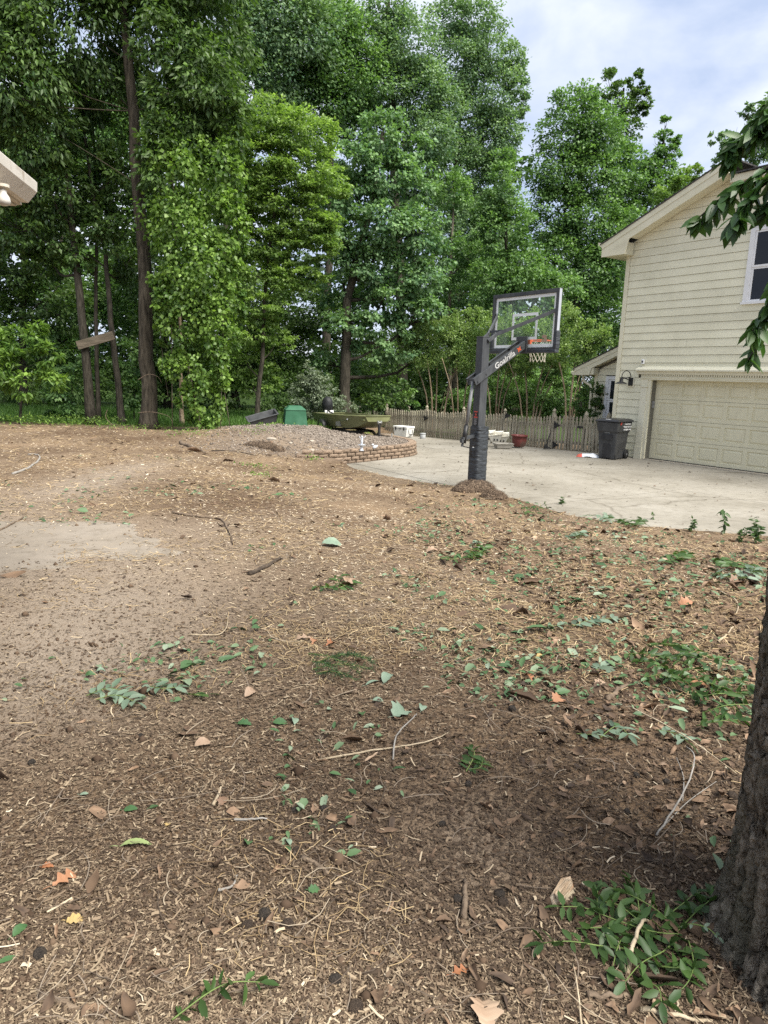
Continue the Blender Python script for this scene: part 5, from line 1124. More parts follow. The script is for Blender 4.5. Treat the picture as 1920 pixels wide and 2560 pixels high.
# ------------------------------------------------------------------ jon boat on its trailer
sS = D(781, 1033, 23.3); bW = D(900, 1043.5, 20.3); ld = (bW-sS)[:2]; blen = np.linalg.norm(ld); ld /= blen; pdv = np.array([-ld[1], ld[0]])
gunz = (sS[2]+bW[2])/2
borg = sS[:2]+pdv*.62+ld*0                          # centre line at the stern (starboard lies at +y local)
bang = math.atan2(ld[1], ld[0]); btilt = -math.atan2(bW[2]-sS[2], blen)
bt = thing('boat', 'olive green flat bottomed boat on a trailer with black covered outboard', 'boat', (borg[0], borg[1], sS[2]-.37), bang); bt.rotation_euler = (0, btilt, bang)
mat('hull_olive', (.13, .14, .062), (.18, .19, .09), rough=.5, scale=3, stretch=(1, 1, 2), c3=(.14, .145, .08), s3=2, f3=(.5, .75))
mat('alu_grey', (.3, .3, .28), (.4, .4, .38), rough=.45, scale=6, metal=.4)
stn = [(0, .50, 0., .62, .37), (1.2, .52, 0., .64, .37), (blen-.95, .48, .0, .60, .375), (blen-.4, .42, .09, .52, .385), (blen, .34, .24, .44, .40)]
v = []; f = []
for x, hb_, zb, ht, zt in stn: v += [(x, -ht, zt), (x, -hb_, zb), (x, hb_, zb), (x, ht, zt)]
for i in range(len(stn)-1):
    for j in range(3): f.append((i*4+j, i*4+4+j, i*4+5+j, i*4+1+j))
f += [(0, 1, 2, 3), tuple(reversed([16, 17, 18, 19]))]
nb0 = len(v)
for x, hb_, zb, ht, zt in stn: 
    xx = min(max(x, .03), blen-.04); v += [(xx, -ht+.03, zt-.004), (xx, -hb_+.03, zb+.03), (xx, hb_-.03, zb+.03), (xx, ht-.03, zt-.004)]
for i in range(len(stn)-1):
    for j in range(3): f.append((nb0+i*4+j, nb0+i*4+1+j, nb0+i*4+5+j, nb0+i*4+4+j))
f += [(nb0+3, nb0+2, nb0+1, nb0), (nb0+16, nb0+17, nb0+18, nb0+19)]
hull = MB().add(v, f).obj('hull', MATS['hull_olive'], bt)
gw = MB()
for s in (-1, 1): gw.tube([(x, s*(ht-.005), zt+.008) for x, _, _, ht, zt in stn], .022, 6)
gw.bar((blen-.01, -.44, .408), (blen-.01, .44, .408), .05, .03).bar((.02, -.62, .378), (.02, .62, .378), .06, .03); gw.obj('gunwale', MATS['hull_olive'], bt, True)
for s in (-1, 1): MB().box((.3, s*.575-.012, .20), (blen-1.0, s*.575+.012, .225)).obj('side_rib', MATS['hull_olive'], bt)
for x in (.55, 1.7): MB().box((x, -.56, .03), (x+.32, .56, .26)).obj('bench', MATS['alu_grey'], bt)
MB().box((blen-.75, -.46, .27), (blen-.06, .46, .33)).obj('deck', MATS['hull_olive'], bt)
MB().box((blen-.9, -.605, .26), (blen-.85, -.585, .30)).obj('decal', MATS['lettering_white'], bt)
ob = MB().lathe([(.05, 0), (.14, .02), (.19, .10), (.20, .24), (.19, .36), (.14, .46), (.06, .51), (.0, .52)], 16).mesh('motor_cover')
for vv in ob.vertices:
    n_ = 1+.14*(float(fbm(vv.co.x*3, vv.co.y*3+vv.co.z*2, .5, 6))-.5); vv.co = (vv.co.x*1.15*n_, vv.co.y*.9*n_, vv.co.z)
ob.transform(Matrix.Translation((-.12, 0, .42)))
mt = link('outboard_cover', ob, mat('cover_black', (.010, .011, .012), (.028, .029, .03), rough=.55, scale=7, bump=.6, bscale=6), bt, True)
MB().box((-.17, -.07, -.25), (-.02, .07, .45)).box((-.34, -.10, -.30), (.05, .10, -.27)).tube([(-.1, 0, -.3), (-.1, 0, -.5)], .05, 8).obj('outboard_leg', MATS['grey_plastic'], bt, bevel=.01)
MB().box((-.03, -.16, .36), (.05, .16, .47)).obj('transom_bracket', MATS['lettering_white'], bt, bevel=.01)
MB().tube([(0, -.05, .50), (.3, -.1, .42), (.55, -.12, .40)], [.03, .025, .02], 8).obj('tiller', MATS['black_metal'], bt, True)
tz = sS[2]-.37
tl_ = thing('boat_trailer', 'black steel boat trailer under the olive boat with winch post and tongue', 'trailer', (borg[0], borg[1], 0), bang)
tg = float(gz(*(borg+ld*.9))); zf = tz-.06
fmb = MB().bar((-.1, -.42, zf), (blen-1.1, -.42, zf), .05, .08).bar((-.1, .42, zf), (blen-1.1, .42, zf), .05, .08).bar((blen-1.1, -.42, zf), (blen+.0, 0, zf-.10), .05, .08).bar((blen-1.1, .42, zf), (blen+.0, 0, zf-.10), .05, .08).bar((blen-.2, 0, zf-.10), (blen+1.05, 0, zf-.22), .06, .07)
for x in (.1, 1.2, blen-1.2): fmb.bar((x, -.42, zf), (x, .42, zf), .06, .06)
fmb.obj('frame', MATS['black_metal'], tl_)
for s in (-1, 1):
    wm = MB().lathe([(.10, 0), (.22, 0), (.25, .03), (.25, .13), (.22, .16), (.10, .16)], 20).mesh('wheel'); wm.transform(Matrix.Translation((1.0, s*.72+.08, tg+.25)) @ Matrix.Rotation(PI/2, 4, 'X')); wo_ = link('wheel', wm, MATS['black_metal'], tl_, True)
    rm = MB().lathe([(.0, .0), (.10, .0), (.11, .17), (.0, .165)], 14).mesh('rim'); rm.transform(Matrix.Translation((1.0, s*.72+.085, tg+.25)) @ Matrix.Rotation(PI/2, 4, 'X')); link('rim', rm, MATS['alu_grey'], wo_)
    MB().bar((1.0, s*.42, tg+.25), (1.0, s*.7, tg+.25), .05, .05).obj('axle', MATS['black_metal'], tl_)
MB().bar((blen+.10, 0, zf-.12), (blen+.06, 0, zf+.40), .06, .06, (1, 0, 0)).bar((blen+.0, 0, zf+.05), (blen+.38, 0, zf-.14), .04, .04).obj('winch_post', MATS['black_metal'], tl_)
wm = MB().lathe([(.06, 0), (.06, .01), (.03, .012), (.03, .10), (.06, .102), (.06, .112)], 14).mesh('winch'); wm.transform(Matrix.Translation((blen+.08, .06, zf+.36)) @ Matrix.Rotation(PI/2, 4, 'X')); link('winch', wm, MATS['alu_grey'], tl_, True)
MB().tube([(blen+.70, .08, zf-.30), (blen+.70, .08, zf+.10)], .022, 8).box((blen+.66, .03, zf-.25), (blen+.74, .12, zf-.14)).obj('jack', MATS['alu_grey'], tl_)
MB().box((blen+.95, -.05, zf-.29), (blen+1.22, .05, zf-.20)).obj('coupler', MATS['alu_grey'], tl_, bevel=.015)

# ------------------------------------------------------------------ litter on the ground
GEM = {'gz': gz}
def litter_points(n, y0, y1, p=1.6, wid=.64):
    """points over the mulch, denser close by where single chips can be seen"""
    u = rng.random(n); q = 1-p
    y = (y0**q + u*(y1**q-y0**q))**(1/q); x = (rng.random(n)*2-1)*(wid*y+.35)
    return x, y
def keep_mask(x, y, path=.12, sandk=.3, grv=.06):
    ins = inside(x, y, POLY); d1 = dist_poly(x, y, DIRT_EDGE); d2 = dist_poly(x, y, WALL_LINE)
    k = np.where(ins, np.where(d1 < .5, np.exp(-d1/.07)*.8, .0), 1.0)
    gv = ss(d1-d2, -.5, .7)*ss(y, 15.2, 16.2)*ss(x, -5.2, -3.6); k *= 1-(1-grv)*gv
    k *= np.where(inside(x, y, pp), path+.75*ss(fbm(x, y, .7, 41), .52, .68)+.8*ss(.4-dist_poly(x, y, pp, True), 0, .4), 1)
    sd_ = np.exp(-((x+4.2)**2/.45+(y-10)**2/7))*.9 + np.exp(-((x+3.3)**2/3.2+(y-6.1)**2/1.4))*.95 + np.exp(-((x+2.0)**2/1.1+(y-4.3)**2/1.5))*.8 + np.exp(-((x+1.6)**2/.5+(y-3.2)**2/.9))*.55 + np.exp(-((x-.35)**2/.12+(y-2.1)**2/.2))*.8
    k *= 1-(1-sandk)*np.clip(sd_, 0, 1)
    return k
def frames(n, tilt=.3):
    a = rng.random(n)*2*PI; A = np.stack([np.cos(a), np.sin(a), rng.normal(size=n)*tilt*.6], 1); Nn = unit(np.stack([rng.normal(size=n)*tilt, rng.normal(size=n)*tilt, np.ones(n)], 1))
    return unit(A), Nn
def stuff(name, V, F, lv, m_, label=None):
    o = link(name, npmesh(name, V, F, lv), MATS[m_]); return tag(o, label, kind='stuff')
def quads(P, A, Nn, Ln, Wd, lv, bend=0.0, segs=1):
    """flat strips, straight or bent"""
    S = unit(np.cross(Nn, A)); rows = []
    Ln = Ln[:, None]; Wd = Wd[:, None]; bb = (rng.normal(size=len(P))*bend)[:, None]
    for i in range(segs+1):
        t = i/segs-.5; c = P + A*Ln*t + S*Ln*bb*(t*t*4-.5) + np.array([0, 0, 1])*Ln*np.abs(bb)*.12*(1-4*t*t)
        rows += [c+S*Wd/2, c-S*Wd/2]
    V = np.stack(rows, 1); k = V.shape[1]
    f = np.array([[2*i, 2*i+1, 2*i+3, 2*i+2] for i in range(segs)])
    F = (f[None] + (np.arange(len(P))*k)[:, None, None]).reshape(-1, 4)
    return V.reshape(-1, 3), F, np.repeat(lv, k)
rampmat('chip', [(.06, .042, .029), (.12, .085, .056), (.195, .145, .097), (.29, .225, .15), (.42, .34, .235), (.58, .50, .38)], .9)
rampmat('straw', [(.12, .08, .045), (.23, .16, .085), (.35, .26, .145), (.50, .39, .23)], .8)
rampmat('dead_leaf', [(.04, .027, .019), (.085, .056, .037), (.145, .095, .06), (.23, .15, .095), (.40, .29, .20)], .75, .3)
rampmat('fresh_leaf', [(.03, .07, .025), (.065, .125, .045), (.15, .20, .12), (.24, .29, .21)], .55, .4)
rampmat('soil_clod', [(.05, .033, .022), (.085, .058, .04), (.13, .09, .06)], .95, .1)
def zone(x, y):
    """how much reddish leaf litter (right) against pale chips (middle, far)"""
    return ss(x+.35*(fbm(x, y, 1.1, 17)-.5)*4, -.1, 1.3)*(1-ss(y, 6, 10)*.45)
# wood chips
x, y = litter_points(285000, 1.15, 21, 1.85); k = keep_mask(x, y); z_ = zone(x, y)
dens = k*(.55+.75*fbm(x, y, .6, 61))*(1-.2*z_); sel = rng.random(len(x)) < dens; x, y, z_ = x[sel], y[sel], z_[sel]
n = len(x); A, Nn = frames(n, .26); far_ = 1+y/5.5
Ln = rng.lognormal(math.log(.0098), .5, n)*far_; Wd = np.minimum(Ln*.5, rng.lognormal(math.log(.0027), .42, n)*far_)
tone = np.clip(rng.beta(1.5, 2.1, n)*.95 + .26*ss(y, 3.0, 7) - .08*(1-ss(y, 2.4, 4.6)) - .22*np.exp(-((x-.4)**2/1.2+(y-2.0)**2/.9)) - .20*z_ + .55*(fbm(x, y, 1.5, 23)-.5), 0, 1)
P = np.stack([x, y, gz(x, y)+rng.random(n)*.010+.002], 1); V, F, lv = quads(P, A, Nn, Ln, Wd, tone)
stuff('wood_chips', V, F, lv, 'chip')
# longer splinters and bark strips, thin broken twigs
x, y = litter_points(5200, 1.2, 12, 1.5); k = keep_mask(x, y); sel = rng.random(len(x)) < k*.55; x, y = x[sel], y[sel]; n = len(x)
A, Nn = frames(n, .3); V, F, lv = quads(np.stack([x, y, gz(x, y)+rng.random(n)*.012+.006], 1), A, Nn, rng.lognormal(math.log(.028), .45, n), rng.lognormal(math.log(.0042), .4, n), np.clip(rng.beta(1.4, 1.7, n), 0, 1), .12, 2)
stuff('bark_strips', V, F, lv, 'chip')
rampmat('twig_bits', [(.06, .045, .033), (.13, .10, .075), (.22, .18, .14), (.34, .28, .2)], .9)
x, y = litter_points(2600, 1.2, 18, 1.2); k = keep_mask(x, y); sel = rng.random(len(x)) < k*.5; x, y = x[sel], y[sel]; n = len(x)
A, Nn = frames(n, .2); V, F, lv = quads(np.stack([x, y, gz(x, y)+rng.random(n)*.015+.010], 1), A, Nn, rng.lognormal(math.log(.085), .5, n)*(1+y/9), (.0014+.0012*rng.random(n))*(1+y/5), rng.random(n), .16, 4)
stuff('twigs', V, F, lv, 'twig_bits')
# straw and shredded vine stems
x, y = litter_points(70000, 1.2, 21, 1.35); k = keep_mask(x, y, .08)
dens = k*ss(fbm(x, y, 1.0, 71)+.10*ss(y, 4, 9)-.30*np.exp(-(y/2.9)**4), .38, .66)*(.12+.88*ss(y, 2.6, 4.2)); sel = rng.random(len(x)) < dens; x, y = x[sel], y[sel]; n = len(x)
A, Nn = frames(n, .28); P = np.stack([x, y, gz(x, y)+rng.random(n)*.014+.004], 1)
V, F, lv = quads(P, A, Nn, rng.uniform(.035, .10, n)*(1+y/22), (.0013+.0004*rng.random(n))*(1+y/2.6), np.clip(rng.normal(.5, .24, n), 0, 1), .14, 2)
stuff('straw', V, F, lv, 'straw')
# dead leaves
x, y = litter_points(34000, 1.2, 19, 1.35); k = keep_mask(x, y, .05, .15); z_ = zone(x, y)
dens = k*(.10+.9*z_**1.2)*(.25+.85*fbm(x, y, .8, 81))*(.30+.70*ss(y, 2.4, 4.2)); sel = rng.random(len(x)) < dens; x, y = x[sel], y[sel]; n = len(x)
A, Nn = frames(n, .5); P = np.stack([x, y, gz(x, y)+rng.random(n)*.016+.003], 1); s_ = rng.lognormal(math.log(.025), .45, n)*(1+y/9)
def curled(P, A, Nn, Ln, Wd, lv):
    """dry leaves rolled and bent, with ragged edges"""
    A = unit(A); S = unit(np.cross(Nn, A)); Nn = np.cross(A, S); n = len(P)
    T = np.array([0, .2, .45, .7, .9, 1.0]); wp = np.array([.08, .75, 1.0, .8, .4, .05])
    roll = rng.normal(.25, .5, n)[:, None]; bend = rng.normal(0, .45, n)[:, None]; rows = []; lr = []
    for i, t in enumerate(T):
        for k in (-1, 0, 1):
            w = Wd[:, None]*.5*wp[i]*k*rng.uniform(.6, 1.25, (n, 1)); u = Ln[:, None]*(t-.5+rng.normal(size=(n, 1))*.035)
            rows.append(P + A*u + S*w*(1-.35*np.abs(roll)) + Nn*(np.abs(w)*roll*1.1 + bend*Ln[:, None]*(t-.5)**2 + rng.normal(size=(n, 1))*Wd[:, None]*.04)); lr.append(np.clip(lv+rng.normal(size=n)*.09-(.08 if k == 0 else 0), 0, 1))
    V = np.stack(rows, 1); f = np.array([[i*3+k, i*3+3+k, i*3+4+k, i*3+1+k] for i in range(5) for k in (0, 1)])
    return V.reshape(-1, 3), (f[None]+(np.arange(n)*18)[:, None, None]).reshape(-1, 4), np.stack(lr, 1).ravel()
V, F, lv = curled(P, A, Nn, s_*1.25, s_*rng.uniform(.4, .8, n), np.clip(rng.normal(.45, .24, n), 0, 1))
stuff('leaf_litter', V, F, lv, 'dead_leaf')
# scattered green leaves from the cut vines
x, y = litter_points(20000, 1.3, 14, 1.15); k = keep_mask(x, y, .05, .2)
dens = k*ss(fbm(x, y, .9, 91)+.24*ss(x, .1, 1.8)+.05*np.exp(-((y-3.6)/1.2)**2)-.10*ss(y, 7, 11)*(x < 2)-.22*np.exp(-(y/2.4)**4), .52, .76)*(.12+.88*ss(y, 2.6, 3.6)); sel = rng.random(len(x)) < dens; x, y = x[sel], y[sel]; n = len(x)
A, Nn = frames(n, .4); P = np.stack([x, y, gz(x, y)+rng.random(n)*.02+.008], 1); s_ = rng.lognormal(math.log(.033), .4, n)*(1+y/16)
V, F, lv = leaves(P, A, Nn, s_, s_*rng.uniform(.3, .6, n), np.clip(rng.beta(1.5, 2.4, n), 0, 1), fold=.2, hexa=True)
stuff('green_leaves', V, F, lv, 'fresh_leaf')
# soil crumbs
x, y = litter_points(16000, 1.2, 7, 1.7); k = keep_mask(x, y, .3, 1.2); sel = rng.random(len(x)) < k*.8; x, y = x[sel], y[sel]; n = len(x)
s_ = rng.lognormal(math.log(.0055), .5, n)[:, None, None]; oc = np.array([[1, 0, 0], [-1, 0, 0], [0, 1, 0], [0, -1, 0], [0, 0, .8], [0, 0, -.8]], float)
def octs(x, y, s_, zoff=.3):
    n = len(x); V = np.stack([x, y, gz(x, y)], 1)[:, None]+oc[None]*s_*rng.uniform(.65, 1.3, (n, 6, 1)) + np.array([0, 0, 1])*s_*zoff
    f = np.array([[0, 2, 4], [2, 1, 4], [1, 3, 4], [3, 0, 4], [2, 0, 5], [1, 2, 5], [3, 1, 5], [0, 3, 5]])
    return V.reshape(-1, 3), (f[None]+(np.arange(n)*6)[:, None, None]).reshape(-1, 3)
V, F = octs(x, y, s_); stuff('soil_crumbs', V, F, np.repeat(rng.random(n), 6), 'soil_clod')
# gravel on the mound
rampmat('gravel_stone', [(.09, .074, .06), (.155, .128, .104), (.23, .192, .158), (.34, .297, .25)], .9, .2)
x = rng.uniform(-6, 1, 15000); y = rng.uniform(15.2, 22, 15000); d1 = dist_poly(x, y, DIRT_EDGE); d2 = dist_poly(x, y, WALL_LINE)
gvm = ss(d1-d2, -.5, .7)*ss(y, 15.2, 16.2)*ss(x, -5.4, -3.8)*~inside(x, y, POLY)*(d2 > .2); sel = rng.random(15000) < gvm; x, y = x[sel], y[sel]; n = len(x)
V, F = octs(x, y, rng.lognormal(math.log(.0165), .35, n)[:, None, None]); stuff('gravel', V, F, np.repeat(rng.random(n), 6), 'gravel_stone')
# bits of leaf on the concrete
x = rng.uniform(-1, 14, 2400); y = rng.uniform(9, 27, 2400); sel = inside(x, y, dpoly) & (rng.random(2400) < .55*fbm(x, y, 2, 5)+.25*ss(y-.6*x, 8, 14)); x, y = x[sel], y[sel]; n = len(x)
A, Nn = frames(n, .25); s_ = rng.lognormal(math.log(.04), .4, n)
V, F, lv = leaves(np.stack([x, y, zdrive(y)+.008], 1), A, Nn, s_, s_*.5, rng.random(n)*.6, fold=.25, hexa=True); stuff('dry_leaves', V, F, lv, 'dead_leaf')
# grass at the edge of the wood
leafmat('grass_blade', (.05, .115, .02), (.12, .23, .05), .35, .5)
n = 26000; x = rng.uniform(-16, -1.2, n); y = rng.uniform(21.2, 27.5, n); sel = rng.random(n) < ss(y, 21.3, 22.6)*(1-ss(x, -2.8, -1.4)); x, y = x[sel], y[sel]; n = len(x)
A = unit(np.stack([rng.normal(size=n)*.35, rng.normal(size=n)*.35, np.ones(n)], 1)); Nn = unit(rng.normal(size=(n, 3))*np.array([1, 1, .2])+np.array([0, -.4, .3]))
V, F, lv = leaves(np.stack([x, y, gz(x, y)-.01], 1), A, Nn, rng.uniform(.10, .26, n), np.full(n, .028), rng.random(n)); stuff('grass', V, F, lv, 'grass_blade')
# weeds and dry grass tufts on the mound and at the wood edge
P_, A_ = [], []
for px, py, sp, cnt, h in [(845, 1078, .35, 60, .14), (875, 1077, .25, 40, .12), (908, 1082, .5, 140, .10), (930, 1083, .3, 60, .10), (815, 1070, .3, 40, .08), (700, 1076, .5, 50, .07), (640, 1085, .6, 60, .08), (665, 1075, .4, 50, .08), (1020, 1086, .12, 24, .12), (785, 1150, .2, 30, .08), (650, 1190, .3, 50, .06), (640, 1168, .4, 60, .06), (470, 1085, .7, 160, .14), (560, 1062, .8, 120, .12),
                           (150, 1062, 1.6, 420, .3), (240, 1066, 1.0, 300, .28), (60, 1064, 1.4, 300, .3), (400, 1072, .6, 140, .16), (330, 1074, .7, 120, .14)]:
    c = ground_at(px, py); o2 = rng.normal(size=(cnt, 2))*sp*.5; xx = c[0]+o2[:, 0]; yy = c[1]+o2[:, 1]
    q = np.stack([xx, yy, gz(xx, yy)+rng.random(cnt)*h], 1); P_.append(q); A_.append(np.full(cnt, h))
P = np.concatenate(P_); hh_ = np.concatenate(A_); n = len(P)
A = unit(rng.normal(size=(n, 3))*np.array([1, 1, .5])+np.array([0, 0, .5])); Nn = unit(rng.normal(size=(n, 3))*.5+np.array([0, 0, 1]))
V, F, lv = leaves(P, A, Nn, .05+hh_*.3*rng.random(n), .018+.02*rng.random(n), rng.random(n)); stuff('weeds', V, F, lv, 'leaf_vine')

# ------------------------------------------------------------------ heap of straw round the pole, clods
def heap(name, label, cat, lobes, n, col='straw', Ls=(.05, .13), wid=.004):
    b0 = np.array([lobes[0][0], lobes[0][1], float(gz(lobes[0][0], lobes[0][1]))]); t = thing(name, label, cat, b0)
    bm = bmesh.new()
    for (cx_, cy_, rx, ry, hz) in lobes:
        g0 = float(gz(cx_, cy_)); r = bmesh.ops.create_icosphere(bm, subdivisions=3, radius=1)
        for v in r['verts']:
            k_ = .82+.36*float(fbm(v.co.x+cx_, v.co.y+v.co.z+cy_, .8, 4)); v.co = (cx_-b0[0]+v.co.x*rx*k_, cy_-b0[1]+v.co.y*ry*k_, g0-b0[2]+v.co.z*hz*k_)
    me = bpy.data.meshes.new('core'); bm.to_mesh(me); bm.free(); link('core', me, MATS['heap_core'], t, True)
    Ps, Ns = [], []
    for (cx_, cy_, rx, ry, hz) in lobes:
        d = unit(rng.normal(size=(n, 3))); d[:, 2] = np.abs(d[:, 2]); g0 = float(gz(cx_, cy_))
        Ps.append(np.array([cx_, cy_, g0])+d*np.array([rx, ry, hz])*rng.uniform(.9, 1.08, (n, 1))); Ns.append(unit(d/np.array([rx, ry, hz])))
    P = np.concatenate(Ps); Nn = unit(np.concatenate(Ns)+rng.normal(size=P.shape)*.35); A = unit(np.cross(Nn, rng.normal(size=P.shape)))
    m_ = len(P); V, F, lv = quads(P, A, Nn, rng.uniform(*Ls, m_), np.full(m_, wid), np.clip(rng.normal(.32, .25, m_), 0, 1), .25, 2)
    o = link('strands', npmesh('strands', V-b0, F, lv), MATS[col], t); o['kind'] = 'stuff'
    return t
mat('heap_core', (.05, .035, .024), (.12, .088, .06), rough=.95, scale=22, detail=8, bump=.9, bscale=40)
rampmat('straw_grey', [(.06, .042, .03), (.14, .10, .07), (.26, .19, .13), (.42, .32, .22)], .9)
c1 = ground_at(1196, 1248); c2 = ground_at(1245, 1253)
heap('straw_heap', 'heap of brown pine straw and mulch piled round the foot of the basketball pole', 'mulch heap', [(1.67, 12.36, .36, .28, .17), (c2[0]-.03, c2[1]+.3, .22, .2, .13), (1.45, 12.2, .22, .18, .10)], 1500, 'straw_grey')
c1 = ground_at(650, 1116); c2 = ground_at(695, 1128)
heap('straw_clod', 'dark fibrous clod of roots and straw lying at the left edge of the gravel', 'clod', [(c1[0], c1[1], .42, .14, .13), (c2[0], c2[1], .16, .14, .13), ((c1[0]+c2[0])/2, (c1[1]+c2[1])/2, .25, .13, .12)], 500, 'straw_grey', (.05, .12), .006)

# ------------------------------------------------------------------ sticks
mat('stick_brown', (.10, .072, .05), (.20, .15, .105), rough=.9, scale=14, stretch=(1, 1, 1), bump=.4)
mat('stick_pale', (.30, .24, .16), (.45, .37, .26), rough=.85, scale=14, bump=.3)
mat('stick_grey', (.20, .185, .165), (.32, .30, .27), rough=.9, scale=14, bump=.3)
mat('stick_dark', (.035, .027, .02), (.09, .068, .05), rough=.95, scale=14, bump=.5)
def stick(name, label, cat, pts, r, m_, lift=.012, arch=0.0, forks=(), group=None):
    P = [ground_at(x, y) for x, y in pts]; k_ = len(P)
    P = catmull([p+np.array([0, 0, lift+arch*math.sin(PI*i/max(k_-1, 1))]) for i, p in enumerate(P)], 5); b0 = P[0].copy()
    P = P + rng.normal(size=P.shape)*r*.25
    mb = MB().tube([p-b0 for p in P], list(np.linspace(r, r*.55, len(P))), 7)
    for fpts, fr_ in forks:
        Q = catmull([ground_at(x, y)+np.array([0, 0, lift]) for x, y in fpts], 4); mb.tube([p-b0 for p in Q], list(np.linspace(fr_, fr_*.4, len(Q))), 6)
    o = mb.obj(name, MATS[m_], None, True); o.location = b0; return tag(o, label, cat, group)
stick('stick', 'long bent brown stick curving over the mulch right of the bare path', 'stick', [(432, 1283), (500, 1294), (552, 1300), (570, 1325), (585, 1363)], .016, 'stick_brown')
stick('stick', 'dark bark strip lying on the mulch below the bent stick', 'bark strip', [(625, 1438), (665, 1420), (705, 1398)], .022, 'stick_dark')
stick('stick', 'thin dark stick at the left edge above the bare path', 'stick', [(-10, 1332), (30, 1312), (58, 1296)], .012, 'stick_brown')
stick('stick', 'grey curved stick on the mulch at the left below the woods', 'stick', [(33, 1186), (70, 1172), (98, 1150), (96, 1139), (70, 1137)], .022, 'stick_grey')
stick('log', 'short rotting log end lying at the mulch edge below the hanging vine', 'log', [(451, 1110), (485, 1122), (515, 1133)], .05, 'stick_brown')
stick('stick', 'thin dark branch trailing right from the rotting log', 'branch', [(530, 1128), (580, 1128), (640, 1140)], .014, 'stick_dark')
stick('twig', 'long thin pale twig lying across the middle of the litter', 'twig', [(800, 1905), (960, 1878), (1060, 1862), (1120, 1838)], .0045, 'stick_pale')
stick('twig', 'thin grey twig standing up from the litter left of the long pale twig', 'twig', [(982, 1905), (990, 1860), (1030, 1815), (1042, 1790)], .004, 'stick_grey', arch=.03)
stick('twig', 'pale grey forked twig at the right near the furrowed trunk', 'twig', [(1640, 2095), (1690, 2030), (1725, 1960), (1733, 1905), (1715, 1872)], .004, 'stick_grey', arch=.03, forks=[([(1705, 2010), (1708, 1950), (1690, 1900)], .003), ([(1665, 2065), (1720, 2010), (1790, 1960)], .003)])
stick('stick', 'dark stick lying at the edge of the driveway concrete', 'stick', [(1538, 1267), (1560, 1280), (1590, 1295)], .014, 'stick_dark')
stick('stick', 'bent tan twig rising through the green cut branch at lower right', 'twig', [(1566, 2445), (1578, 2400), (1600, 2345), (1622, 2312)], .007, 'stick_pale', arch=.05)
stick('log', 'brown branch half buried at the bottom left corner', 'branch', [(105, 2488), (180, 2522), (265, 2572)], .013, 'stick_brown', .004)
stick('wood_stub', 'upright rotten brown stub of wood left of the two dark nuts', 'wood stub', [(1158, 2302), (1160, 2262), (1162, 2210)], .012, 'stick_brown')
stick('stem', 'thin white dry stem standing at the bottom right of the litter', 'stem', [(1452, 2572), (1442, 2500), (1432, 2418)], .0028, 'stick_pale', arch=.02)
stick('splinter', 'pale wood splinter lying left of the bare soil patch', 'splinter', [(533, 2020), (545, 1998), (553, 1975)], .007, 'stick_pale')
stick('bark_curl', 'curled brown strip of bark right of the pale green leaf', 'bark strip', [(757, 2146), (790, 2165), (822, 2188)], .010, 'stick_brown', .006)
stick('stick', 'short grey twig right of the brown leaf near the splinter', 'twig', [(585, 2056), (630, 2055), (668, 2053)], .005, 'stick_grey')
stick('stick', 'bluish grey twig piece low in the left litter', 'twig', [(545, 2235), (580, 2222), (592, 2196)], .0048, 'stick_grey')
stick('stick', 'straight pale stem crossing the green weeds at right centre', 'stem', [(1570, 1770), (1660, 1830), (1740, 1880), (1840, 1940)], .0035, 'stick_pale', arch=.03)
stick('stick', 'pale crooked stick low at the right below the white stem', 'stick', [(1600, 2530), (1690, 2550), (1780, 2562)], .007, 'stick_pale')
stick('stick', 'brown flat stick lying under the green cut branch at lower right', 'stick', [(1468, 2495), (1520, 2500), (1572, 2497)], .009, 'stick_brown')
stick('wood_splint', 'broken brown length of wood among the weeds right of centre', 'wood piece', [(1518, 1752), (1545, 1730), (1570, 1718)], .016, 'stick_brown')
stick('stick', 'thin arched vine stem on the bare path near its right end', 'stem', [(470, 1590), (540, 1592), (565, 1575), (570, 1545), (560, 1540)], .004, 'stick_pale')
stick('stick', 'grey brown curved twig on the leaf litter at the far right', 'twig', [(1800, 1482), (1835, 1500), (1845, 1522), (1838, 1540)], .006, 'stick_pale')
stick('stick', 'short tan stick on leaf litter right of the orange leaf', 'stick', [(1795, 1608), (1815, 1592), (1832, 1572)], .008, 'stick_pale')
# loose roots at the foot of the big trunk
rt = thing('root_tangle', 'pale loose roots arching over the ground at the foot of the thick trunk', 'roots', ground_at(320, 1075)); rb_ = np.array(rt.location)
for pts in ([(345, 1032), (380, 1030), (420, 1040), (432, 1058)], [(268, 1025), (265, 1045), (290, 1066), (330, 1070), (372, 1066)], [(255, 1070), (285, 1060), (310, 1068)], [(330, 1062), (340, 1072), (365, 1070)], [(345, 950), (370, 936), (395, 942), (404, 958)]):
    q = catmull([D(x, y, 20.3) for x, y in pts], 4); MB().tube([p-rb_ for p in q], list(np.linspace(.010, .005, len(q))), 6).obj('root', MATS['stick_brown'], rt, True)
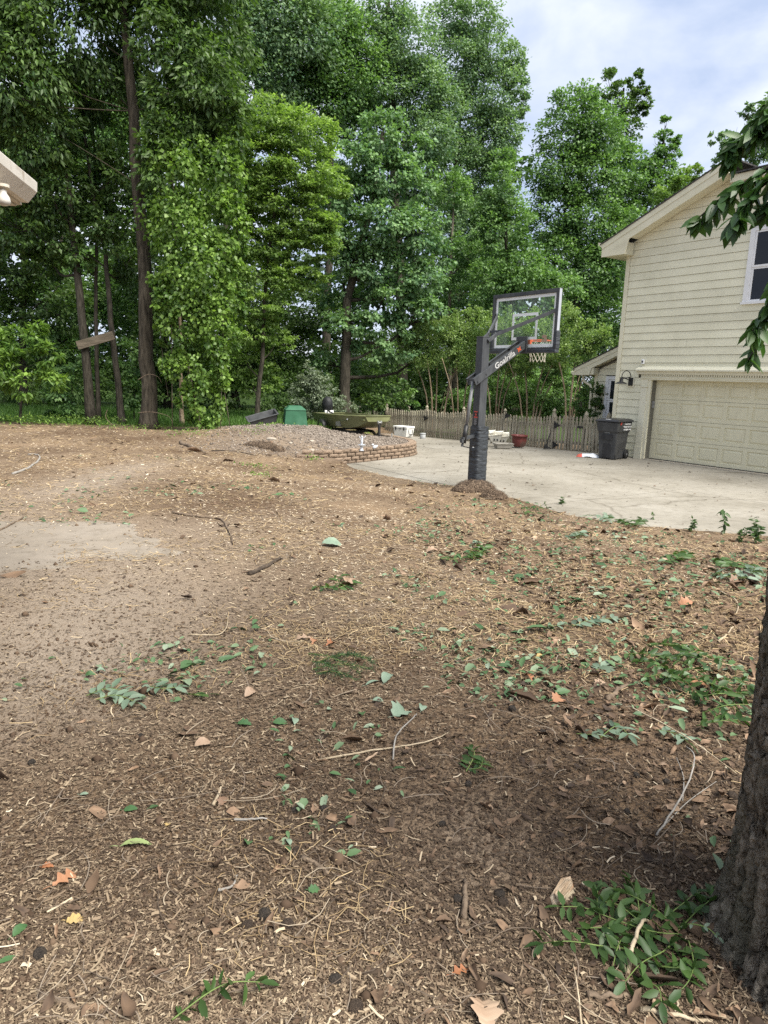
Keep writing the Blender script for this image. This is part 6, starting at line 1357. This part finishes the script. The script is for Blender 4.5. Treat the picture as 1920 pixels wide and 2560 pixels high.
# splintered chunk of wood
ch = thing('wood_chunk', 'splintered pale chunk of wood with orange heart at lower right', 'wood chunk', ground_at(1402, 2238), math.radians(52))
mat('split_wood', (.38, .27, .17), (.62, .53, .40), rough=.85, scale=5, stretch=(1, 9, 9), bump=.5, bscale=6, c3=(.40, .19, .08), s3=4, f3=(.5, .62))
w_ = MB().add([(-.07, -.022, .0), (.05, -.026, .0), (.085, .0, .004), (.04, .024, .0), (-.06, .020, .0), (-.075, -.016, .022), (.03, -.020, .034), (.075, .002, .022), (.035, .018, .030), (-.05, .016, .018)],
              [(4, 3, 2, 1, 0), (5, 6, 8, 9), (6, 7, 8), (0, 1, 6, 5), (1, 2, 7, 6), (2, 3, 8, 7), (3, 4, 9, 8), (4, 0, 5, 9)]).obj('body', MATS['split_wood'], ch, bevel=.002)
MB().add([(-.03, -.03, .0), (.04, -.034, .0), (.05, -.026, .012), (-.02, -.022, .02)], [(0, 1, 2, 3), (3, 2, 1, 0)]).obj('splinter', MATS['stick_pale'], ch)

# ------------------------------------------------------------------ nuts
mat('nut_black', (.038, .031, .025), (.11, .088, .07), rough=.75, scale=3, bump=.6, c3=(.11, .085, .062), s3=1.2)
mat('nut_brown', (.06, .042, .03), (.14, .10, .07), rough=.75, scale=3, bump=.6)
nutm = []
for i in range(4):
    bm = bmesh.new(); bmesh.ops.create_icosphere(bm, subdivisions=3, radius=1)
    for v in bm.verts: n_ = .9+.2*float(fbm(v.co.x+i*3, v.co.y+v.co.z, .5, i)); v.co = v.co*n_; v.co.z *= .86
    me = bpy.data.meshes.new('nut'); bm.to_mesh(me); bm.free(); me.polygons.foreach_set('use_smooth', [True]*len(me.polygons)); nutm.append(me)
nutb = [m_.copy() for m_ in nutm]
for m_ in nutm: m_.materials.append(MATS['nut_black'])
for m_ in nutb: m_.materials.append(MATS['nut_brown'])
for px, py, r, br, lab in [(338, 2092, .016, 1, 'round brown nut on the straw above the pale green leaf'), (810, 2025, .015, 0, 'black nut right of the bare twig in the upper left litter'), (737, 2030, .014, 0, 'dark nut left of the black nut near the splinter'), (833, 2078, .017, 1, 'brown nut lying right of the curled husk'),
                           (619, 2318, .017, 1, 'brown nut half sunk in soil at the lower left'), (661, 2293, .021, 0, 'large black nut on the bare soil at the lower centre left'), (718, 2318, .02, 1, 'split brown nut shell right of the large black nut'), (742, 2130, .015, 1, 'brown nut near the bark curl'),
                           (838, 2455, .018, 0, 'dark nut in the dug soil at the bottom centre'), (890, 2525, .019, 1, 'brown nut near the bottom edge centre'), (1105, 2063, .013, 0, 'small black nut beside the bare soil patch'), (1249, 2240, .018, 0, 'black nut above its brown neighbour left of the wood chunk'),
                           (1258, 2262, .017, 1, 'brown nut touching the black nut left of the wood chunk'), (1145, 2253, .016, 0, 'dark nut just left of the upright wood stub'), (1165, 2265, .015, 1, 'brown nut right behind the upright wood stub'), (1567, 2032, .013, 0, 'black nut upright under the pale forked twig'), (1171, 1964, .014, 0, 'dark nut under the green leaf tuft in the middle'),
                           (1591, 1942, .015, 0, 'dark nut in leaf litter left of the furrowed trunk'), (1665, 1957, .014, 0, 'small dark nut among weeds close to the furrowed trunk'), (1830, 1995, .02, 1, 'brown nut husk by the upper edge of the furrowed trunk'), (1355, 1833, .016, 0, 'black nut below the long stem at the right centre'),
                           (1281, 1776, .02, 0, 'large dark nut on the litter right of centre'), (1665, 1750, .015, 0, 'dark nut between the weeds and the orange leaf'), (1362, 1676, .014, 0, 'first black nut in the row below the five leaf sprig'), (1412, 1678, .013, 0, 'second black nut in the row below the five leaf sprig'), (1165, 1765, .011, 0, 'tiny black nut left of the large dark nut'), (352, 1842, .013, 0, 'black nut on the sandy soil at left centre'), (80, 1910, .016, 0, 'black nut at the far left of the litter'), (100, 2392, .02, 0, 'black husk at the lower left corner')]:
    p = ground_at(px, py); o = bpy.data.objects.new('nut', random.choice(nutb if br else nutm)); COL.objects.link(o); o.location = (p[0], p[1], p[2]+r*.42); o.scale = (r, r*random.uniform(.9, 1.1), r); o.rotation_euler = (random.random()*.6, random.random()*.6, random.random()*6)
    tag(o, lab, 'nut', 'fallen nuts in the litter')

# ------------------------------------------------------------------ single leaves worth naming
def leafcol(name, c1, c2):
    m, nt, b = new_mat(name); at_ = nt.nodes.new('ShaderNodeTexCoord'); nz = nt.nodes.new('ShaderNodeTexNoise'); nz.inputs['Scale'].default_value = 9; nz.inputs['Detail'].default_value = 5
    nt.links.new(at_.outputs['Object'], nz.inputs['Vector']); r = nt.nodes.new('ShaderNodeValToRGB'); r.color_ramp.elements[0].position = .35; r.color_ramp.elements[1].position = .68
    r.color_ramp.elements[0].color = (*c1, 1); r.color_ramp.elements[1].color = (*c2, 1); nt.links.new(nz.outputs['Fac'], r.inputs[0]); nt.links.new(r.outputs[0], b.inputs['Base Color']); b.inputs['Roughness'].default_value = .6
leafcol('leaf_pale_green', (.19, .245, .09), (.27, .32, .14)); leafcol('leaf_grey_green', (.14, .20, .14), (.22, .28, .2)); leafcol('leaf_deep_green', (.03, .08, .025), (.06, .13, .04))
leafcol('leaf_orange', (.25, .115, .055), (.38, .20, .11)); leafcol('leaf_tan', (.26, .175, .115), (.38, .28, .195)); leafcol('leaf_yellow', (.36, .25, .09), (.45, .33, .15)); leafcol('leaf_rust', (.22, .085, .035), (.32, .14, .06)); leafcol('leaf_brown', (.15, .09, .055), (.25, .16, .10))
def outline_leaf(shape, L_, cup=.12):
    """leaf from an outline, domed and folded along its midrib"""
    n = 22; t = np.linspace(0, 1, n)
    if shape == 'oval': w = .30*np.sin(PI*t**.85)**.8
    elif shape == 'lance': w = .15*np.sin(PI*t**.8)**.9
    elif shape == 'oak': w = .30*np.sin(PI*t**.9)**.7*(.62+.38*np.cos(t*PI*6.4))
    elif shape == 'maple': w = .44*np.sin(PI*t**.75)**.6*(.55+.45*np.abs(np.cos(t*PI*3.3)))
    else: w = .26*np.sin(PI*t)
    v = []; 
    for i in range(n):
        z = cup*(math.sin(PI*t[i])*.6) - .10*t[i]**2 + random.uniform(-.012, .012)
        j1, j2 = (random.uniform(.9, 1.08) for _ in range(2))
        v += [(t[i]-.5, 0, z), (t[i]-.5+.04, w[i]*j1, z+cup*.6*w[i]/.3), (t[i]-.5+.04, -w[i]*j2, z+cup*.5*w[i]/.3)]
    f = []
    for i in range(n-1):
        a, b_ = i*3, i*3+3; f += [(a, b_, b_+1, a+1), (a, a+2, b_+2, b_)]
    mb = MB().add([(x*L_, y*L_, z*L_) for x, y, z in v], f); mb.tube([(-.5*L_, 0, .002), (-.62*L_, .02*L_, .004), (-.74*L_, .05*L_, .0)], [.0012, .0011, .001], 5)
    return mb
LV = [(340, 2120, .115, 'lance', 'leaf_pale_green', 12, 'long pale green leaf lying on the litter at lower left', .18), (165, 2205, .10, 'oak', 'leaf_orange', 60, 'orange brown lobed leaf at the lower left', .16), (188, 2308, .052, 'maple', 'leaf_yellow', 15, 'small yellow leaf below the orange lobed leaf', .1),
      (325, 2030, .055, 'oval', 'leaf_deep_green', 5, 'dark green oval leaf above the brown nut at left', .1), (385, 2024, .038, 'oval', 'leaf_deep_green', 50, 'small dark green leaf right of the dark green oval leaf', .1), (210, 1992, .035, 'oval', 'leaf_grey_green', 10, 'small grey green leaf alone in the left litter', .1),
      (558, 2010, .05, 'maple', 'leaf_brown', 80, 'brown curled leaf beside the pale splinter', .2), (720, 2112, .04, 'oval', 'leaf_grey_green', 120, 'little pale green leaf left of the curled husk', .2), (785, 2232, .04, 'maple', 'leaf_deep_green', 20, 'green leaf piece right of the twig, below the bark curl', .1), (119, 2175, .035, 'maple', 'leaf_rust', 20, 'rusty leaf scrap left of the orange lobed leaf', .2),
      (420, 2067, .026, 'maple', 'leaf_yellow', 90, 'tiny yellow leaf beside the thin upright twig', .1), (20, 2408, .06, 'lance', 'leaf_deep_green', 40, 'dark green leaf at the lower left edge', .1), (50, 2335, .05, 'oval', 'leaf_deep_green', 70, 'green leaf standing on edge at the lower left edge', .2),
      (625, 1740, .085, 'oval', 'leaf_tan', 60, 'tan leaf folded upright on the straw left of centre', .3), (968, 1702, .10, 'oval', 'leaf_grey_green', 65, 'grey green leaf standing upright below the juniper sprig', .28), (930, 1712, .09, 'lance', 'leaf_grey_green', 35, 'narrow grey green leaf left of the upright grey leaf', .15),
      (1000, 1790, .13, 'maple', 'leaf_grey_green', 55, 'large crumpled grey green leaf in the centre of the litter', .25), (1055, 1775, .07, 'oval', 'leaf_grey_green', 80, 'smaller grey green leaf right of the crumpled leaf', .2), (945, 1758, .06, 'oval', 'leaf_grey_green', 5, 'pale folded leaf left above the crumpled leaf', .2),
      (1350, 1645, .06, 'oval', 'leaf_yellow', 30, 'yellow leaf just left of the five leaf sprig', .15), (1715, 1515, .12, 'maple', 'leaf_orange', 0, 'large rusty orange leaf on the right leaf litter', .25), (1745, 1722, .15, 'oak', 'leaf_orange', 150, 'pale orange lobed leaf between the weeds at right', .25), (1395, 1755, .09, 'maple', 'leaf_orange', 40, 'orange leaf with frayed edge right of centre', .2),
      (1320, 1700, .08, 'oak', 'leaf_rust', 110, 'dark rusty curled leaf above the frayed orange leaf', .3), (1500, 1715, .07, 'maple', 'leaf_tan', 20, 'pinkish tan leaf under the five leaf sprig', .2), (1840, 1462, .14, 'maple', 'leaf_brown', 20, 'big brown leaf at the far right by the weeds', .3), (1080, 1382, .12, 'maple', 'leaf_tan', 10, 'pale tan leaf on the mulch in front of the pole', .25),
      (868, 1470, .13, 'maple', 'leaf_tan', 170, 'pale pinkish leaf on the mulch left of centre', .3), (755, 1602, .11, 'oak', 'leaf_tan', 15, 'tan flat leaf left of the juniper sprig', .2), (785, 1610, .09, 'oak', 'leaf_orange', 80, 'orange leaf tilted up beside the tan flat leaf', .3), (825, 1615, .09, 'oak', 'leaf_rust', 60, 'rusty leaf left above the juniper sprig', .3), (507, 1868, .08, 'oval', 'leaf_tan', 30, 'torn tan leaf on the chips at left centre', .25),
      (1190, 1360, .10, 'oval', 'leaf_grey_green', 30, 'grey leaf beside the green leaves before the pole', .2), (700, 1812, .07, 'oval', 'leaf_deep_green', 10, 'deep green leaf lying right of the green cluster', .15), (735, 1808, .06, 'oval', 'leaf_grey_green', 100, 'grey green leaf beside the deep green leaf at left centre', .25), (610, 1815, .065, 'maple', 'leaf_deep_green', 0, 'green lobed leaf on the straw left of centre', .15), (1715, 1622, .06, 'oval', 'leaf_grey_green', 0, 'pale oval leaf on the right leaf litter', .1),
      (225, 1693, .055, 'oval', 'leaf_deep_green', 10, 'left of two green leaves standing on the sandy soil', .3), (252, 1684, .05, 'oval', 'leaf_grey_green', 30, 'right paler of two green leaves standing on the sandy soil', .35), (830, 1365, .22, 'oval', 'leaf_grey_green', 10, 'dark bluish scrap of leaf on the mulch right of the bark strip', .2), (1210, 2540, .10, 'maple', 'leaf_tan', 90, 'pinkish brown leaf at the bottom edge centre', .2), (1150, 2440, .06, 'oak', 'leaf_rust', 20, 'rust coloured leaf low in the right centre litter', .2)]
for px, py, L_, sh, m_, az, lab, cup in LV:
    p = ground_at(px, py); o = outline_leaf(sh, L_, cup).obj('fallen_leaf', MATS[m_], None, True); o.location = (p[0], p[1], p[2]+.012); o.rotation_euler = (random.uniform(-.25, .25)+(cup-.1)*1.2, random.uniform(-.2, .2), math.radians(az)); tag(o, lab, 'leaf', 'fallen leaves on the mulch')

# ------------------------------------------------------------------ cut green sprigs
leafmat('sprig_leaf', (.028, .065, .018), (.10, .17, .05), .3, .42, objrand=.25)
leafmat('sprig_leaf_grey', (.10, .155, .10), (.19, .25, .18), .2, .5, objrand=.2)
smesh = {}
for mk in ('sprig_leaf', 'sprig_leaf_grey'):
    smesh[mk] = []
    for i in range(4):
        V, F, lv = leaves(np.zeros((1, 3)), np.array([[1., 0, 0]]), np.array([[0, 0, 1.]]), 1.0, random.uniform(.36, .5), np.array([random.random()]), fold=random.uniform(.05, .3), hexa=True)
        me = npmesh('leaf', V, F, lv); me.materials.append(MATS[mk]); smesh[mk].append(me)
def put_leaf(par, b0, p, A, Nn, s, mk):
    A = unit(np.array(A, float)); S_ = unit(np.cross(Nn, A)); Nn = np.cross(A, S_)
    o = bpy.data.objects.new('leaf', random.choice(smesh[mk])); COL.objects.link(o); o.parent = par
    o.matrix_local = Matrix([[A[k]*s, S_[k]*s, Nn[k]*s, p[k]-b0[k]] for k in range(3)]+[[0, 0, 0, 1]])
def sprig(label, cat, stems, size, mk='sprig_leaf', step=.04, rise=.04, name='sprig', rstem=.0025, both=True, jit=.35):
    b0 = ground_at(*stems[0][0]); t = thing(name, label, cat, b0)
    for pts in stems:
        q = [ground_at(x, y) for x, y in pts]; k_ = len(q); q = catmull([p+np.array([0, 0, .012+rise*math.sin(PI*.75*i/max(1, k_-1))]) for i, p in enumerate(q)], 6)
        MB().tube([p-b0 for p in q], list(np.linspace(rstem, rstem*.5, len(q))), 5).obj('stem', MATS['stem_green'], t, True)
        Ls_ = np.concatenate([[0], np.cumsum(np.linalg.norm(np.diff(q, axis=0), axis=1))]); tt = step*.6
        while tt < Ls_[-1]:
            p = np.array([np.interp(tt, Ls_, q[:, i]) for i in range(3)]); i = min(np.searchsorted(Ls_, tt), len(q)-1); d = unit(q[i]-q[i-1])
            side = unit(np.cross([0, 0, 1], d))
            for s_ in ((1, -1) if both else (random.choice((1, -1)),)):
                A = d*.55+side*s_+rng.normal(size=3)*jit*.6+np.array([0, 0, .1]); put_leaf(t, b0, p, A, unit(np.array([0, 0, 1])+rng.normal(size=3)*jit), size*rng.uniform(.7, 1.2), mk)
            tt += step*rng.uniform(.8, 1.25)
        put_leaf(t, b0, q[-1], d, unit(np.array([0, 0, 1])+rng.normal(size=3)*.3), size*1.1, mk)
    return t
mat('stem_green', (.10, .15, .04), (.17, .23, .07), rough=.6, scale=8)
sprig('big fresh green cut branch with paired leaflets lying at lower right by the trunk', 'cut branch', [[(1690, 2330), (1640, 2300), (1580, 2270), (1520, 2240)], [(1700, 2345), (1630, 2350), (1540, 2330), (1460, 2300), (1400, 2290)], [(1690, 2350), (1660, 2400), (1600, 2440), (1560, 2480)], [(1690, 2340), (1740, 2300), (1770, 2280), (1775, 2250)], [(1560, 2380), (1500, 2390), (1420, 2385), (1355, 2383)], [(1600, 2330), (1590, 2270), (1570, 2220)], [(1500, 2310), (1490, 2270), (1495, 2240)],
       [(1720, 2360), (1730, 2430), (1720, 2480), (1700, 2500)], [(1620, 2420), (1680, 2450), (1730, 2440)], [(1560, 2340), (1540, 2400), (1530, 2440)], [(1480, 2260), (1540, 2290), (1600, 2330)], [(1440, 2330), (1520, 2350), (1580, 2370)], [(1600, 2460), (1640, 2500), (1650, 2530)], [(1650, 2310), (1700, 2290), (1730, 2260)]], .052, step=.024, rise=.03, jit=.85)
sprig('five broad grey green leaflets spread like a star on the right litter', 'leaf sprig', [[(1490, 1680), (1500, 1676)]], .10, 'sprig_leaf_grey', .02, .01, jit=.5)
sprig('weedy green cuttings piled along the right edge above the trunk', 'cut weeds', [[(1560, 1640), (1620, 1660), (1700, 1690), (1760, 1720)], [(1600, 1700), (1680, 1720), (1740, 1760)], [(1640, 1650), (1700, 1670), (1740, 1650)], [(1720, 1750), (1790, 1770), (1850, 1760)], [(1750, 1790), (1810, 1800), (1870, 1790)], [(1780, 1740), (1830, 1730), (1870, 1745)], [(1580, 1660), (1640, 1690), (1690, 1730)], [(1660, 1700), (1730, 1730), (1800, 1745)], [(1700, 1640), (1760, 1670), (1830, 1690)], [(1620, 1620), (1660, 1640), (1720, 1640)], [(1740, 1820), (1800, 1840), (1850, 1830)]], .065, step=.032, rise=.07, jit=.8)
sprig('grey green cluster of cut leaves on the straw at left centre', 'leaf cluster', [[(215, 1745), (270, 1735), (320, 1742)], [(240, 1755), (290, 1752), (340, 1768)], [(370, 1720), (405, 1735), (440, 1730)]], .075, 'sprig_leaf_grey', .035, .02)
sprig('small dark green leaf cluster right of the grey green cluster', 'leaf cluster', [[(470, 1740), (495, 1752), (520, 1748)]], .06, 'sprig_leaf', .035, .02)
sprig('green cut stems and leaves on the mulch left of the tan leaf', 'leaf cluster', [[(790, 1470), (840, 1480), (880, 1465)], [(815, 1455), (850, 1450)]], .09, 'sprig_leaf', .05, .02)
sprig('green leaves scattered before the straw heap, near the centre', 'leaf cluster', [[(1090, 1400), (1150, 1405), (1200, 1390)], [(1180, 1400), (1215, 1370)]], .10, 'sprig_leaf', .06, .02)
sprig('dark green tuft of leaves in the centre above the bare soil', 'leaf tuft', [[(1165, 1935), (1185, 1905), (1180, 1885)], [(1175, 1930), (1200, 1935), (1205, 1915)]], .05, 'sprig_leaf', .025, .02)
sprig('row of dull green leaves on the litter right of centre', 'leaf cluster', [[(1430, 1570), (1470, 1562), (1530, 1555)], [(1360, 1572), (1400, 1572)]], .08, 'sprig_leaf_grey', .05, .02)
sprig('drooping green stem with long leaves at the bottom edge left of centre', 'leaf sprig', [[(430, 2560), (520, 2510), (580, 2490), (650, 2482)]], .05, 'sprig_leaf', .03, .03, jit=.9)
sprig('green leaves lying across the vine stems at right centre, below the weeds', 'leaf cluster', [[(1500, 1850), (1540, 1830), (1570, 1850)], [(1440, 1840), (1480, 1850)], [(1640, 1830), (1690, 1850), (1720, 1870)]], .065, 'sprig_leaf_grey', .04, .02)
for k, (px, py, h, lab) in enumerate([(1812, 1322, .36, 'tallest wilted weed at the driveway edge on the right'), (1632, 1298, .22, 'small wilted weed at the driveway edge before the garage'), (1402, 1258, .2, 'leafy weed at the mulch edge right of the straw heap'), (1372, 1258, .13, 'short drooping weed between the straw heap and the leafy weed'), (1890, 1345, .32, 'broad leaved weed at the right end of the driveway edge'), (1728, 1316, .2, 'low weed at the driveway edge left of the tallest weed'), (1848, 1340, .2, 'bushy low weed right of the tallest weed')]):
    b0 = ground_at(px, py+14); t = thing('weed', lab, 'weed', b0, 0, 'weeds along the driveway edge')
    for j in range(3 if k in (2, 4, 5, 6) else 1):
        top = b0+np.array([rng.normal()*.05+.06*(j-1), rng.normal()*.04, h*(1-.2*j)]); q = catmull([b0, (b0+top)/2+rng.normal(size=3)*.012, top], 5)
        MB().tube([p-b0 for p in q], list(np.linspace(.005, .002, len(q))), 5).obj('stem', MATS['stem_green'], t, True)
        for i in range(2, len(q)):
            for _ in range(2): put_leaf(t, b0, q[i], rng.normal(size=3)*np.array([1, 1, .3])+np.array([0, 0, -.7 if k in (0, 1, 3) else .1]), unit(rng.normal(size=3)*.6+np.array([0, -.3, .7])), h*.30*rng.uniform(.7, 1.2), 'sprig_leaf')
# green patch of low leaves beside the driveway edge
for lab, pts in [('patch of low green leaves on the mulch below the straw heap', [(1300, 1282), (1340, 1290)]), ('low green leaves along the mulch, middle of the driveway edge', [(1450, 1292), (1490, 1300), (1520, 1310)]), ('grey green leaves in a line right of the low green leaves', [(1540, 1305), (1580, 1312), (1610, 1318)]), ('dense green weeds by the right edge below the driveway', [(1790, 1400), (1830, 1420), (1880, 1425)]), ('dark green weeds at the far right under the broad leaved weed', [(1780, 1440), (1840, 1450), (1900, 1440)]), ('light green leaves on the mulch left of the dense weeds', [(1650, 1395), (1690, 1400), (1720, 1395)]), ('green sprig alone on the mulch in the middle of the slope', [(1430, 1345), (1450, 1340)])]:
    sprig(lab, 'leaf cluster', [pts, [(x+rng.normal()*10, y+rng.normal()*8) for x, y in pts]], .10, random.choice(['sprig_leaf', 'sprig_leaf', 'sprig_leaf_grey']), .055, .05)
# juniper sprig: feathery needles
b0 = ground_at(840, 1690); t = thing('juniper_sprig', 'feathery dark green juniper sprig lying in the middle of the litter', 'juniper sprig', b0)
P_, A_ = [], []
for (x0, y0), (x1, y1) in [((770, 1640), (900, 1700)), ((780, 1680), (930, 1690)), ((800, 1660), (905, 1660)), ((790, 1690), (890, 1720)), ((830, 1650), (935, 1672)), ((780, 1660), (850, 1710))]:
    a, c_ = ground_at(x0, y0)+[0, 0, .015], ground_at(x1, y1)+[0, 0, .04]; q = [(a+(c_-a)*u + np.array([0, 0, .03*math.sin(PI*u)])) for u in np.linspace(0, 1, 9)]
    MB().tube([p-b0 for p in q], list(np.linspace(.0025, .001, 9)), 4).obj('stem', MATS['stem_green'], t)
    d = unit(c_-a)
    for _ in range(150):
        u = rng.random(); P_.append(a+(c_-a)*u+np.array([0, 0, .03*math.sin(PI*u)])); A_.append(unit(d*.9+rng.normal(size=3)*.6))
leafmat('needle', (.03, .075, .03), (.075, .14, .06), .15, .6)
P = np.array(P_); A = np.array(A_); V, F, lv = leaves(P, A, unit(rng.normal(size=P.shape)), rng.uniform(.02, .045, len(P)), np.full(len(P), .0032), rng.random(len(P)))
o = link('needles', npmesh('needles', V-b0, F, lv), MATS['needle'], t); o['kind'] = 'stuff'
# thin vine over the near trunk's foot
sprig('thin yellow green vine hanging across the foot of the near trunk', 'vine', [[(1690, 2330), (1720, 2345), (1760, 2365), (1790, 2378)]], .022, 'sprig_leaf_grey', .03, .05)
